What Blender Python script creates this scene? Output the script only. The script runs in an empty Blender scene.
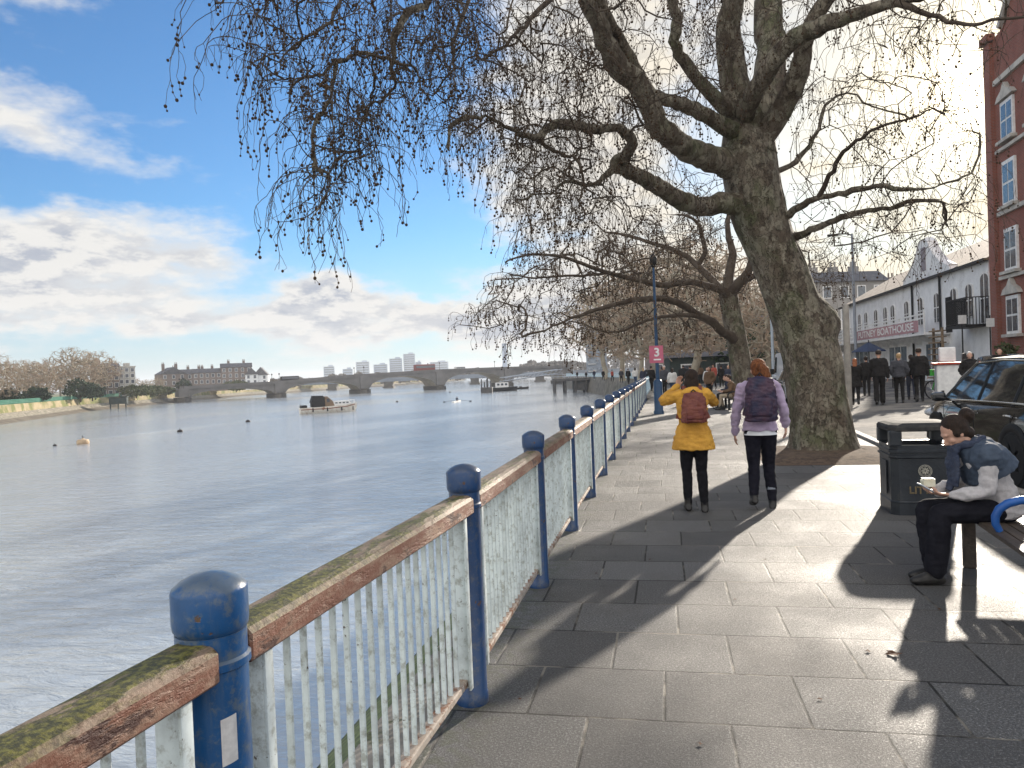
import bpy, bmesh, math, random
import numpy as np
from mathutils import Vector, Matrix, Euler, noise
R = math.radians
scene = bpy.context.scene
COL = scene.collection

# ------------------------------------------------------------------ camera
EYE = 1.66
cd = bpy.data.cameras.new('camera'); cam = bpy.data.objects.new('camera', cd); COL.objects.link(cam)
cd.sensor_width = 36; cd.lens = 745/1024*36; cd.clip_start = 0.05; cd.clip_end = 9000
YAW, PITCH, ROLL = R(11.6), R(-0.77), R(-2.29)
CM = Matrix.Rotation(YAW,3,'Z') @ Matrix.Rotation(math.pi/2+PITCH,3,'X') @ Matrix.Rotation(ROLL,3,'Z')
cam.matrix_world = Matrix.Translation((0,0,EYE)) @ CM.to_4x4()
scene.camera = cam

def PT(px, py, d):
    """point seen in direction (px,py) at distance d (metres along the view)"""
    v = CM @ Vector(((px-512)/745, -(py-384)/745, -1.0))
    return Vector((0,0,EYE)) + v*d
def GR(px, py, z=0.0):
    v = CM @ Vector(((px-512)/745, -(py-384)/745, -1.0))
    return Vector((0,0,EYE)) + v*((z-EYE)/v.z)

# ------------------------------------------------------------------ sun, sky, exposure
SUN_AZ, SUN_EL = R(20.4), R(16.5)         # azimuth from +Y towards +X
SD = Vector((math.sin(SUN_AZ)*math.cos(SUN_EL), math.cos(SUN_AZ)*math.cos(SUN_EL), math.sin(SUN_EL)))
ld = bpy.data.lights.new('sun','SUN'); ld.energy = 3.9; ld.angle = R(1.1); ld.color = (1.0,0.90,0.77)
lo = bpy.data.objects.new('sun', ld); COL.objects.link(lo)
lo.rotation_euler = SD.to_track_quat('Z','Y').to_euler()
scene.view_settings.view_transform = 'Standard'; scene.view_settings.look = 'None'
scene.view_settings.exposure = 1.1; scene.view_settings.gamma = 1.0
scene.view_settings.use_curve_mapping = False

def nd(nt, typ, **kw):
    n = nt.nodes.new(typ)
    for k, v in kw.items():
        if k.startswith('i_'):
            key = k[2:]; key = int(key) if key.isdigit() else key.replace('_',' ')
            n.inputs[key].default_value = v
        else: setattr(n, k, v)
    return n
class G:
    """tiny helper for shader maths"""
    def __init__(s, nt): s.nt = nt
    def _in(s, sock, v):
        if hasattr(v,'is_linked') or isinstance(v, bpy.types.NodeSocket): s.nt.links.new(v, sock)
        else: sock.default_value = v
    def m(s, op, a, b=0.0, c=0.0, clamp=False):
        n = s.nt.nodes.new('ShaderNodeMath'); n.operation = op; n.use_clamp = clamp
        s._in(n.inputs[0], a); s._in(n.inputs[1], b); s._in(n.inputs[2], c); return n.outputs[0]
    def vm(s, op, a, b=(0,0,0)):
        n = s.nt.nodes.new('ShaderNodeVectorMath'); n.operation = op
        s._in(n.inputs[0], a); s._in(n.inputs[1], b)
        return n.outputs['Value'] if op in ('DOT_PRODUCT','LENGTH') else n.outputs[0]
    def sm(s, v, lo, hi, o0=0.0, o1=1.0):
        n = s.nt.nodes.new('ShaderNodeMapRange'); n.interpolation_type = 'SMOOTHSTEP'
        s._in(n.inputs['Value'], v); n.inputs['From Min'].default_value = lo; n.inputs['From Max'].default_value = hi
        n.inputs['To Min'].default_value = o0; n.inputs['To Max'].default_value = o1; return n.outputs[0]
    def mix(s, f, a, b, t='MIX'):
        n = s.nt.nodes.new('ShaderNodeMix'); n.data_type = 'RGBA'; n.blend_type = t
        s._in(n.inputs[0], f); s._in(n.inputs[6], a); s._in(n.inputs[7], b); return n.outputs[2]
    def noise(s, vec, scale, detail=4, rough=0.5, out='Fac', dist=0.0):
        n = s.nt.nodes.new('ShaderNodeTexNoise'); n.inputs['Scale'].default_value = scale
        n.inputs['Detail'].default_value = detail; n.inputs['Roughness'].default_value = rough
        n.inputs['Distortion'].default_value = dist
        if vec is not None: s.nt.links.new(vec, n.inputs['Vector'])
        return n.outputs[out]
    def sep(s, v):
        n = s.nt.nodes.new('ShaderNodeSeparateXYZ'); s.nt.links.new(v, n.inputs[0]); return n.outputs
    def comb(s, x, y, z):
        n = s.nt.nodes.new('ShaderNodeCombineXYZ'); s._in(n.inputs[0],x); s._in(n.inputs[1],y); s._in(n.inputs[2],z); return n.outputs[0]

world = bpy.data.worlds.new('World'); scene.world = world; world.use_nodes = True
wt = world.node_tree; wt.nodes.clear(); g = G(wt)
sky = nd(wt,'ShaderNodeTexSky', sky_type='NISHITA', sun_disc=False, sun_elevation=SUN_EL, sun_rotation=SUN_AZ,
         air_density=1.0, dust_density=0.6, ozone_density=2.5, altitude=50)
tc = nd(wt,'ShaderNodeTexCoord'); D = tc.outputs['Generated']
sx, sy, sz = g.sep(D)
az = g.m('ARCTAN2', sx, sy)                                   # radians, 0 = along the river, + to the right
el = g.m('ARCSINE', sz, clamp=False)
azd = g.m('MULTIPLY', az, 57.2958); eld = g.m('MULTIPLY', el, 57.2958)
zc = g.m('ADD', g.m('MAXIMUM', sz, 0.0), 0.16)
cp = g.comb(g.m('DIVIDE', sx, zc), g.m('DIVIDE', sy, zc), 0.0) # flat cloud layer, in perspective
n1 = g.noise(cp, 1.15, 7, 0.56, dist=0.25)
cp2 = g.vm('ADD', cp, (0.10*math.sin(SUN_AZ), 0.10*math.cos(SUN_AZ), 0.0))
n2 = g.noise(cp2, 1.15, 7, 0.56, dist=0.25)                    # the same field nearer the sun: gives lit edges
warp = g.noise(g.comb(g.m('MULTIPLY',azd,0.11), g.m('MULTIPLY',eld,0.2), 0.0), 1.0, 5, 0.6, out='Color')
wx, wy, wz = g.sep(warp)
azw = g.m('ADD', azd, g.m('MULTIPLY', g.m('SUBTRACT', wx, 0.5), 14.0))
elw = g.m('ADD', eld, g.m('MULTIPLY', g.m('SUBTRACT', wy, 0.5), 7.0))
def blob(a0, e0, ra, re, amp, warpd=True, tilt=0.0):
    da = g.m('SUBTRACT', azw if warpd else azd, a0); de = g.m('SUBTRACT', elw if warpd else eld, e0)
    if tilt: de = g.m('SUBTRACT', de, g.m('MULTIPLY', da, tilt))
    da = g.m('DIVIDE', da, ra); de = g.m('DIVIDE', de, re)
    q = g.m('ADD', g.m('MULTIPLY', da, da), g.m('MULTIPLY', de, de))
    return g.m('MULTIPLY', g.m('EXPONENT', g.m('MULTIPLY', q, -1.0)), amp)
bias = None
BLOBS = [(-42,9.5,11,4.0,.50,0),(-44,17.5,12,2.0,.30,-.25),(-36,19.0,11,1.2,.22,-.1),(-26,6.6,3.6,1.3,.34,0),(-14,4.2,15,1.5,.34,0),
         (-36,5.2,22,1.5,.22,0),(-44,25,10,3,.36,.1),(-7,21,9,16,.42,0),(16,18,22,20,.17,0),(4,6,12,4,.25,0),
         (-34,30,13,4,.27,0),(-24,26,11,11,-.34,0),(-20,12,7,3.5,-.22,0),(5,15,4,4,-.14,0),(-40,13.6,7,1.1,-.12,0),(-60,12,12,9,.2,0),(60,20,30,20,.2,0)]
for a0,e0,ra,re,amp,tl in BLOBS:
    b = blob(a0,e0,ra,re,amp,True,tl); bias = b if bias is None else g.m('ADD', bias, b)
bias = g.m('ADD', bias, g.sm(eld, 7.0, 0.0, 0.0, 0.12))
fine = g.noise(g.comb(g.m('MULTIPLY',azd,0.35), g.m('MULTIPLY',eld,0.8), 0.0), 1.0, 6, 0.62)
dens = g.m('ADD', g.m('ADD', g.m('ADD', g.m('MULTIPLY',n1,0.75), g.m('MULTIPLY',fine,0.3)), -0.06), bias)
mask = g.sm(dens, 0.56, 0.84)
fineu = g.noise(g.comb(g.m('MULTIPLY',azd,0.35), g.m('MULTIPLY',g.m('ADD',eld,0.9),0.8), 0.0), 1.0, 6, 0.62)
upl = g.m('MULTIPLY', g.m('SUBTRACT', fine, fineu), 0.8)
dens2 = g.m('ADD', g.m('ADD', g.m('SUBTRACT', n1, n2), upl), g.m('MULTIPLY', g.m('SUBTRACT', fine, 0.5), 0.30))
# elevation offset field for the underside of the clouds
thick = g.sm(dens, 0.64, 1.0)
lit = g.sm(dens2, -0.12, 0.10)
sundot = g.vm('DOT_PRODUCT', D, tuple(SD))
ang = g.m('MULTIPLY', g.m('ARCCOSINE', g.m('MINIMUM', sundot, 1.0)), 57.2958)
near = g.sm(ang, 50.0, 6.0)
ccol = g.mix(g.m('MULTIPLY', thick, g.m('SUBTRACT', 1.0, g.m('MULTIPLY', lit, 0.9))), (5.0,4.9,4.7,1), (2.35,2.6,3.1,1))
ccol = g.mix(g.m('MULTIPLY', near, 0.35), ccol, (5.3,4.7,3.7,1))
back = g.sm(g.m('ABSOLUTE', azd), 65.0, 115.0)            # unseen sky behind us: front-lit cloud, brightened to add fill light
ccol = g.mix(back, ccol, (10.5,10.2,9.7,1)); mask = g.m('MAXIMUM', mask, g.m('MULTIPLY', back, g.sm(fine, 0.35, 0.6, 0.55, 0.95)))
skc = g.mix(1.0, sky.outputs[0], (0.44,0.74,0.98,1), 'MULTIPLY')
low = g.sm(eld, 12.0, 0.0, 0.0, 0.6)
skc = g.mix(low, skc, (3.9,4.3,4.7,1))
skc = g.mix(1.0, skc, g.mix(near, (1,1,1,1), (0.62,0.66,0.74,1)), 'MULTIPLY')
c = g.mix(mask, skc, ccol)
# the veil of thin cloud lit up around the sun
def add_glow(c, w, amp, col):
    e = g.m('EXPONENT', g.m('MULTIPLY', g.m('DIVIDE', ang, w), -1.0))
    n = g.mix(g.m('MULTIPLY', e, amp), (0,0,0,1), col); return g.mix(1.0, c, n, 'ADD')
c = add_glow(c, 4.6, 1.0, (12.0,9.2,4.4,1))
c = g.mix(g.sm(ang, 30.0, 4.0, 0.0, 0.75), c, (6.4,5.3,3.5,1))
c = add_glow(c, 1.5, 1.0, (50,42,28,1))
# below the horizon
c = g.mix(g.sm(eld, 0.0, -3.0), c, (2.2,2.3,2.4,1))
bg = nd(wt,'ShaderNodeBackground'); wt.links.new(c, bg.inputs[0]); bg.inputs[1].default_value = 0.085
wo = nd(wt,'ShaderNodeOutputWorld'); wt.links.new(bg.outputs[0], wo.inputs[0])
world.cycles.sampling_method = 'MANUAL'; world.cycles.sample_map_resolution = 1024

scene.render.engine = 'CYCLES'
cy = scene.cycles
cy.max_bounces = 6; cy.diffuse_bounces = 3; cy.glossy_bounces = 4; cy.transmission_bounces = 6; cy.volume_bounces = 0
cy.transparent_max_bounces = 8; cy.sample_clamp_indirect = 6.0
cy.use_denoising = True
try: cy.denoiser = 'OPENIMAGEDENOISE'
except Exception: pass
try: cy.denoising_input_passes = 'RGB_ALBEDO_NORMAL'
except Exception: pass

# ------------------------------------------------------------------ materials
def mat(name, c1, c2=None, scale=8.0, rough=0.7, bump=0.0, bscale=40.0, metal=0.0, spec=0.3, c3=None, s3=2.0, t3=(0.55,0.65),
        detail=5, coat=0.0, emit=None, stretch=None, t1=(0.35,0.65), trans=0.0, sheen=0.0):
    m = bpy.data.materials.new(name); m.use_nodes = True
    nt = m.node_tree; q = G(nt); bs = nt.nodes['Principled BSDF']
    t = nt.nodes.new('ShaderNodeTexCoord').outputs['Object']
    if stretch:
        mp = nt.nodes.new('ShaderNodeMapping'); mp.inputs['Scale'].default_value = stretch
        nt.links.new(t, mp.inputs[0]); t = mp.outputs[0]
    if c2 is None: c2 = tuple(x*0.85 for x in c1)
    f = q.sm(q.noise(t, scale, detail, 0.6), t1[0], t1[1])
    col = q.mix(f, (*c1,1), (*c2,1))
    if c3 is not None:
        f3 = q.sm(q.noise(t, s3, 6, 0.65), t3[0], t3[1]); col = q.mix(f3, col, (*c3,1))
    nt.links.new(col, bs.inputs['Base Color'])
    bs.inputs['Roughness'].default_value = rough; bs.inputs['Metallic'].default_value = metal
    bs.inputs['Specular IOR Level'].default_value = spec; bs.inputs['Coat Weight'].default_value = coat
    bs.inputs['Coat Roughness'].default_value = 0.06; bs.inputs['Transmission Weight'].default_value = trans
    bs.inputs['Sheen Weight'].default_value = sheen
    if emit: bs.inputs['Emission Color'].default_value = (*emit[0],1); bs.inputs['Emission Strength'].default_value = emit[1]
    if bump:
        b = nt.nodes.new('ShaderNodeBump'); b.inputs['Strength'].default_value = bump; b.inputs['Distance'].default_value = 0.02
        nt.links.new(q.noise(t, bscale, 5, 0.6), b.inputs['Height']); nt.links.new(b.outputs[0], bs.inputs['Normal'])
    return m

# ------------------------------------------------------------------ mesh building
class MB:
    def __init__(s): s.v=[]; s.f=[]; s.mi=[]; s.sm=[]
    def add(s, vs, fs, mi=0, smooth=False):
        o=len(s.v); s.v.extend([tuple(x) for x in vs])
        for f in fs: s.f.append(tuple(i+o for i in f)); s.mi.append(mi); s.sm.append(smooth)
    def box(s, c, d, mi=0, rz=0.0, M=None, bev=0.0):
        x,y,z=[k/2 for k in d]
        if bev>0:
            b=min(bev,x*.99,y*.99,z*.99)
            bm=bmesh.new(); bmesh.ops.create_cube(bm,size=1.0)
            for v in bm.verts: v.co=Vector((v.co.x*2*x,v.co.y*2*y,v.co.z*2*z))
            bmesh.ops.bevel(bm,geom=bm.edges[:],offset=b,segments=2,affect='EDGES',profile=0.5)
            vs=[v.co.copy() for v in bm.verts]; bm.verts.index_update(); fs=[[v.index for v in f.verts] for f in bm.faces]; bm.free()
        else:
            vs=[Vector((i*x,j*y,k*z)) for i in(-1,1) for j in(-1,1) for k in(-1,1)]
            fs=[(0,1,3,2),(4,6,7,5),(0,4,5,1),(2,3,7,6),(0,2,6,4),(1,5,7,3)]
        if rz: T=Matrix.Rotation(rz,3,'Z'); vs=[T@v for v in vs]
        vs=[v+Vector(c) for v in vs]
        if M is not None: vs=[M@v for v in vs]
        s.add(vs,fs,mi)
    def tube(s, pts, rad, n=8, mi=0, caps=True, side=None, smooth=True, jit=None, M=None):
        """rad: number or (a,b) per point; side: fixed reference axis"""
        pts=[Vector(p) for p in pts]; k=len(pts)
        if not isinstance(rad,(list,tuple)) or (isinstance(rad,tuple) and len(rad)==2 and k!=2): rad=[rad]*k
        prev=None; vs=[]
        for i,p in enumerate(pts):
            t=(pts[min(i+1,k-1)]-pts[max(i-1,0)])
            if t.length<1e-9: t=Vector((0,0,1))
            t.normalize()
            if side is not None: u=Vector(side)-t*Vector(side).dot(t)
            elif prev is None:
                a=Vector((0,0,1)) if abs(t.z)<0.9 else Vector((1,0,0)); u=a-t*a.dot(t)
            else: u=prev-t*prev.dot(t)
            if u.length<1e-6: u=t.orthogonal()
            u.normalize(); prev=u; w=t.cross(u)
            r=rad[i]; ra,rb=(r if isinstance(r,(tuple,list)) else (r,r))
            for j in range(n):
                an=2*math.pi*j/n; q=p+u*(math.cos(an)*ra)+w*(math.sin(an)*rb)
                if jit: q=p+(q-p)*(1+jit*noise.noise(q*4.0))
                vs.append(q)
        if M is not None: vs=[M@v for v in vs]
        fs=[(i*n+j,i*n+(j+1)%n,(i+1)*n+(j+1)%n,(i+1)*n+j) for i in range(k-1) for j in range(n)]
        if caps: fs+= [tuple(range(n-1,-1,-1)), tuple((k-1)*n+j for j in range(n))]
        s.add(vs,fs,mi,smooth)
    def lathe(s, prof, n=24, c=(0,0,0), mi=0, smooth=True, M=None):
        vs=[]; k=len(prof)
        for r,z in prof:
            for j in range(n):
                a=2*math.pi*j/n; vs.append(Vector((c[0]+r*math.cos(a),c[1]+r*math.sin(a),c[2]+z)))
        if M is not None: vs=[M@v for v in vs]
        fs=[(i*n+j,i*n+(j+1)%n,(i+1)*n+(j+1)%n,(i+1)*n+j) for i in range(k-1) for j in range(n)]
        fs+=[tuple(range(n-1,-1,-1)),tuple((k-1)*n+j for j in range(n))]
        s.add(vs,fs,mi,smooth)
    def ball(s, c, r, mi=0, nu=10, nv=7, M=None):
        r=r if isinstance(r,(tuple,list)) else (r,r,r); vs=[]
        for i in range(1,nv):
            th=math.pi*i/nv
            for j in range(nu):
                a=2*math.pi*j/nu; vs.append(Vector((math.sin(th)*math.cos(a)*r[0],math.sin(th)*math.sin(a)*r[1],math.cos(th)*r[2])))
        vs.append(Vector((0,0,r[2]))); vs.append(Vector((0,0,-r[2])))
        fs=[(i*nu+j,(i+1)*nu+j,(i+1)*nu+(j+1)%nu,i*nu+(j+1)%nu) for i in range(nv-2) for j in range(nu)]
        T=len(vs)-2; fs+=[(T,j,(j+1)%nu) for j in range(nu)]+[(T+1,(nv-2)*nu+(j+1)%nu,(nv-2)*nu+j) for j in range(nu)]
        if M is not None: vs=[M@v for v in vs]
        s.add([v+Vector(c) for v in vs],fs,mi,True)
    def prism(s, poly, axis, a, b, mi=0, M=None):
        """poly: 2-D outline in the two other axes (cyclic order), extruded along axis from a to b"""
        n=len(poly)
        def P(p,t):
            if axis=='x': return Vector((t,p[0],p[1]))
            if axis=='y': return Vector((p[0],t,p[1]))
            return Vector((p[0],p[1],t))
        vs=[P(p,a) for p in poly]+[P(p,b) for p in poly]
        if M is not None: vs=[M@v for v in vs]
        fs=[tuple(range(n-1,-1,-1)),tuple(range(n,2*n))]+[(j,(j+1)%n,n+(j+1)%n,n+j) for j in range(n)]
        s.add(vs,fs,mi)
    def quad(s,a,b,c,d,mi=0): s.add([a,b,c,d],[(0,1,2,3)],mi)
    def mesh(s,name,mats,fix=True):
        me=bpy.data.meshes.new(name); me.from_pydata(s.v,[],s.f)
        for m in (mats if isinstance(mats,(list,tuple)) else [mats]): me.materials.append(m)
        me.polygons.foreach_set('material_index',s.mi); me.polygons.foreach_set('use_smooth',s.sm)
        if fix and len(s.f)<60000:
            bm=bmesh.new(); bm.from_mesh(me); bmesh.ops.recalc_face_normals(bm,faces=bm.faces[:]); bm.to_mesh(me); bm.free()
        me.update()
        if any(s.sm): me.set_sharp_from_angle(angle=R(40))
        return me
    def build(s,name,mats,parent=None,loc=None,rz=0.0,fix=True,**tags):
        o=bpy.data.objects.new(name,s.mesh(name,mats,fix)); COL.objects.link(o)
        if parent is not None: o.parent=parent
        if loc is not None: o.location=loc
        if rz: o.rotation_euler=(0,0,rz)
        for k,v in tags.items(): o[k]=v
        return o
def thing(name,label,cat,loc=(0,0,0),rz=0.0,group=None):
    o=bpy.data.objects.new(name,None); COL.objects.link(o); o.location=loc; o.rotation_euler=(0,0,rz)
    o.empty_display_size=0.2; o['label']=label; o['category']=cat
    if group: o['group']=group
    return o
def dup(root,loc=None,rz=None,label=None,group=None,sc=None):
    def cp(o,par):
        c=o.copy(); COL.objects.link(c)
        if par is not None: c.parent=par
        for ch in kids.get(o.name,[]): cp(ch,c)
        return c
    kids={}
    def walk(o):
        kids[o.name]=list(o.children)
        for ch in o.children: walk(ch)
    walk(root); r=cp(root,None)
    if loc is not None: r.location=loc
    if rz is not None: r.rotation_euler=(0,0,rz)
    if sc: r.scale=(sc,)*3 if not isinstance(sc,tuple) else sc
    if label: r['label']=label
    if group: r['group']=group
    return r
def text_mesh(txt,size,name,mt,parent,M,extrude=0.002,align='CENTER',bold=0.0):
    cu=bpy.data.curves.new('t','FONT'); cu.body=txt; cu.size=size; cu.extrude=extrude; cu.align_x=align; cu.align_y='CENTER'; cu.offset=bold
    o=bpy.data.objects.new('t',cu); COL.objects.link(o)
    dg=bpy.context.evaluated_depsgraph_get(); me=bpy.data.meshes.new_from_object(o.evaluated_get(dg))
    COL.objects.unlink(o); bpy.data.objects.remove(o)
    me.materials.clear(); me.materials.append(mt)
    n=bpy.data.objects.new(name,me); COL.objects.link(n); n.parent=parent; n.matrix_local=M; return n
TMPS=bpy.data.scenes.new('tmp_scene')
def remesh(mb,voxel,smooth=2,disp=0.0,dscale=0.1):
    me=mb.mesh('tmp',[bpy.data.materials[0]] if bpy.data.materials else [])
    o=bpy.data.objects.new('tmp',me); TMPS.collection.objects.link(o)
    m=o.modifiers.new('r','REMESH'); m.mode='VOXEL'; m.voxel_size=voxel; m.use_smooth_shade=True
    if smooth: m=o.modifiers.new('s','SMOOTH'); m.factor=0.5; m.iterations=smooth
    dg=TMPS.view_layers[0].depsgraph; TMPS.view_layers[0].update()
    dg=TMPS.view_layers[0].depsgraph; out=bpy.data.meshes.new_from_object(o.evaluated_get(dg))
    TMPS.collection.objects.unlink(o); bpy.data.objects.remove(o); bpy.data.meshes.remove(me)
    if disp:
        k=len(out.vertices); co=np.zeros(k*3,np.float32); out.vertices.foreach_get('co',co); co=co.reshape(-1,3); nn=np.array([v.vector[:] for v in out.vertex_normals])
        dd=np.array([noise.noise(Vector(c)*(1/dscale))+0.5*noise.noise(Vector(c)*(2.3/dscale))+0.9*(0.35-abs(noise.noise(Vector((c[0]*.5+c[2]*.25,c[1]*.5,c[2]*1.3))*(1.3/dscale)))*2) for c in co]); co=co+nn*(disp*dd)[:,None]
        out.vertices.foreach_set('co',co.astype(np.float32).ravel())
    out.materials.clear()
    for p in out.polygons: p.use_smooth=True; p.material_index=0
    return out
def mobj(name,me,mt,parent,**tags):
    me.name=name
    for m in (mt if isinstance(mt,(list,tuple)) else [mt]): me.materials.append(m)
    o=bpy.data.objects.new(name,me); COL.objects.link(o); o.parent=parent
    for k,v in tags.items(): o[k]=v
    return o
# ================================================================== SETTING
WATER_Z=-3.9
# --- paving material: flags 0.61 x 0.6 m in running bond
def paving_material():
    m=bpy.data.materials.new('paving'); m.use_nodes=True; nt=m.node_tree; q=G(nt); bs=nt.nodes['Principled BSDF']
    P=nt.nodes.new('ShaderNodeTexCoord').outputs['Object']; x,y,z=q.sep(P)
    # rows run across the path, wobble a little
    wob=q.m('MULTIPLY',q.m('SUBTRACT',q.noise(P,0.7,2,0.5),0.5),0.02)
    yr=q.m('DIVIDE',q.m('ADD',y,wob),0.59); row=q.m('FLOOR',yr); fy=q.m('FRACT',yr)
    off=q.m('FRACT',q.m('MULTIPLY',row,0.5)); rj=q.m('MULTIPLY',q.m('SINE',q.m('MULTIPLY',row,12.9898)),0.16)
    xr=q.m('ADD',q.m('ADD',q.m('DIVIDE',q.m('ADD',x,wob),0.66),off),rj); colm=q.m('FLOOR',xr); fx=q.m('FRACT',xr)
    ex=q.m('MULTIPLY',q.m('MINIMUM',fx,q.m('SUBTRACT',1.0,fx)),0.66); ey=q.m('MULTIPLY',q.m('MINIMUM',fy,q.m('SUBTRACT',1.0,fy)),0.59)
    e=q.m('MINIMUM',ex,ey)
    e2=q.m('ADD',e,q.m('MULTIPLY',q.m('SUBTRACT',q.noise(P,30,3,0.6),0.5),0.006))
    joint=q.sm(e2,0.0085,0.0060)
    wn=nt.nodes.new('ShaderNodeTexWhiteNoise'); wn.noise_dimensions='2D'; nt.links.new(q.comb(colm,row,0.0),wn.inputs['Vector'])
    tone=wn.outputs['Value']; tcol=wn.outputs['Color']
    base=q.mix(tone,(0.130,0.128,0.125,1),(0.30,0.293,0.28,1))
    base=q.mix(q.m('MULTIPLY',q.sep(tcol)[1],0.35),base,(0.30,0.272,0.245,1))
    grit=q.noise(P,85,5,0.85); grit=q.sm(grit,0.42,0.58)
    base=q.mix(q.m('MULTIPLY',q.m('SUBTRACT',1.0,grit),0.8),base,(0.075,0.07,0.065,1))
    base=q.mix(q.m('MULTIPLY',q.sm(q.noise(P,260,2,0.7),0.62,0.72),0.5),base,(0.5,0.46,0.42,1))
    stain=q.sm(q.noise(P,1.3,6,0.65),0.45,0.72); base=q.mix(q.m('MULTIPLY',stain,0.45),base,(0.15,0.135,0.12,1))
    gum=nt.nodes.new('ShaderNodeTexVoronoi'); gum.inputs['Scale'].default_value=2.6; nt.links.new(P,gum.inputs['Vector'])
    gs=q.sm(gum.outputs['Distance'],0.075,0.05); base=q.mix(q.m('MULTIPLY',gs,0.55),base,(0.09,0.085,0.08,1))
    # green moss at the railing edge
    edge=q.m('MULTIPLY',q.sm(q.m('ADD',x,q.m('MULTIPLY',q.noise(P,3,4,0.6),0.35)),-0.55,-0.95),0.6)
    base=q.mix(q.m('MULTIPLY',edge,q.sm(q.noise(P,14,4,0.6),0.4,0.6)),base,(0.10,0.11,0.05,1))
    jc=q.mix(q.sm(q.noise(P,2.0,3,0.6),0.50,0.66),(0.03,0.027,0.022,1),(0.36,0.32,0.26,1))
    base=q.mix(joint,base,jc)
    nt.links.new(base,bs.inputs['Base Color'])
    rg=q.m('SUBTRACT',q.m('ADD',0.66,q.m('MULTIPLY',grit,-0.06)),q.m('MULTIPLY',q.sm(q.noise(P,0.9,4,0.6),0.4,0.7),0.20))
    nt.links.new(rg,bs.inputs['Roughness']); bs.inputs['Specular IOR Level'].default_value=0.33
    h=q.m('ADD',q.m('MULTIPLY',grit,0.8),q.m('MULTIPLY',q.sm(e2,0.0,0.014),1.0)); h=q.m('ADD',h,q.m('MULTIPLY',tone,0.8))
    h=q.m('ADD',h,q.m('MULTIPLY',q.noise(P,9,3,0.5),0.25))
    b=nt.nodes.new('ShaderNodeBump'); b.inputs['Strength'].default_value=1.0; b.inputs['Distance'].default_value=0.009
    nt.links.new(h,b.inputs['Height']); nt.links.new(b.outputs[0],bs.inputs['Normal'])
    return m
M_PAVE=paving_material()
M_ASPH=mat('asphalt',(0.10,0.098,0.095),(0.062,0.061,0.06),2.5,0.9,0.8,120,spec=.2,c3=(0.13,0.12,0.11),s3=0.6,t3=(.5,.62))
M_KERB=mat('kerb_stone',(0.36,0.33,0.29),(0.24,0.22,0.2),6,0.7,0.4,60)
M_SOIL=mat('soil',(0.14,0.095,0.062),(0.075,0.05,0.034),9,0.95,1.0,45,c3=(0.2,0.15,0.1),s3=22,t3=(.55,.7))
M_COPE=mat('coping_stone',(0.30,0.27,0.23),(0.17,0.16,0.14),7,0.8,0.6,50,c3=(0.09,0.1,0.05),s3=4)
M_GRASS=mat('bank_ground',(0.10,0.12,0.045),(0.15,0.14,0.07),0.2,0.95,0,c3=(0.2,0.17,0.1),s3=.05)

# right-bank edge of the river, far to near (x,y); near part is the straight promenade
EDGE=[(-1.2,-14),(-1.2,40),(-1.2,75),(-3,110),(-9,150),(-20,200),(-34,260),(-44,330),(-60,520),(-90,900),(-400,1500)]
# promenade / land sheet
mb=MB(); FAR=4200
for (x0,y0),(x1,y1) in zip(EDGE[:-1],EDGE[1:]):
    mb.quad((x0,y0,-0.012),(FAR,y0,-0.012),(FAR,y1,-0.012),(x1,y1,-0.012))
mb.quad((-400,1500,-.012),(FAR,1500,-.012),(FAR,4200,-.012),(-2000,4200,-.012))
mb.build('ground',M_ASPH,kind='structure')
# paved riverside path
mb=MB()
PATH_R=[(3.95,-14),(3.95,12.0),(3.95,15.5),(4.2,20.4),(4.5,26),(4.9,40),(6,75),(4,110),(-2,150)]
PATH_L=[(-1.2,-14),(-1.2,12.0),(-1.2,15.5),(-1.2,20.4),(-1.2,26),(-1.2,40),(-1.2,75),(-3,110),(-9,150)]
for i in range(len(PATH_L)-1):
    a,b=PATH_L[i],PATH_L[i+1]; c_,d_=PATH_R[i],PATH_R[i+1]
    mb.quad((*a,0),(*c_,0),(*d_,0),(*b,0))
mb.build('riverside_path',M_PAVE,kind='structure')
# kerb between path and road
mb=MB()
kp=[(4.05,-14),(4.05,12.0),(4.05,15.5),(4.3,20.4),(4.6,26),(5.0,40),(6.1,75)]
for (x0,y0),(x1,y1) in zip(kp[:-1],kp[1:]):
    d=Vector((x1-x0,y1-y0,0)); L=d.length; n=max(1,int(L/0.92))
    for i in range(n):
        a=Vector((x0,y0,0))+d*(i/n); b=Vector((x0,y0,0))+d*((i+1)/n); c_=(a+b)/2
        mb.box((c_.x,c_.y,0.005),(0.15,L/n-0.012,0.10),rz=math.atan2(d.y,d.x)-math.pi/2,bev=0.012)
mb.build('kerb',M_KERB,kind='structure')
# road: slightly raised camber towards the buildings
mb=MB()
rows=[(4.13,-14,-0.008),(4.13,15.5,-0.008),(4.38,20.4,-0.008),(4.68,26,0),(5.08,40,-0.008),(6.2,75,-0.008),(4.5,110,-0.008)]
for (x0,y0,_),(x1,y1,_) in zip(rows[:-1],rows[1:]):
    def xs(x): return [x,x+2.5,x+7,x+60]
    A=xs(x0);B=xs(x1); Z=[-0.006,0.10,0.13,0.13]
    for k in range(3): mb.quad((A[k],y0,Z[k]),(A[k+1],y0,Z[k+1]),(B[k+1],y1,Z[k+1]),(B[k],y1,Z[k]))
M_ROAD=mat('road_asphalt',(0.13,0.125,0.12),(0.08,0.078,0.075),1.2,0.85,0.7,70,spec=.2,c3=(0.22,0.2,0.175),s3=.5,t3=(.45,.6))
mb.build('road',M_ROAD,kind='structure')
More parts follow.
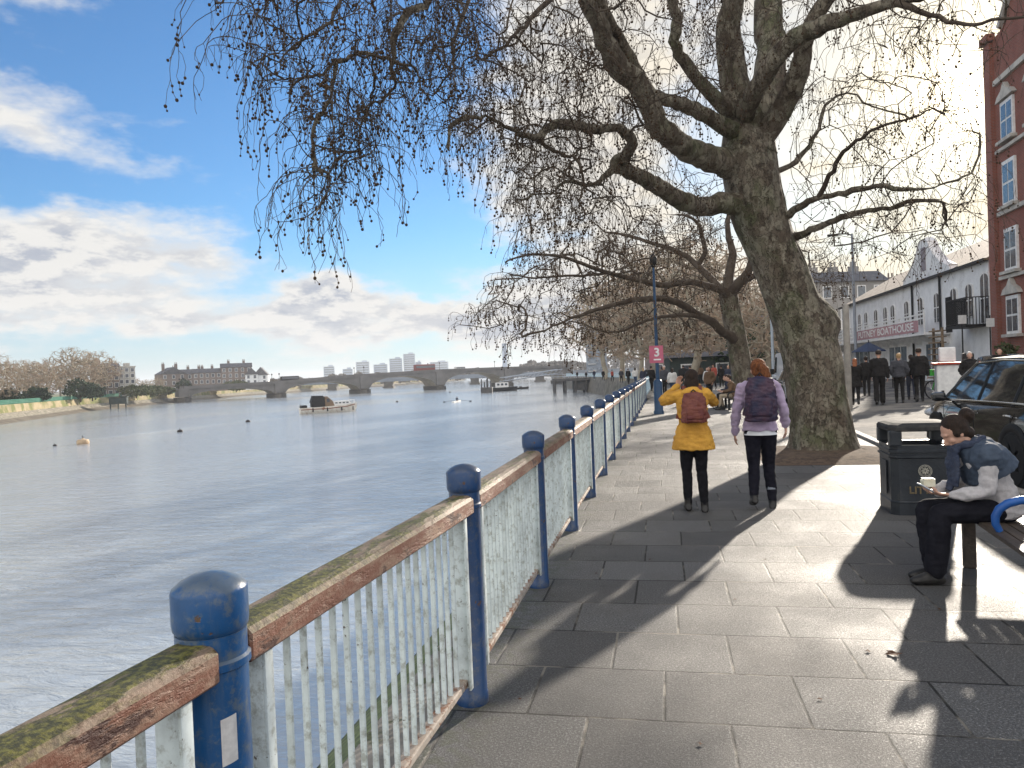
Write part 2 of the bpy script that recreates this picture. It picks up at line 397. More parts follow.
# soil around the big tree
mb=MB(); cx,cy0=2.72,14.1; n=40; ring=[]
for i in range(n):
    a=2*math.pi*i/n; r=1.0+0.10*noise.noise(Vector((math.cos(a)*2,math.sin(a)*2,3)))
    ring.append((cx+max(-1.15,min(1.2,1.55*r*math.cos(a))),cy0+max(-1.45,min(1.6,1.9*r*math.sin(a))),0.004))
inner=[(cx+(p[0]-cx)*.6,cy0+(p[1]-cy0)*.6,0.06+0.02*random.random()) for p in ring]
mb.add(ring+inner,[(i,(i+1)%n,n+(i+1)%n,n+i) for i in range(n)]+[tuple(range(n,2*n))],0,True)
mb.build('soil',M_SOIL,kind='structure')
# coping, river wall and mossy sloping revetment
def revet_material():
    m=bpy.data.materials.new('revetment'); m.use_nodes=True; nt=m.node_tree; q=G(nt); bs=nt.nodes['Principled BSDF']
    P=nt.nodes.new('ShaderNodeTexCoord').outputs['Object']
    mp=nt.nodes.new('ShaderNodeMapping'); mp.inputs['Rotation'].default_value=(0,R(-43),0); nt.links.new(P,mp.inputs[0])
    bk=nt.nodes.new('ShaderNodeTexBrick'); mp2=nt.nodes.new('ShaderNodeMapping'); mp2.inputs['Rotation'].default_value=(0,0,R(90))
    nt.links.new(mp.outputs[0],mp2.inputs[0]); nt.links.new(mp2.outputs[0],bk.inputs['Vector'])
    bk.inputs['Scale'].default_value=1.0; bk.inputs['Brick Width'].default_value=0.42; bk.inputs['Row Height'].default_value=0.22; bk.inputs['Mortar Size'].default_value=0.03
    bk.inputs['Color1'].default_value=(0.07,0.10,0.03,1); bk.inputs['Color2'].default_value=(0.12,0.14,0.05,1); bk.inputs['Mortar'].default_value=(0.015,0.02,0.012,1)
    c=q.mix(q.sm(q.noise(P,4,5,0.6),0.45,0.65),bk.outputs['Color'],(0.17,0.20,0.07,1))
    z=q.sep(P)[2]; c=q.mix(q.sm(z,-1.3,-0.5),c,(0.22,0.2,0.16,1))
    nt.links.new(c,bs.inputs['Base Color']); bs.inputs['Roughness'].default_value=0.8
    b=nt.nodes.new('ShaderNodeBump'); b.inputs['Distance'].default_value=0.06; b.inputs['Strength'].default_value=0.9
    nt.links.new(bk.outputs['Fac'],b.inputs['Height']); b.invert=True; nt.links.new(b.outputs[0],bs.inputs['Normal'])
    return m
mb=MB(); mb.box((-1.28,13,-0.14),(0.30,54,0.30),bev=0.02); mb.build('coping',M_COPE,kind='structure')
mb=MB()
prof=[(-1.13,-0.35),(-1.46,-0.35),(-1.55,-0.7),(-5.9,-4.6),(-1.13,-4.6)]
n=12
for k in range(n):
    y0=-14+54*k/n; y1=-14+54*(k+1)/n
    for i in range(3): mb.quad((prof[i][0],y0,prof[i][1]),(prof[i][0],y1,prof[i][1]),(prof[i+1][0],y1,prof[i+1][1]),(prof[i+1][0],y0,prof[i+1][1]))
mb.build('revetment',revet_material(),kind='structure')
mb=MB()
for (x0,y0),(x1,y1) in zip(EDGE[1:-1],EDGE[2:]):
    mb.quad((x0,y0,0.1),(x1,y1,0.1),(x1-1.2,y1,-4.6),(x0-1.2,y0,-4.6)); mb.quad((x0,y0,0.1),(x0+.4,y0,0.1),(x1+.4,y1,0.1),(x1,y1,0.1))
mb.build('embankment_wall',mat('bank_wall',(0.2,0.18,0.15),(0.11,0.1,0.085),0.8,0.85,c3=(0.07,0.08,0.045),s3=.4),kind='structure')

# --- water
def water_material():
    m=bpy.data.materials.new('river_water'); m.use_nodes=True; nt=m.node_tree; q=G(nt); bs=nt.nodes['Principled BSDF']
    P=nt.nodes.new('ShaderNodeTexCoord').outputs['Object']
    bs.inputs['Base Color'].default_value=(0.36,0.39,0.41,1); bs.inputs['Roughness'].default_value=0.12; bs.inputs['IOR'].default_value=1.5
    bs.inputs['Specular IOR Level'].default_value=1.0
    def layer(sc,rot,st,det,ro): 
        mp=nt.nodes.new('ShaderNodeMapping'); mp.inputs['Scale'].default_value=st; mp.inputs['Rotation'].default_value=(0,0,R(rot)); nt.links.new(P,mp.inputs[0])
        return q.noise(mp.outputs[0],sc,det,ro,dist=0.6)
    patch=q.sm(layer(0.03,15,(1,0.35,1),4,0.6),0.38,0.62)       # calmer and rougher stretches
    h=q.m('MULTIPLY',layer(0.85,-35,(1,2.6,1),4,0.62),1.3)
    h=q.m('ADD',h,q.m('MULTIPLY',layer(3.6,-20,(1,2.0,1),3,0.6),0.22))
    h=q.m('ADD',h,q.m('MULTIPLY',layer(0.22,-50,(1,1.8,1),2,0.5),0.85))
    h=q.m('MULTIPLY',h,q.m('ADD',0.32,q.m('MULTIPLY',patch,0.9)))
    b=nt.nodes.new('ShaderNodeBump'); b.inputs['Strength'].default_value=1.0; b.inputs['Distance'].default_value=0.075
    nt.links.new(h,b.inputs['Height']); nt.links.new(b.outputs[0],bs.inputs['Normal'])
    return m
mb=MB(); mb.quad((-4500,-60,WATER_Z),(-1.3,-60,WATER_Z),(-1.3,2400,WATER_Z),(-4500,2400,WATER_Z))
mb.add([(-1.3,40,WATER_Z),(30,40,WATER_Z),(30,2400,WATER_Z),(-1.3,2400,WATER_Z)],[(0,1,2,3)])
mb.build('river_water',water_material(),kind='structure')

# ================================================================== RIVER RAILING
def paint_mat(name,c,rust,dirt,rough=0.38,rs=14,rt=(.60,.68),coat=0.0):
    m=bpy.data.materials.new(name); m.use_nodes=True; nt=m.node_tree; q=G(nt); bs=nt.nodes['Principled BSDF']
    P=nt.nodes.new('ShaderNodeTexCoord').outputs['Object']
    col=q.mix(q.sm(q.noise(P,5,5,0.65),0.4,0.7),(*c,1),tuple(x*0.72 for x in c)+(1,))
    gm=nt.nodes.new('ShaderNodeNewGeometry'); nz=q.sep(gm.outputs['Normal'])[2]
    dn=q.m('ADD',q.noise(P,18,6,0.75),q.m('MULTIPLY',q.sm(nz,0.2,0.9),0.16)); col=q.mix(q.m('MULTIPLY',q.sm(dn,0.48,0.66),0.75),col,(*dirt,1))
    rf=q.sm(q.noise(P,rs,6,0.7),rt[0],rt[1]); col=q.mix(rf,col,(*rust,1))
    mp=nt.nodes.new('ShaderNodeMapping'); mp.inputs['Scale'].default_value=(30,30,2.0); nt.links.new(P,mp.inputs[0])
    col=q.mix(q.m('MULTIPLY',q.sm(q.noise(mp.outputs[0],1,4,0.6),0.58,0.75),0.35),col,(*dirt,1))
    nt.links.new(col,bs.inputs['Base Color'])
    nt.links.new(q.m('ADD',rough,q.m('MULTIPLY',rf,0.4)),bs.inputs['Roughness']); bs.inputs['Coat Weight'].default_value=coat
    b=nt.nodes.new('ShaderNodeBump'); b.inputs['Strength'].default_value=0.35; b.inputs['Distance'].default_value=0.004
    nt.links.new(q.m('ADD',q.noise(P,26,4,0.6),q.m('MULTIPLY',rf,-0.8)),b.inputs['Height']); nt.links.new(b.outputs[0],bs.inputs['Normal'])
    return m
M_POST=paint_mat('blue_gloss_paint',(0.008,0.070,0.20),(0.10,0.06,0.035),(0.11,0.13,0.14),0.33,11,(.63,.67))
M_POST2=paint_mat('blue_navy_gloss_paint',(0.009,0.045,0.135),(0.09,0.05,0.03),(0.07,0.08,0.10),0.34,11,(.63,.67))
M_BAR=paint_mat('pale_rail_paint',(0.60,0.66,0.655),(0.075,0.05,0.035),(0.24,0.24,0.20),0.5,34,(.635,.69))
def handrail_material():
    m=bpy.data.materials.new('handrail_paint'); m.use_nodes=True; nt=m.node_tree; q=G(nt); bs=nt.nodes['Principled BSDF']
    P=nt.nodes.new('ShaderNodeTexCoord').outputs['Object']; N=nt.nodes.new('ShaderNodeNewGeometry').outputs['Normal']; up=q.sep(N)[2]
    mp=nt.nodes.new('ShaderNodeMapping'); mp.inputs['Scale'].default_value=(1,0.3,1); nt.links.new(P,mp.inputs[0]); S=mp.outputs[0]
    red=q.mix(q.sm(q.noise(S,22,6,0.7),0.4,0.62),(0.20,0.080,0.048,1),(0.30,0.19,0.13,1))
    red=q.mix(q.sm(q.noise(S,11,6,0.7),0.56,0.62),red,(0.07,0.028,0.02,1))
    top=q.mix(q.sm(q.noise(S,9,6,0.7),0.38,0.62),(0.27,0.20,0.135,1),(0.14,0.095,0.06,1))
    moss=q.mix(q.sm(q.noise(P,60,4,0.7),0.4,0.65),(0.045,0.042,0.012,1),(0.17,0.155,0.03,1))
    wp=nt.nodes.new('ShaderNodeNewGeometry').outputs['Position']; nearw=q.sm(q.sep(wp)[1],4.5,1.2,0.0,0.10)
    mf=q.sm(q.m('ADD',q.noise(S,13,6,0.72),nearw),0.47,0.58)
    top=q.mix(mf,top,moss)
    f=q.sm(q.m('ADD',up,q.m('MULTIPLY',q.m('SUBTRACT',q.noise(P,25,4,.6),0.5),0.35)),0.45,0.85)
    c=q.mix(f,red,top)
    edge=q.m('MULTIPLY',q.sm(up,0.25,0.5),q.sm(up,0.95,0.7)); c=q.mix(q.m('MULTIPLY',q.m('MULTIPLY',edge,0.5),q.sm(q.noise(P,30,4,.6),0.4,0.6)),c,(0.26,0.19,0.13,1))
    nt.links.new(c,bs.inputs['Base Color']); bs.inputs['Roughness'].default_value=0.62
    b=nt.nodes.new('ShaderNodeBump'); b.inputs['Strength'].default_value=0.7; b.inputs['Distance'].default_value=0.006
    nt.links.new(q.m('ADD',q.noise(P,70,5,0.7),q.m('MULTIPLY',mf,0.6)),b.inputs['Height']); nt.links.new(b.outputs[0],bs.inputs['Normal'])
    return m
M_BOT=paint_mat('bottom_rail_paint',(0.46,0.40,0.34),(0.2,0.1,0.06),(0.26,0.2,0.15),0.6,14,(.5,.6))
M_HAND=handrail_material(); M_DARK=mat('black_rubber',(0.012,0.012,0.013),None,8,0.6)
M_STICK=mat('sticker_paper',(0.62,0.60,0.58),(0.5,0.48,0.47),30,0.6)
FX=-1.02; FY0=1.6; FS=2.05
rail=thing('river_railing','blue and pale metal railing with mossy brown handrail along the river edge','railing',(FX,FY0,0))
NP=19
def POSTP(k): return Vector((0.0 if k>0 else (-0.072 if k==0 else -0.20), k*FS, 0))
def post_mesh(n,r=0.078):
    p=MB()
    p.lathe([(r+0.004,0.0),(r+0.004,0.05),(r,0.055),(r,0.99),(r+.007,0.995),(r+.007,1.012),(r,1.018),(r,1.075)],n)
    return p
def cap_mesh(n):
    p=MB(); r=0.088
    p.lathe([(r-.012,1.070),(r-.004,1.082),(r-.002,1.085),(r,1.10),(r,1.172),(r-.003,1.180),(r-.022,1.196),(r-.05,1.209),(r-.075,1.214),(0.004,1.215)],n)
    return p
pm={}; 
for k in range(-1,NP):
    nr = 40 if k<3 else 20
    mt = M_POST if k<1 else M_POST2
    po=post_mesh(nr,.082 if k<1 else .078).build('post',mt,rail,POSTP(k)); cp_=cap_mesh(nr).build('post_cap',mt,po)
    if k==0:
        s_=MB(); n=6; vs=[]
        for i in range(n+1):
            a=R(-48+26*i/n); vs+= [(0.0835*math.cos(a),0.0835*math.sin(a),0.775+.006*i/n),(0.0835*math.cos(a),0.0835*math.sin(a),0.885+.006*i/n)]
        s_.add(vs,[(2*i,2*i+2,2*i+3,2*i+1) for i in range(n)]); s_.build('sticker',M_STICK,po)
        br=MB(); br.box((-0.035,-0.13,0.71),(0.03,0.09,0.035),bev=.004); br.build('bracket',M_BAR,po); br=MB(); br.box((-.035,.12,.80),(.03,.08,.03),bev=.004); br.build('bracket',M_BAR,po)
rs=np.random.RandomState(5)
for k in range(-1,NP-1):
    y0=0.115; y1=(POSTP(k+1)-POSTP(k)).length-0.115
    dv=POSTP(k+1)-POSTP(k); prz=math.atan2(-dv.x,dv.y)
    pn=MB(); near=k<5
    for yy,s in ((y0+0.03,1),(y1-0.03,-1)):                      # end stiles: channels
        pn.box((0,yy,0.55),(0.085,0.010,0.84),bev=0.002); pn.box((0.0475,yy+s*0.014,0.55),(0.010,0.038,0.84),bev=0.002)
    nb=18
    for i in range(nb):
        yb=y0+0.03+(y1-y0-0.06)*(i+1)/(nb+1)+rs.uniform(-.003,.003)
        if near: pn.tube([(0,yb,0.17),(0,yb,0.975)],[(0.0125,0.007)]*2,8,side=(1,0,0))
        else: pn.box((0,yb,0.57),(0.028,0.014,0.81))
    po=pn.build('panel',M_BAR,rail,POSTP(k),prz)
    bt=MB(); bt.box((0,(y0+y1)/2,0.155),(0.055,y1-y0-.02,0.035),bev=.006); bt.build('bottom_rail',M_BOT,po)
    hr=MB(); w=0.068; zt=1.065; zb=0.972
    sec=[(-w,zb+.008),(-w+.008,zb),(w-.008,zb),(w,zb+.008),(w,zt-.022),(w-.014,zt-.008),(w-.034,zt),(-w+.034,zt),(-w+.014,zt-.008),(-w,zt-.022)]
    ys=[y0-0.055,y0-0.048]+[y0+(y1-y0)*t/12 for t in range(1,12)]+[y1+0.048,y1+0.055]
    vs=[];n=len(sec)
    for i,yy in enumerate(ys):
        sc=0.93 if i in(0,len(ys)-1) else 1.0
        for (a,b) in sec: vs.append((a*sc,yy,(b-1.02)*sc+1.02))
    fs=[(i*n+j,i*n+(j+1)%n,(i+1)*n+(j+1)%n,(i+1)*n+j) for i in range(len(ys)-1) for j in range(n)]+[tuple(range(n-1,-1,-1)),tuple((len(ys)-1)*n+j for j in range(n))]
    hr.add(vs,fs); hr.build('handrail',M_HAND,po)
# pale railing that follows the far curve of the bank
fr=thing('bank_railing','long pale blue railing following the curved bank in the distance','railing',(0,0,0))
mb=MB(); pp=[(-1.1,38),(-1.1,75),(-2.9,110),(-8.9,150),(-19.9,200),(-33.9,260)]
for (x0,y0),(x1,y1) in zip(pp[:-1],pp[1:]):
    for z,h in ((1.0,.12),(0.25,.07)):
        mb.tube([(x0,y0,z),(x1,y1,z)],h/2,6)
    L=math.hypot(x1-x0,y1-y0); n=int(L/0.5)
    for i in range(n):
        t=i/n; mb.box((x0+(x1-x0)*t,y0+(y1-y0)*t,.55),(.05,.05,.95 if i%4 else 1.2))
mb.build('rail_panel',mat('pale_blue_paint',(0.42,0.55,0.62),(0.3,0.42,0.5),1,0.6),fr)
# ================================================================== TREES
def bark_material():
    m=bpy.data.materials.new('plane_bark'); m.use_nodes=True; nt=m.node_tree; q=G(nt); bs=nt.nodes['Principled BSDF']
    P=nt.nodes.new('ShaderNodeTexCoord').outputs['Object']
    mp=nt.nodes.new('ShaderNodeMapping'); mp.inputs['Scale'].default_value=(1,1,0.6); nt.links.new(P,mp.inputs[0]); S=mp.outputs[0]
    c=q.mix(q.sm(q.noise(S,3.2,6,0.65),0.38,0.6),(0.115,0.090,0.066,1),(0.20,0.17,0.13,1))
    c=q.mix(q.sm(q.noise(S,5.5,5,0.6,dist=.4),0.54,0.66),c,(0.26,0.225,0.17,1))
    c=q.mix(q.sm(q.noise(S,7.5,5,0.7),0.56,0.66),c,(0.055,0.043,0.033,1))
    gz=q.noise(P,1.5,4,0.6); c=q.mix(q.m('MULTIPLY',q.sm(gz,0.48,0.66),0.65),c,(0.085,0.10,0.045,1))
    c=q.mix(q.m('MULTIPLY',q.sm(q.noise(S,24,5,0.75),0.5,0.64),0.65),c,(0.05,0.04,0.032,1))
    wv=q.vm('ADD',S,q.vm('MULTIPLY',q.noise(P,9,3,0.6,out='Color'),(0.22,0.22,0.30)))
    vo=nt.nodes.new('ShaderNodeTexVoronoi'); vo.inputs['Scale'].default_value=8.5; nt.links.new(wv,vo.inputs['Vector'])
    ve=nt.nodes.new('ShaderNodeTexVoronoi'); ve.feature='DISTANCE_TO_EDGE'; ve.inputs['Scale'].default_value=8.5; nt.links.new(wv,ve.inputs['Vector'])
    tn=q.sep(vo.outputs['Color'])[0]
    c=q.mix(q.m('MULTIPLY',q.sm(tn,0.66,0.76),0.42),c,(0.27,0.245,0.185,1)); c=q.mix(q.m('MULTIPLY',q.sm(tn,0.34,0.2),0.5),c,(0.075,0.055,0.04,1))
    eg=q.sm(ve.outputs['Distance'],0.05,0.0); c=q.mix(q.m('MULTIPLY',eg,0.32),c,(0.04,0.03,0.024,1))
    nt.links.new(c,bs.inputs['Base Color']); bs.inputs['Roughness'].default_value=0.85; bs.inputs['Specular IOR Level'].default_value=0.2
    h=q.m('ADD',q.m('ADD',q.m('ADD',q.m('MULTIPLY',tn,0.35),q.m('MULTIPLY',eg,-0.3)),q.noise(S,6,6,0.7),q.m('MULTIPLY',q.noise(S,26,5,0.7),0.45)),q.m('MULTIPLY',q.sm(q.noise(S,7.5,5,0.7),0.56,0.62),-0.4))
    b=nt.nodes.new('ShaderNodeBump'); b.inputs['Strength'].default_value=1.0; b.inputs['Distance'].default_value=0.05
    nt.links.new(h,b.inputs['Height']); nt.links.new(b.outputs[0],bs.inputs['Normal'])
    return m
M_BARK=bark_material()
M_TWIG=mat('twig_bark',(0.055,0.040,0.030),(0.09,0.07,0.052),3,0.85,spec=.2)
M_SEED=mat('seed_ball',(0.050,0.033,0.022),(0.085,0.055,0.035),40,0.95,0.5,200,spec=.1)
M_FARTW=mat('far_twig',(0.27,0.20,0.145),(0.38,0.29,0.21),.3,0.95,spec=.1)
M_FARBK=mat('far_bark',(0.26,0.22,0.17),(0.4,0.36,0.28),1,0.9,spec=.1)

class Skel:
    """growing branch skeleton: nodes with a parent, radii by pipe model, tubes by chain"""
    def __init__(s): s.p=[]; s.par=[]; s.rmin=[]
    def node(s,p,par,r=0.0): s.p.append(np.array(p,float)); s.par.append(par); s.rmin.append(r); return len(s.p)-1
    def limb(s,pts,par=None,sub=4,wig=0.0,rng=None):
        """pts: [(Vector, radius)...]; a smooth Catmull-Rom limb"""
        P=[np.array(a[0],float) for a in pts]; Rr=[a[1] for a in pts]; ids=[]
        for i in range(len(P)):
            if i==0:
                if par is not None: last=par; 
                else: last=s.node(P[0],-1,Rr[0])
                ids.append(last); continue
            p0=P[max(i-2,0)];p1=P[i-1];p2=P[i];p3=P[min(i+1,len(P)-1)]
            for k in range(1,sub+1):
                t=k/sub; q=0.5*((2*p1)+(-p0+p2)*t+(2*p0-5*p1+4*p2-p3)*t*t+(-p0+3*p1-3*p2+p3)*t**3)
                if wig: q=q+rng.normal(0,wig,3)
                last=s.node(q,last,Rr[i-1]+(Rr[i]-Rr[i-1])*t); ids.append(last)
        return ids
    def radii(s,tip=0.004,ex=2.3,use_min=True):
        n=len(s.p); acc=np.zeros(n); hc=np.zeros(n,bool)
        r=np.zeros(n)
        for i in range(n-1,-1,-1):
            v=acc[i]**(1/ex) if hc[i] else tip
            if s.rmin[i]>0 and use_min: v=s.rmin[i]
            r[i]=v; p=s.par[i]
            if p>=0: acc[p]+=v**ex; hc[p]=True
        return r
def chains(par,r,n):
    kids=[[] for _ in range(n)]
    for i in range(n):
        if par[i]>=0: kids[par[i]].append(i)
    out=[]; st=[(i,) for i in range(n) if par[i]<0]
    while st:
        c=list(st.pop()); i=c[-1]
        while kids[i]:
            k=sorted(kids[i],key=lambda q:-r[q]); 
            for o in k[1:]: st.append((i,o))
            c.append(k[0]); i=k[0]
        out.append(c)
    return out
def tubes_mesh(name,P,r,chs,sides,mt,jit=0.0):
    """all chains as tubes in one mesh (vectorised)"""
    V=[];F=[];o=0
    for c in chs:
        pts=P[c]; k=len(c)
        if k<2: continue
        rr=r[c].copy()
        if len(c)>1: rr[0]=min(rr[0],rr[1]*1.15)
        n=sides(rr.max())
        t=np.gradient(pts,axis=0); L=np.linalg.norm(t,axis=1); L[L<1e-9]=1; t/=L[:,None]
        a=np.array([0,0,1.0]) if abs(t[0][2])<0.9 else np.array([1.0,0,0])
        u=np.zeros_like(t); q=a
        for i in range(k):
            q=q-t[i]*q.dot(t[i]); l=np.linalg.norm(q); q=q/(l if l>1e-6 else 1); u[i]=q
        w=np.cross(t,u); an=np.arange(n)*2*np.pi/n
        R_=rr[:,None]
        ring=pts[:,None,:]+R_[:,:,None]*(np.cos(an)[None,:,None]*u[:,None,:]+np.sin(an)[None,:,None]*w[:,None,:])
        V.append(ring.reshape(-1,3)); i=np.arange(k-1)[:,None]*n; j=np.arange(n)[None,:]; j2=(j+1)%n
        F.append((np.stack([i+j,i+j2,i+n+j2,i+n+j],-1)).reshape(-1,4)+o); o+=k*n
    V=np.concatenate(V); F=np.concatenate(F).astype(np.int32)
    me=bpy.data.meshes.new(name); me.vertices.add(len(V)); me.vertices.foreach_set('co',V.astype(np.float32).ravel())
    me.loops.add(F.size); me.loops.foreach_set('vertex_index',F.ravel()); me.polygons.add(len(F))
    me.polygons.foreach_set('loop_start',np.arange(0,F.size,4,dtype=np.int32)); me.polygons.foreach_set('loop_total',np.full(len(F),4,dtype=np.int32))
    me.polygons.foreach_set('use_smooth',np.ones(len(F),bool)); me.materials.append(mt); me.update(calc_edges=True)
    if jit:
        nn=np.array([v.vector[:] for v in me.vertex_normals]); dd=np.array([noise.noise(Vector(c)*1.7)+noise.noise(Vector(c)*4.5)*0.5+noise.noise(Vector(c)*11)*0.3 for c in V])
        V=V+nn*(jit*dd)[:,None]; me.vertices.foreach_set('co',V.astype(np.float32).ravel()); me.update()
    return me
def balls_mesh(name,C,rad,mt):
    b=MB(); b.ball((0,0,0),1.0,0,6,4); B=np.array(b.v); 
    me=bpy.data.meshes.new(name); nB=len(B); V=(C[:,None,:]+B[None,:,:]*rad[:,None,None]).reshape(-1,3)
    fs=[f if len(f)==4 else (f[0],f[1],f[2],f[2]) for f in b.f]
    tri=[f for f in b.f if len(f)==3]; qd=[f for f in b.f if len(f)==4]
    T=np.array(tri); Q=np.array(qd); off=(np.arange(len(C))*nB)[:,None,None]
    lt=(T[None]+off).reshape(-1,3); lq=(Q[None]+off).reshape(-1,4)
    loops=np.concatenate([lt.ravel(),lq.ravel()]).astype(np.int32)
    st=np.concatenate([np.arange(len(lt))*3, len(lt)*3+np.arange(len(lq))*4]).astype(np.int32)
    me.vertices.add(len(V)); me.vertices.foreach_set('co',V.astype(np.float32).ravel())
    me.loops.add(len(loops)); me.loops.foreach_set('vertex_index',loops); me.polygons.add(len(st)); me.polygons.foreach_set('loop_start',st)
    me.polygons.foreach_set('loop_total',np.concatenate([np.full(len(lt),3),np.full(len(lq),4)]).astype(np.int32))
    me.polygons.foreach_set('use_smooth',np.ones(len(st),bool)); me.materials.append(mt); me.update(calc_edges=True); return me
def link(name,me,parent,**tags):
    o=bpy.data.objects.new(name,me); COL.objects.link(o)
    if parent: o.parent=parent
    for k,v in tags.items(): o[k]=v
    return o
def attract(S,targets,rng,step=0.35,arch=0.18,wig=0.05,start=0,sagpref=0.0):
    """join each target to the nearest node of the skeleton with a gently arching branch"""
    cap=len(S.p)+len(targets)*14+10; A=np.zeros((cap,3)); n=len(S.p); A[:n]=np.array(S.p); A[:start]=1e6
    A0=A[:n]; rem=[np.array(t) for t in targets]
    # nearest targets first
    d0=[np.min(((A0-t)**2).sum(1)) for t in rem]
    tips=[]
    for i in np.argsort(d0):
        t=rem[i]; dd=((A[:n]-t)**2); d=dd.sum(1)
        if sagpref: d=d+sagpref*np.maximum(0,t[2]-A[:n,2]+0.0)*0
        j=int(np.argmin(d)); p0=A[j].copy(); L=math.sqrt(((p0-t)**2).sum())
        if L<0.08: continue
        k=max(2,int(L/step)); last=j; off=rng.normal(0,1,3)*arch*L*0.5
        off[2]=abs(off[2])*0.7
        # start along the parent's own direction
        pj=S.par[j]; dirp=(p0-S.p[pj]) if pj>=0 else np.zeros(3); ln=np.linalg.norm(dirp); dirp=dirp/ln if ln>1e-6 else dirp
        for s_ in range(1,k+1):
            u=s_/k; q=p0+(t-p0)*u+off*4*u*(1-u)*0.5+dirp*L*0.30*u*(1-u)**2*2+rng.normal(0,wig,3)*min(1,L)*(1-u)
            last=S.node(q,last); A[n]=q; n+=1
        tips.append(last)
    return tips
def droop(S,starts,rng,length=(0.4,1.1),seg=0.11,side=0.35,balls=0.8,fork=0.35,ballr=(0.014,0.021),stalk=0.07):
    """pendulous plane twigs hanging from given nodes, with seed balls at their ends"""
    C=[];Rb=[]
    for st in starts:
        L=rng.uniform(*length); k=max(3,int(L/seg)); a=rng.uniform(0,2*math.pi)
        d=np.array([math.cos(a)*1.0,math.sin(a)*1.0,0.25]); d/=np.linalg.norm(d); p=S.p[st].copy(); last=st
        for i in range(k):
            d=d*0.80+np.array([0,0,-1.0])*0.16*(1+i*0.22)+rng.normal(0,0.23,3); d/=np.linalg.norm(d)
            p=p+d*seg*rng.uniform(.7,1.3); last=S.node(p,last)
            if i>0 and rng.random()<fork:
                a2=rng.uniform(0,2*math.pi); e=np.array([math.cos(a2),math.sin(a2),-0.25])*0.8+d*0.5; q=p.copy(); l2=last
                for _ in range(rng.randint(2,5)):
                    e=e*0.7+np.array([0,0,-0.5])+rng.normal(0,0.2,3); e/=np.linalg.norm(e); q=q+e*seg*0.65; l2=S.node(q,l2)
                if rng.random()<balls:
                    z=q.copy(); 
                    for b in range(rng.randint(1,3)):
                        z=z+np.array([rng.normal(0,.02),rng.normal(0,.02),-stalk*rng.uniform(.5,1.0)]); l2=S.node(z,l2); C.append(z.copy()); Rb.append(rng.uniform(*ballr))
        if rng.random()<balls:
            z=p.copy()
            for b in range(rng.randint(1,4)):
                z=z+np.array([rng.normal(0,.02),rng.normal(0,.02),-stalk*rng.uniform(.5,1.0)]); last=S.node(z,last); C.append(z.copy()); Rb.append(rng.uniform(*ballr))
    return C,Rb

# ---------------- the big plane tree -----------------
rng=np.random.RandomState(11)
T1=thing('plane_tree','massive leaning plane tree with mottled trunk and burl, nearest to the camera','tree',GR(822,458))
S=Skel(); O=np.array(T1.location)
mpp=lambda d: d/745.0
TD=13.9
def L_(pts): # (px,py,depth,radius px)
    return [(PT(x,y,d),r*d/745.0) for x,y,d,r in pts]
trunk_pts=L_([(826,462,TD,34),(823,430,TD,30.5),(819,400,TD,28.5),(812,360,TD,27.5),(802,325,TD,28.5),(790,295,TD,27),(778,262,TD,26),(765,232,TD,26.5),(757,205,TD,27.5),(752,180,TD,28),(749,158,TD,27),(748,140,TD,25)])
tr=S.limb(trunk_pts,sub=3)
top=tr[-1]; N0=len(S.p)
def near_node(v,lo=0,hi=None):
    A=np.array(S.p[lo:hi]); return lo+int(np.argmin(((A-np.array(v))**2).sum(1)))
def limb(pts,par=None,**k):
    P_=[(a,b*.92) for a,b in L_(pts)]
    if par is None: par=near_node(P_[0][0])
    pts2=[(Vector(S.p[par]),P_[0][1])]+P_[1:]
    return S.limb(pts2,par=par,wig=0.012,rng=rng,**k)
A=limb([(745,140,TD,20),(738,100,TD-.1,17),(731,60,TD-.3,14),(729,25,TD-.6,13),(735,-10,TD-.9,12),(740,-70,TD-1.2,10),(728,-140,TD-1.6,7),(730,-230,TD-2,4)],top)
B=limb([(752,135,TD,23),(765,95,TD+.2,19),(772,55,TD+.4,16),(768,15,TD+.6,15),(775,-40,TD+.9,13),(790,-110,TD+1.2,10),(800,-220,TD+1.5,6)],top)
C_=limb([(757,160,TD,14),(780,112,TD-.5,12),(799,72,TD-.9,11),(806,40,TD-1.2,9.5),(822,5,TD-1.5,9),(850,-50,TD-2,7.5),(880,-130,TD-2.4,5)])
C2=limb([(741,120,TD,11),(757,88,TD-1.0,10.5),(787,45,TD-1.6,10),(817,28,TD-2.0,9),(850,16,TD-2.4,7.5),(892,2,TD-2.9,6),(930,-8,TD-3.3,5),(985,-30,TD-3.8,3.5)])
D_=limb([(738,180,TD,17),(728,164,TD-.2,15),(706,157,TD-.5,13.5),(687,150,TD-.8,12.5),(672,138,TD-1.1,12),(660,127,TD-1.3,12),(648,103,TD-1.5,12),(638,85,TD-1.7,12.5),(619,68,TD-2.0,12),(606,40,TD-2.3,10.5),(592,10,TD-2.6,10),(578,-25,TD-3,9.5),(545,-60,TD-3.5,8.5),(500,-80,TD-4,7),(450,-70,TD-4.5,6)])
E_=limb([(735,140,TD,11),(712,119,TD-.6,8.5),(690,107,TD-.9,8),(673,102,TD-1.2,7.5),(652,93,TD-1.5,7),(640,75,TD-1.7,6.5),(626,52,TD-2,6.5),(612,27,TD-2.3,6),(600,0,TD-2.6,5.5),(590,-50,TD-3,4.5),(560,-110,TD-3.4,3)])
F_=limb([(737,125,TD,10),(712,94,TD-.5,7.5),(692,72,TD-.8,6.8),(676,47,TD-1.1,6.2),(677,18,TD-1.3,6),(670,-5,TD-1.5,5.5),(650,-60,TD-1.9,4.5),(640,-120,TD-2.3,3)])
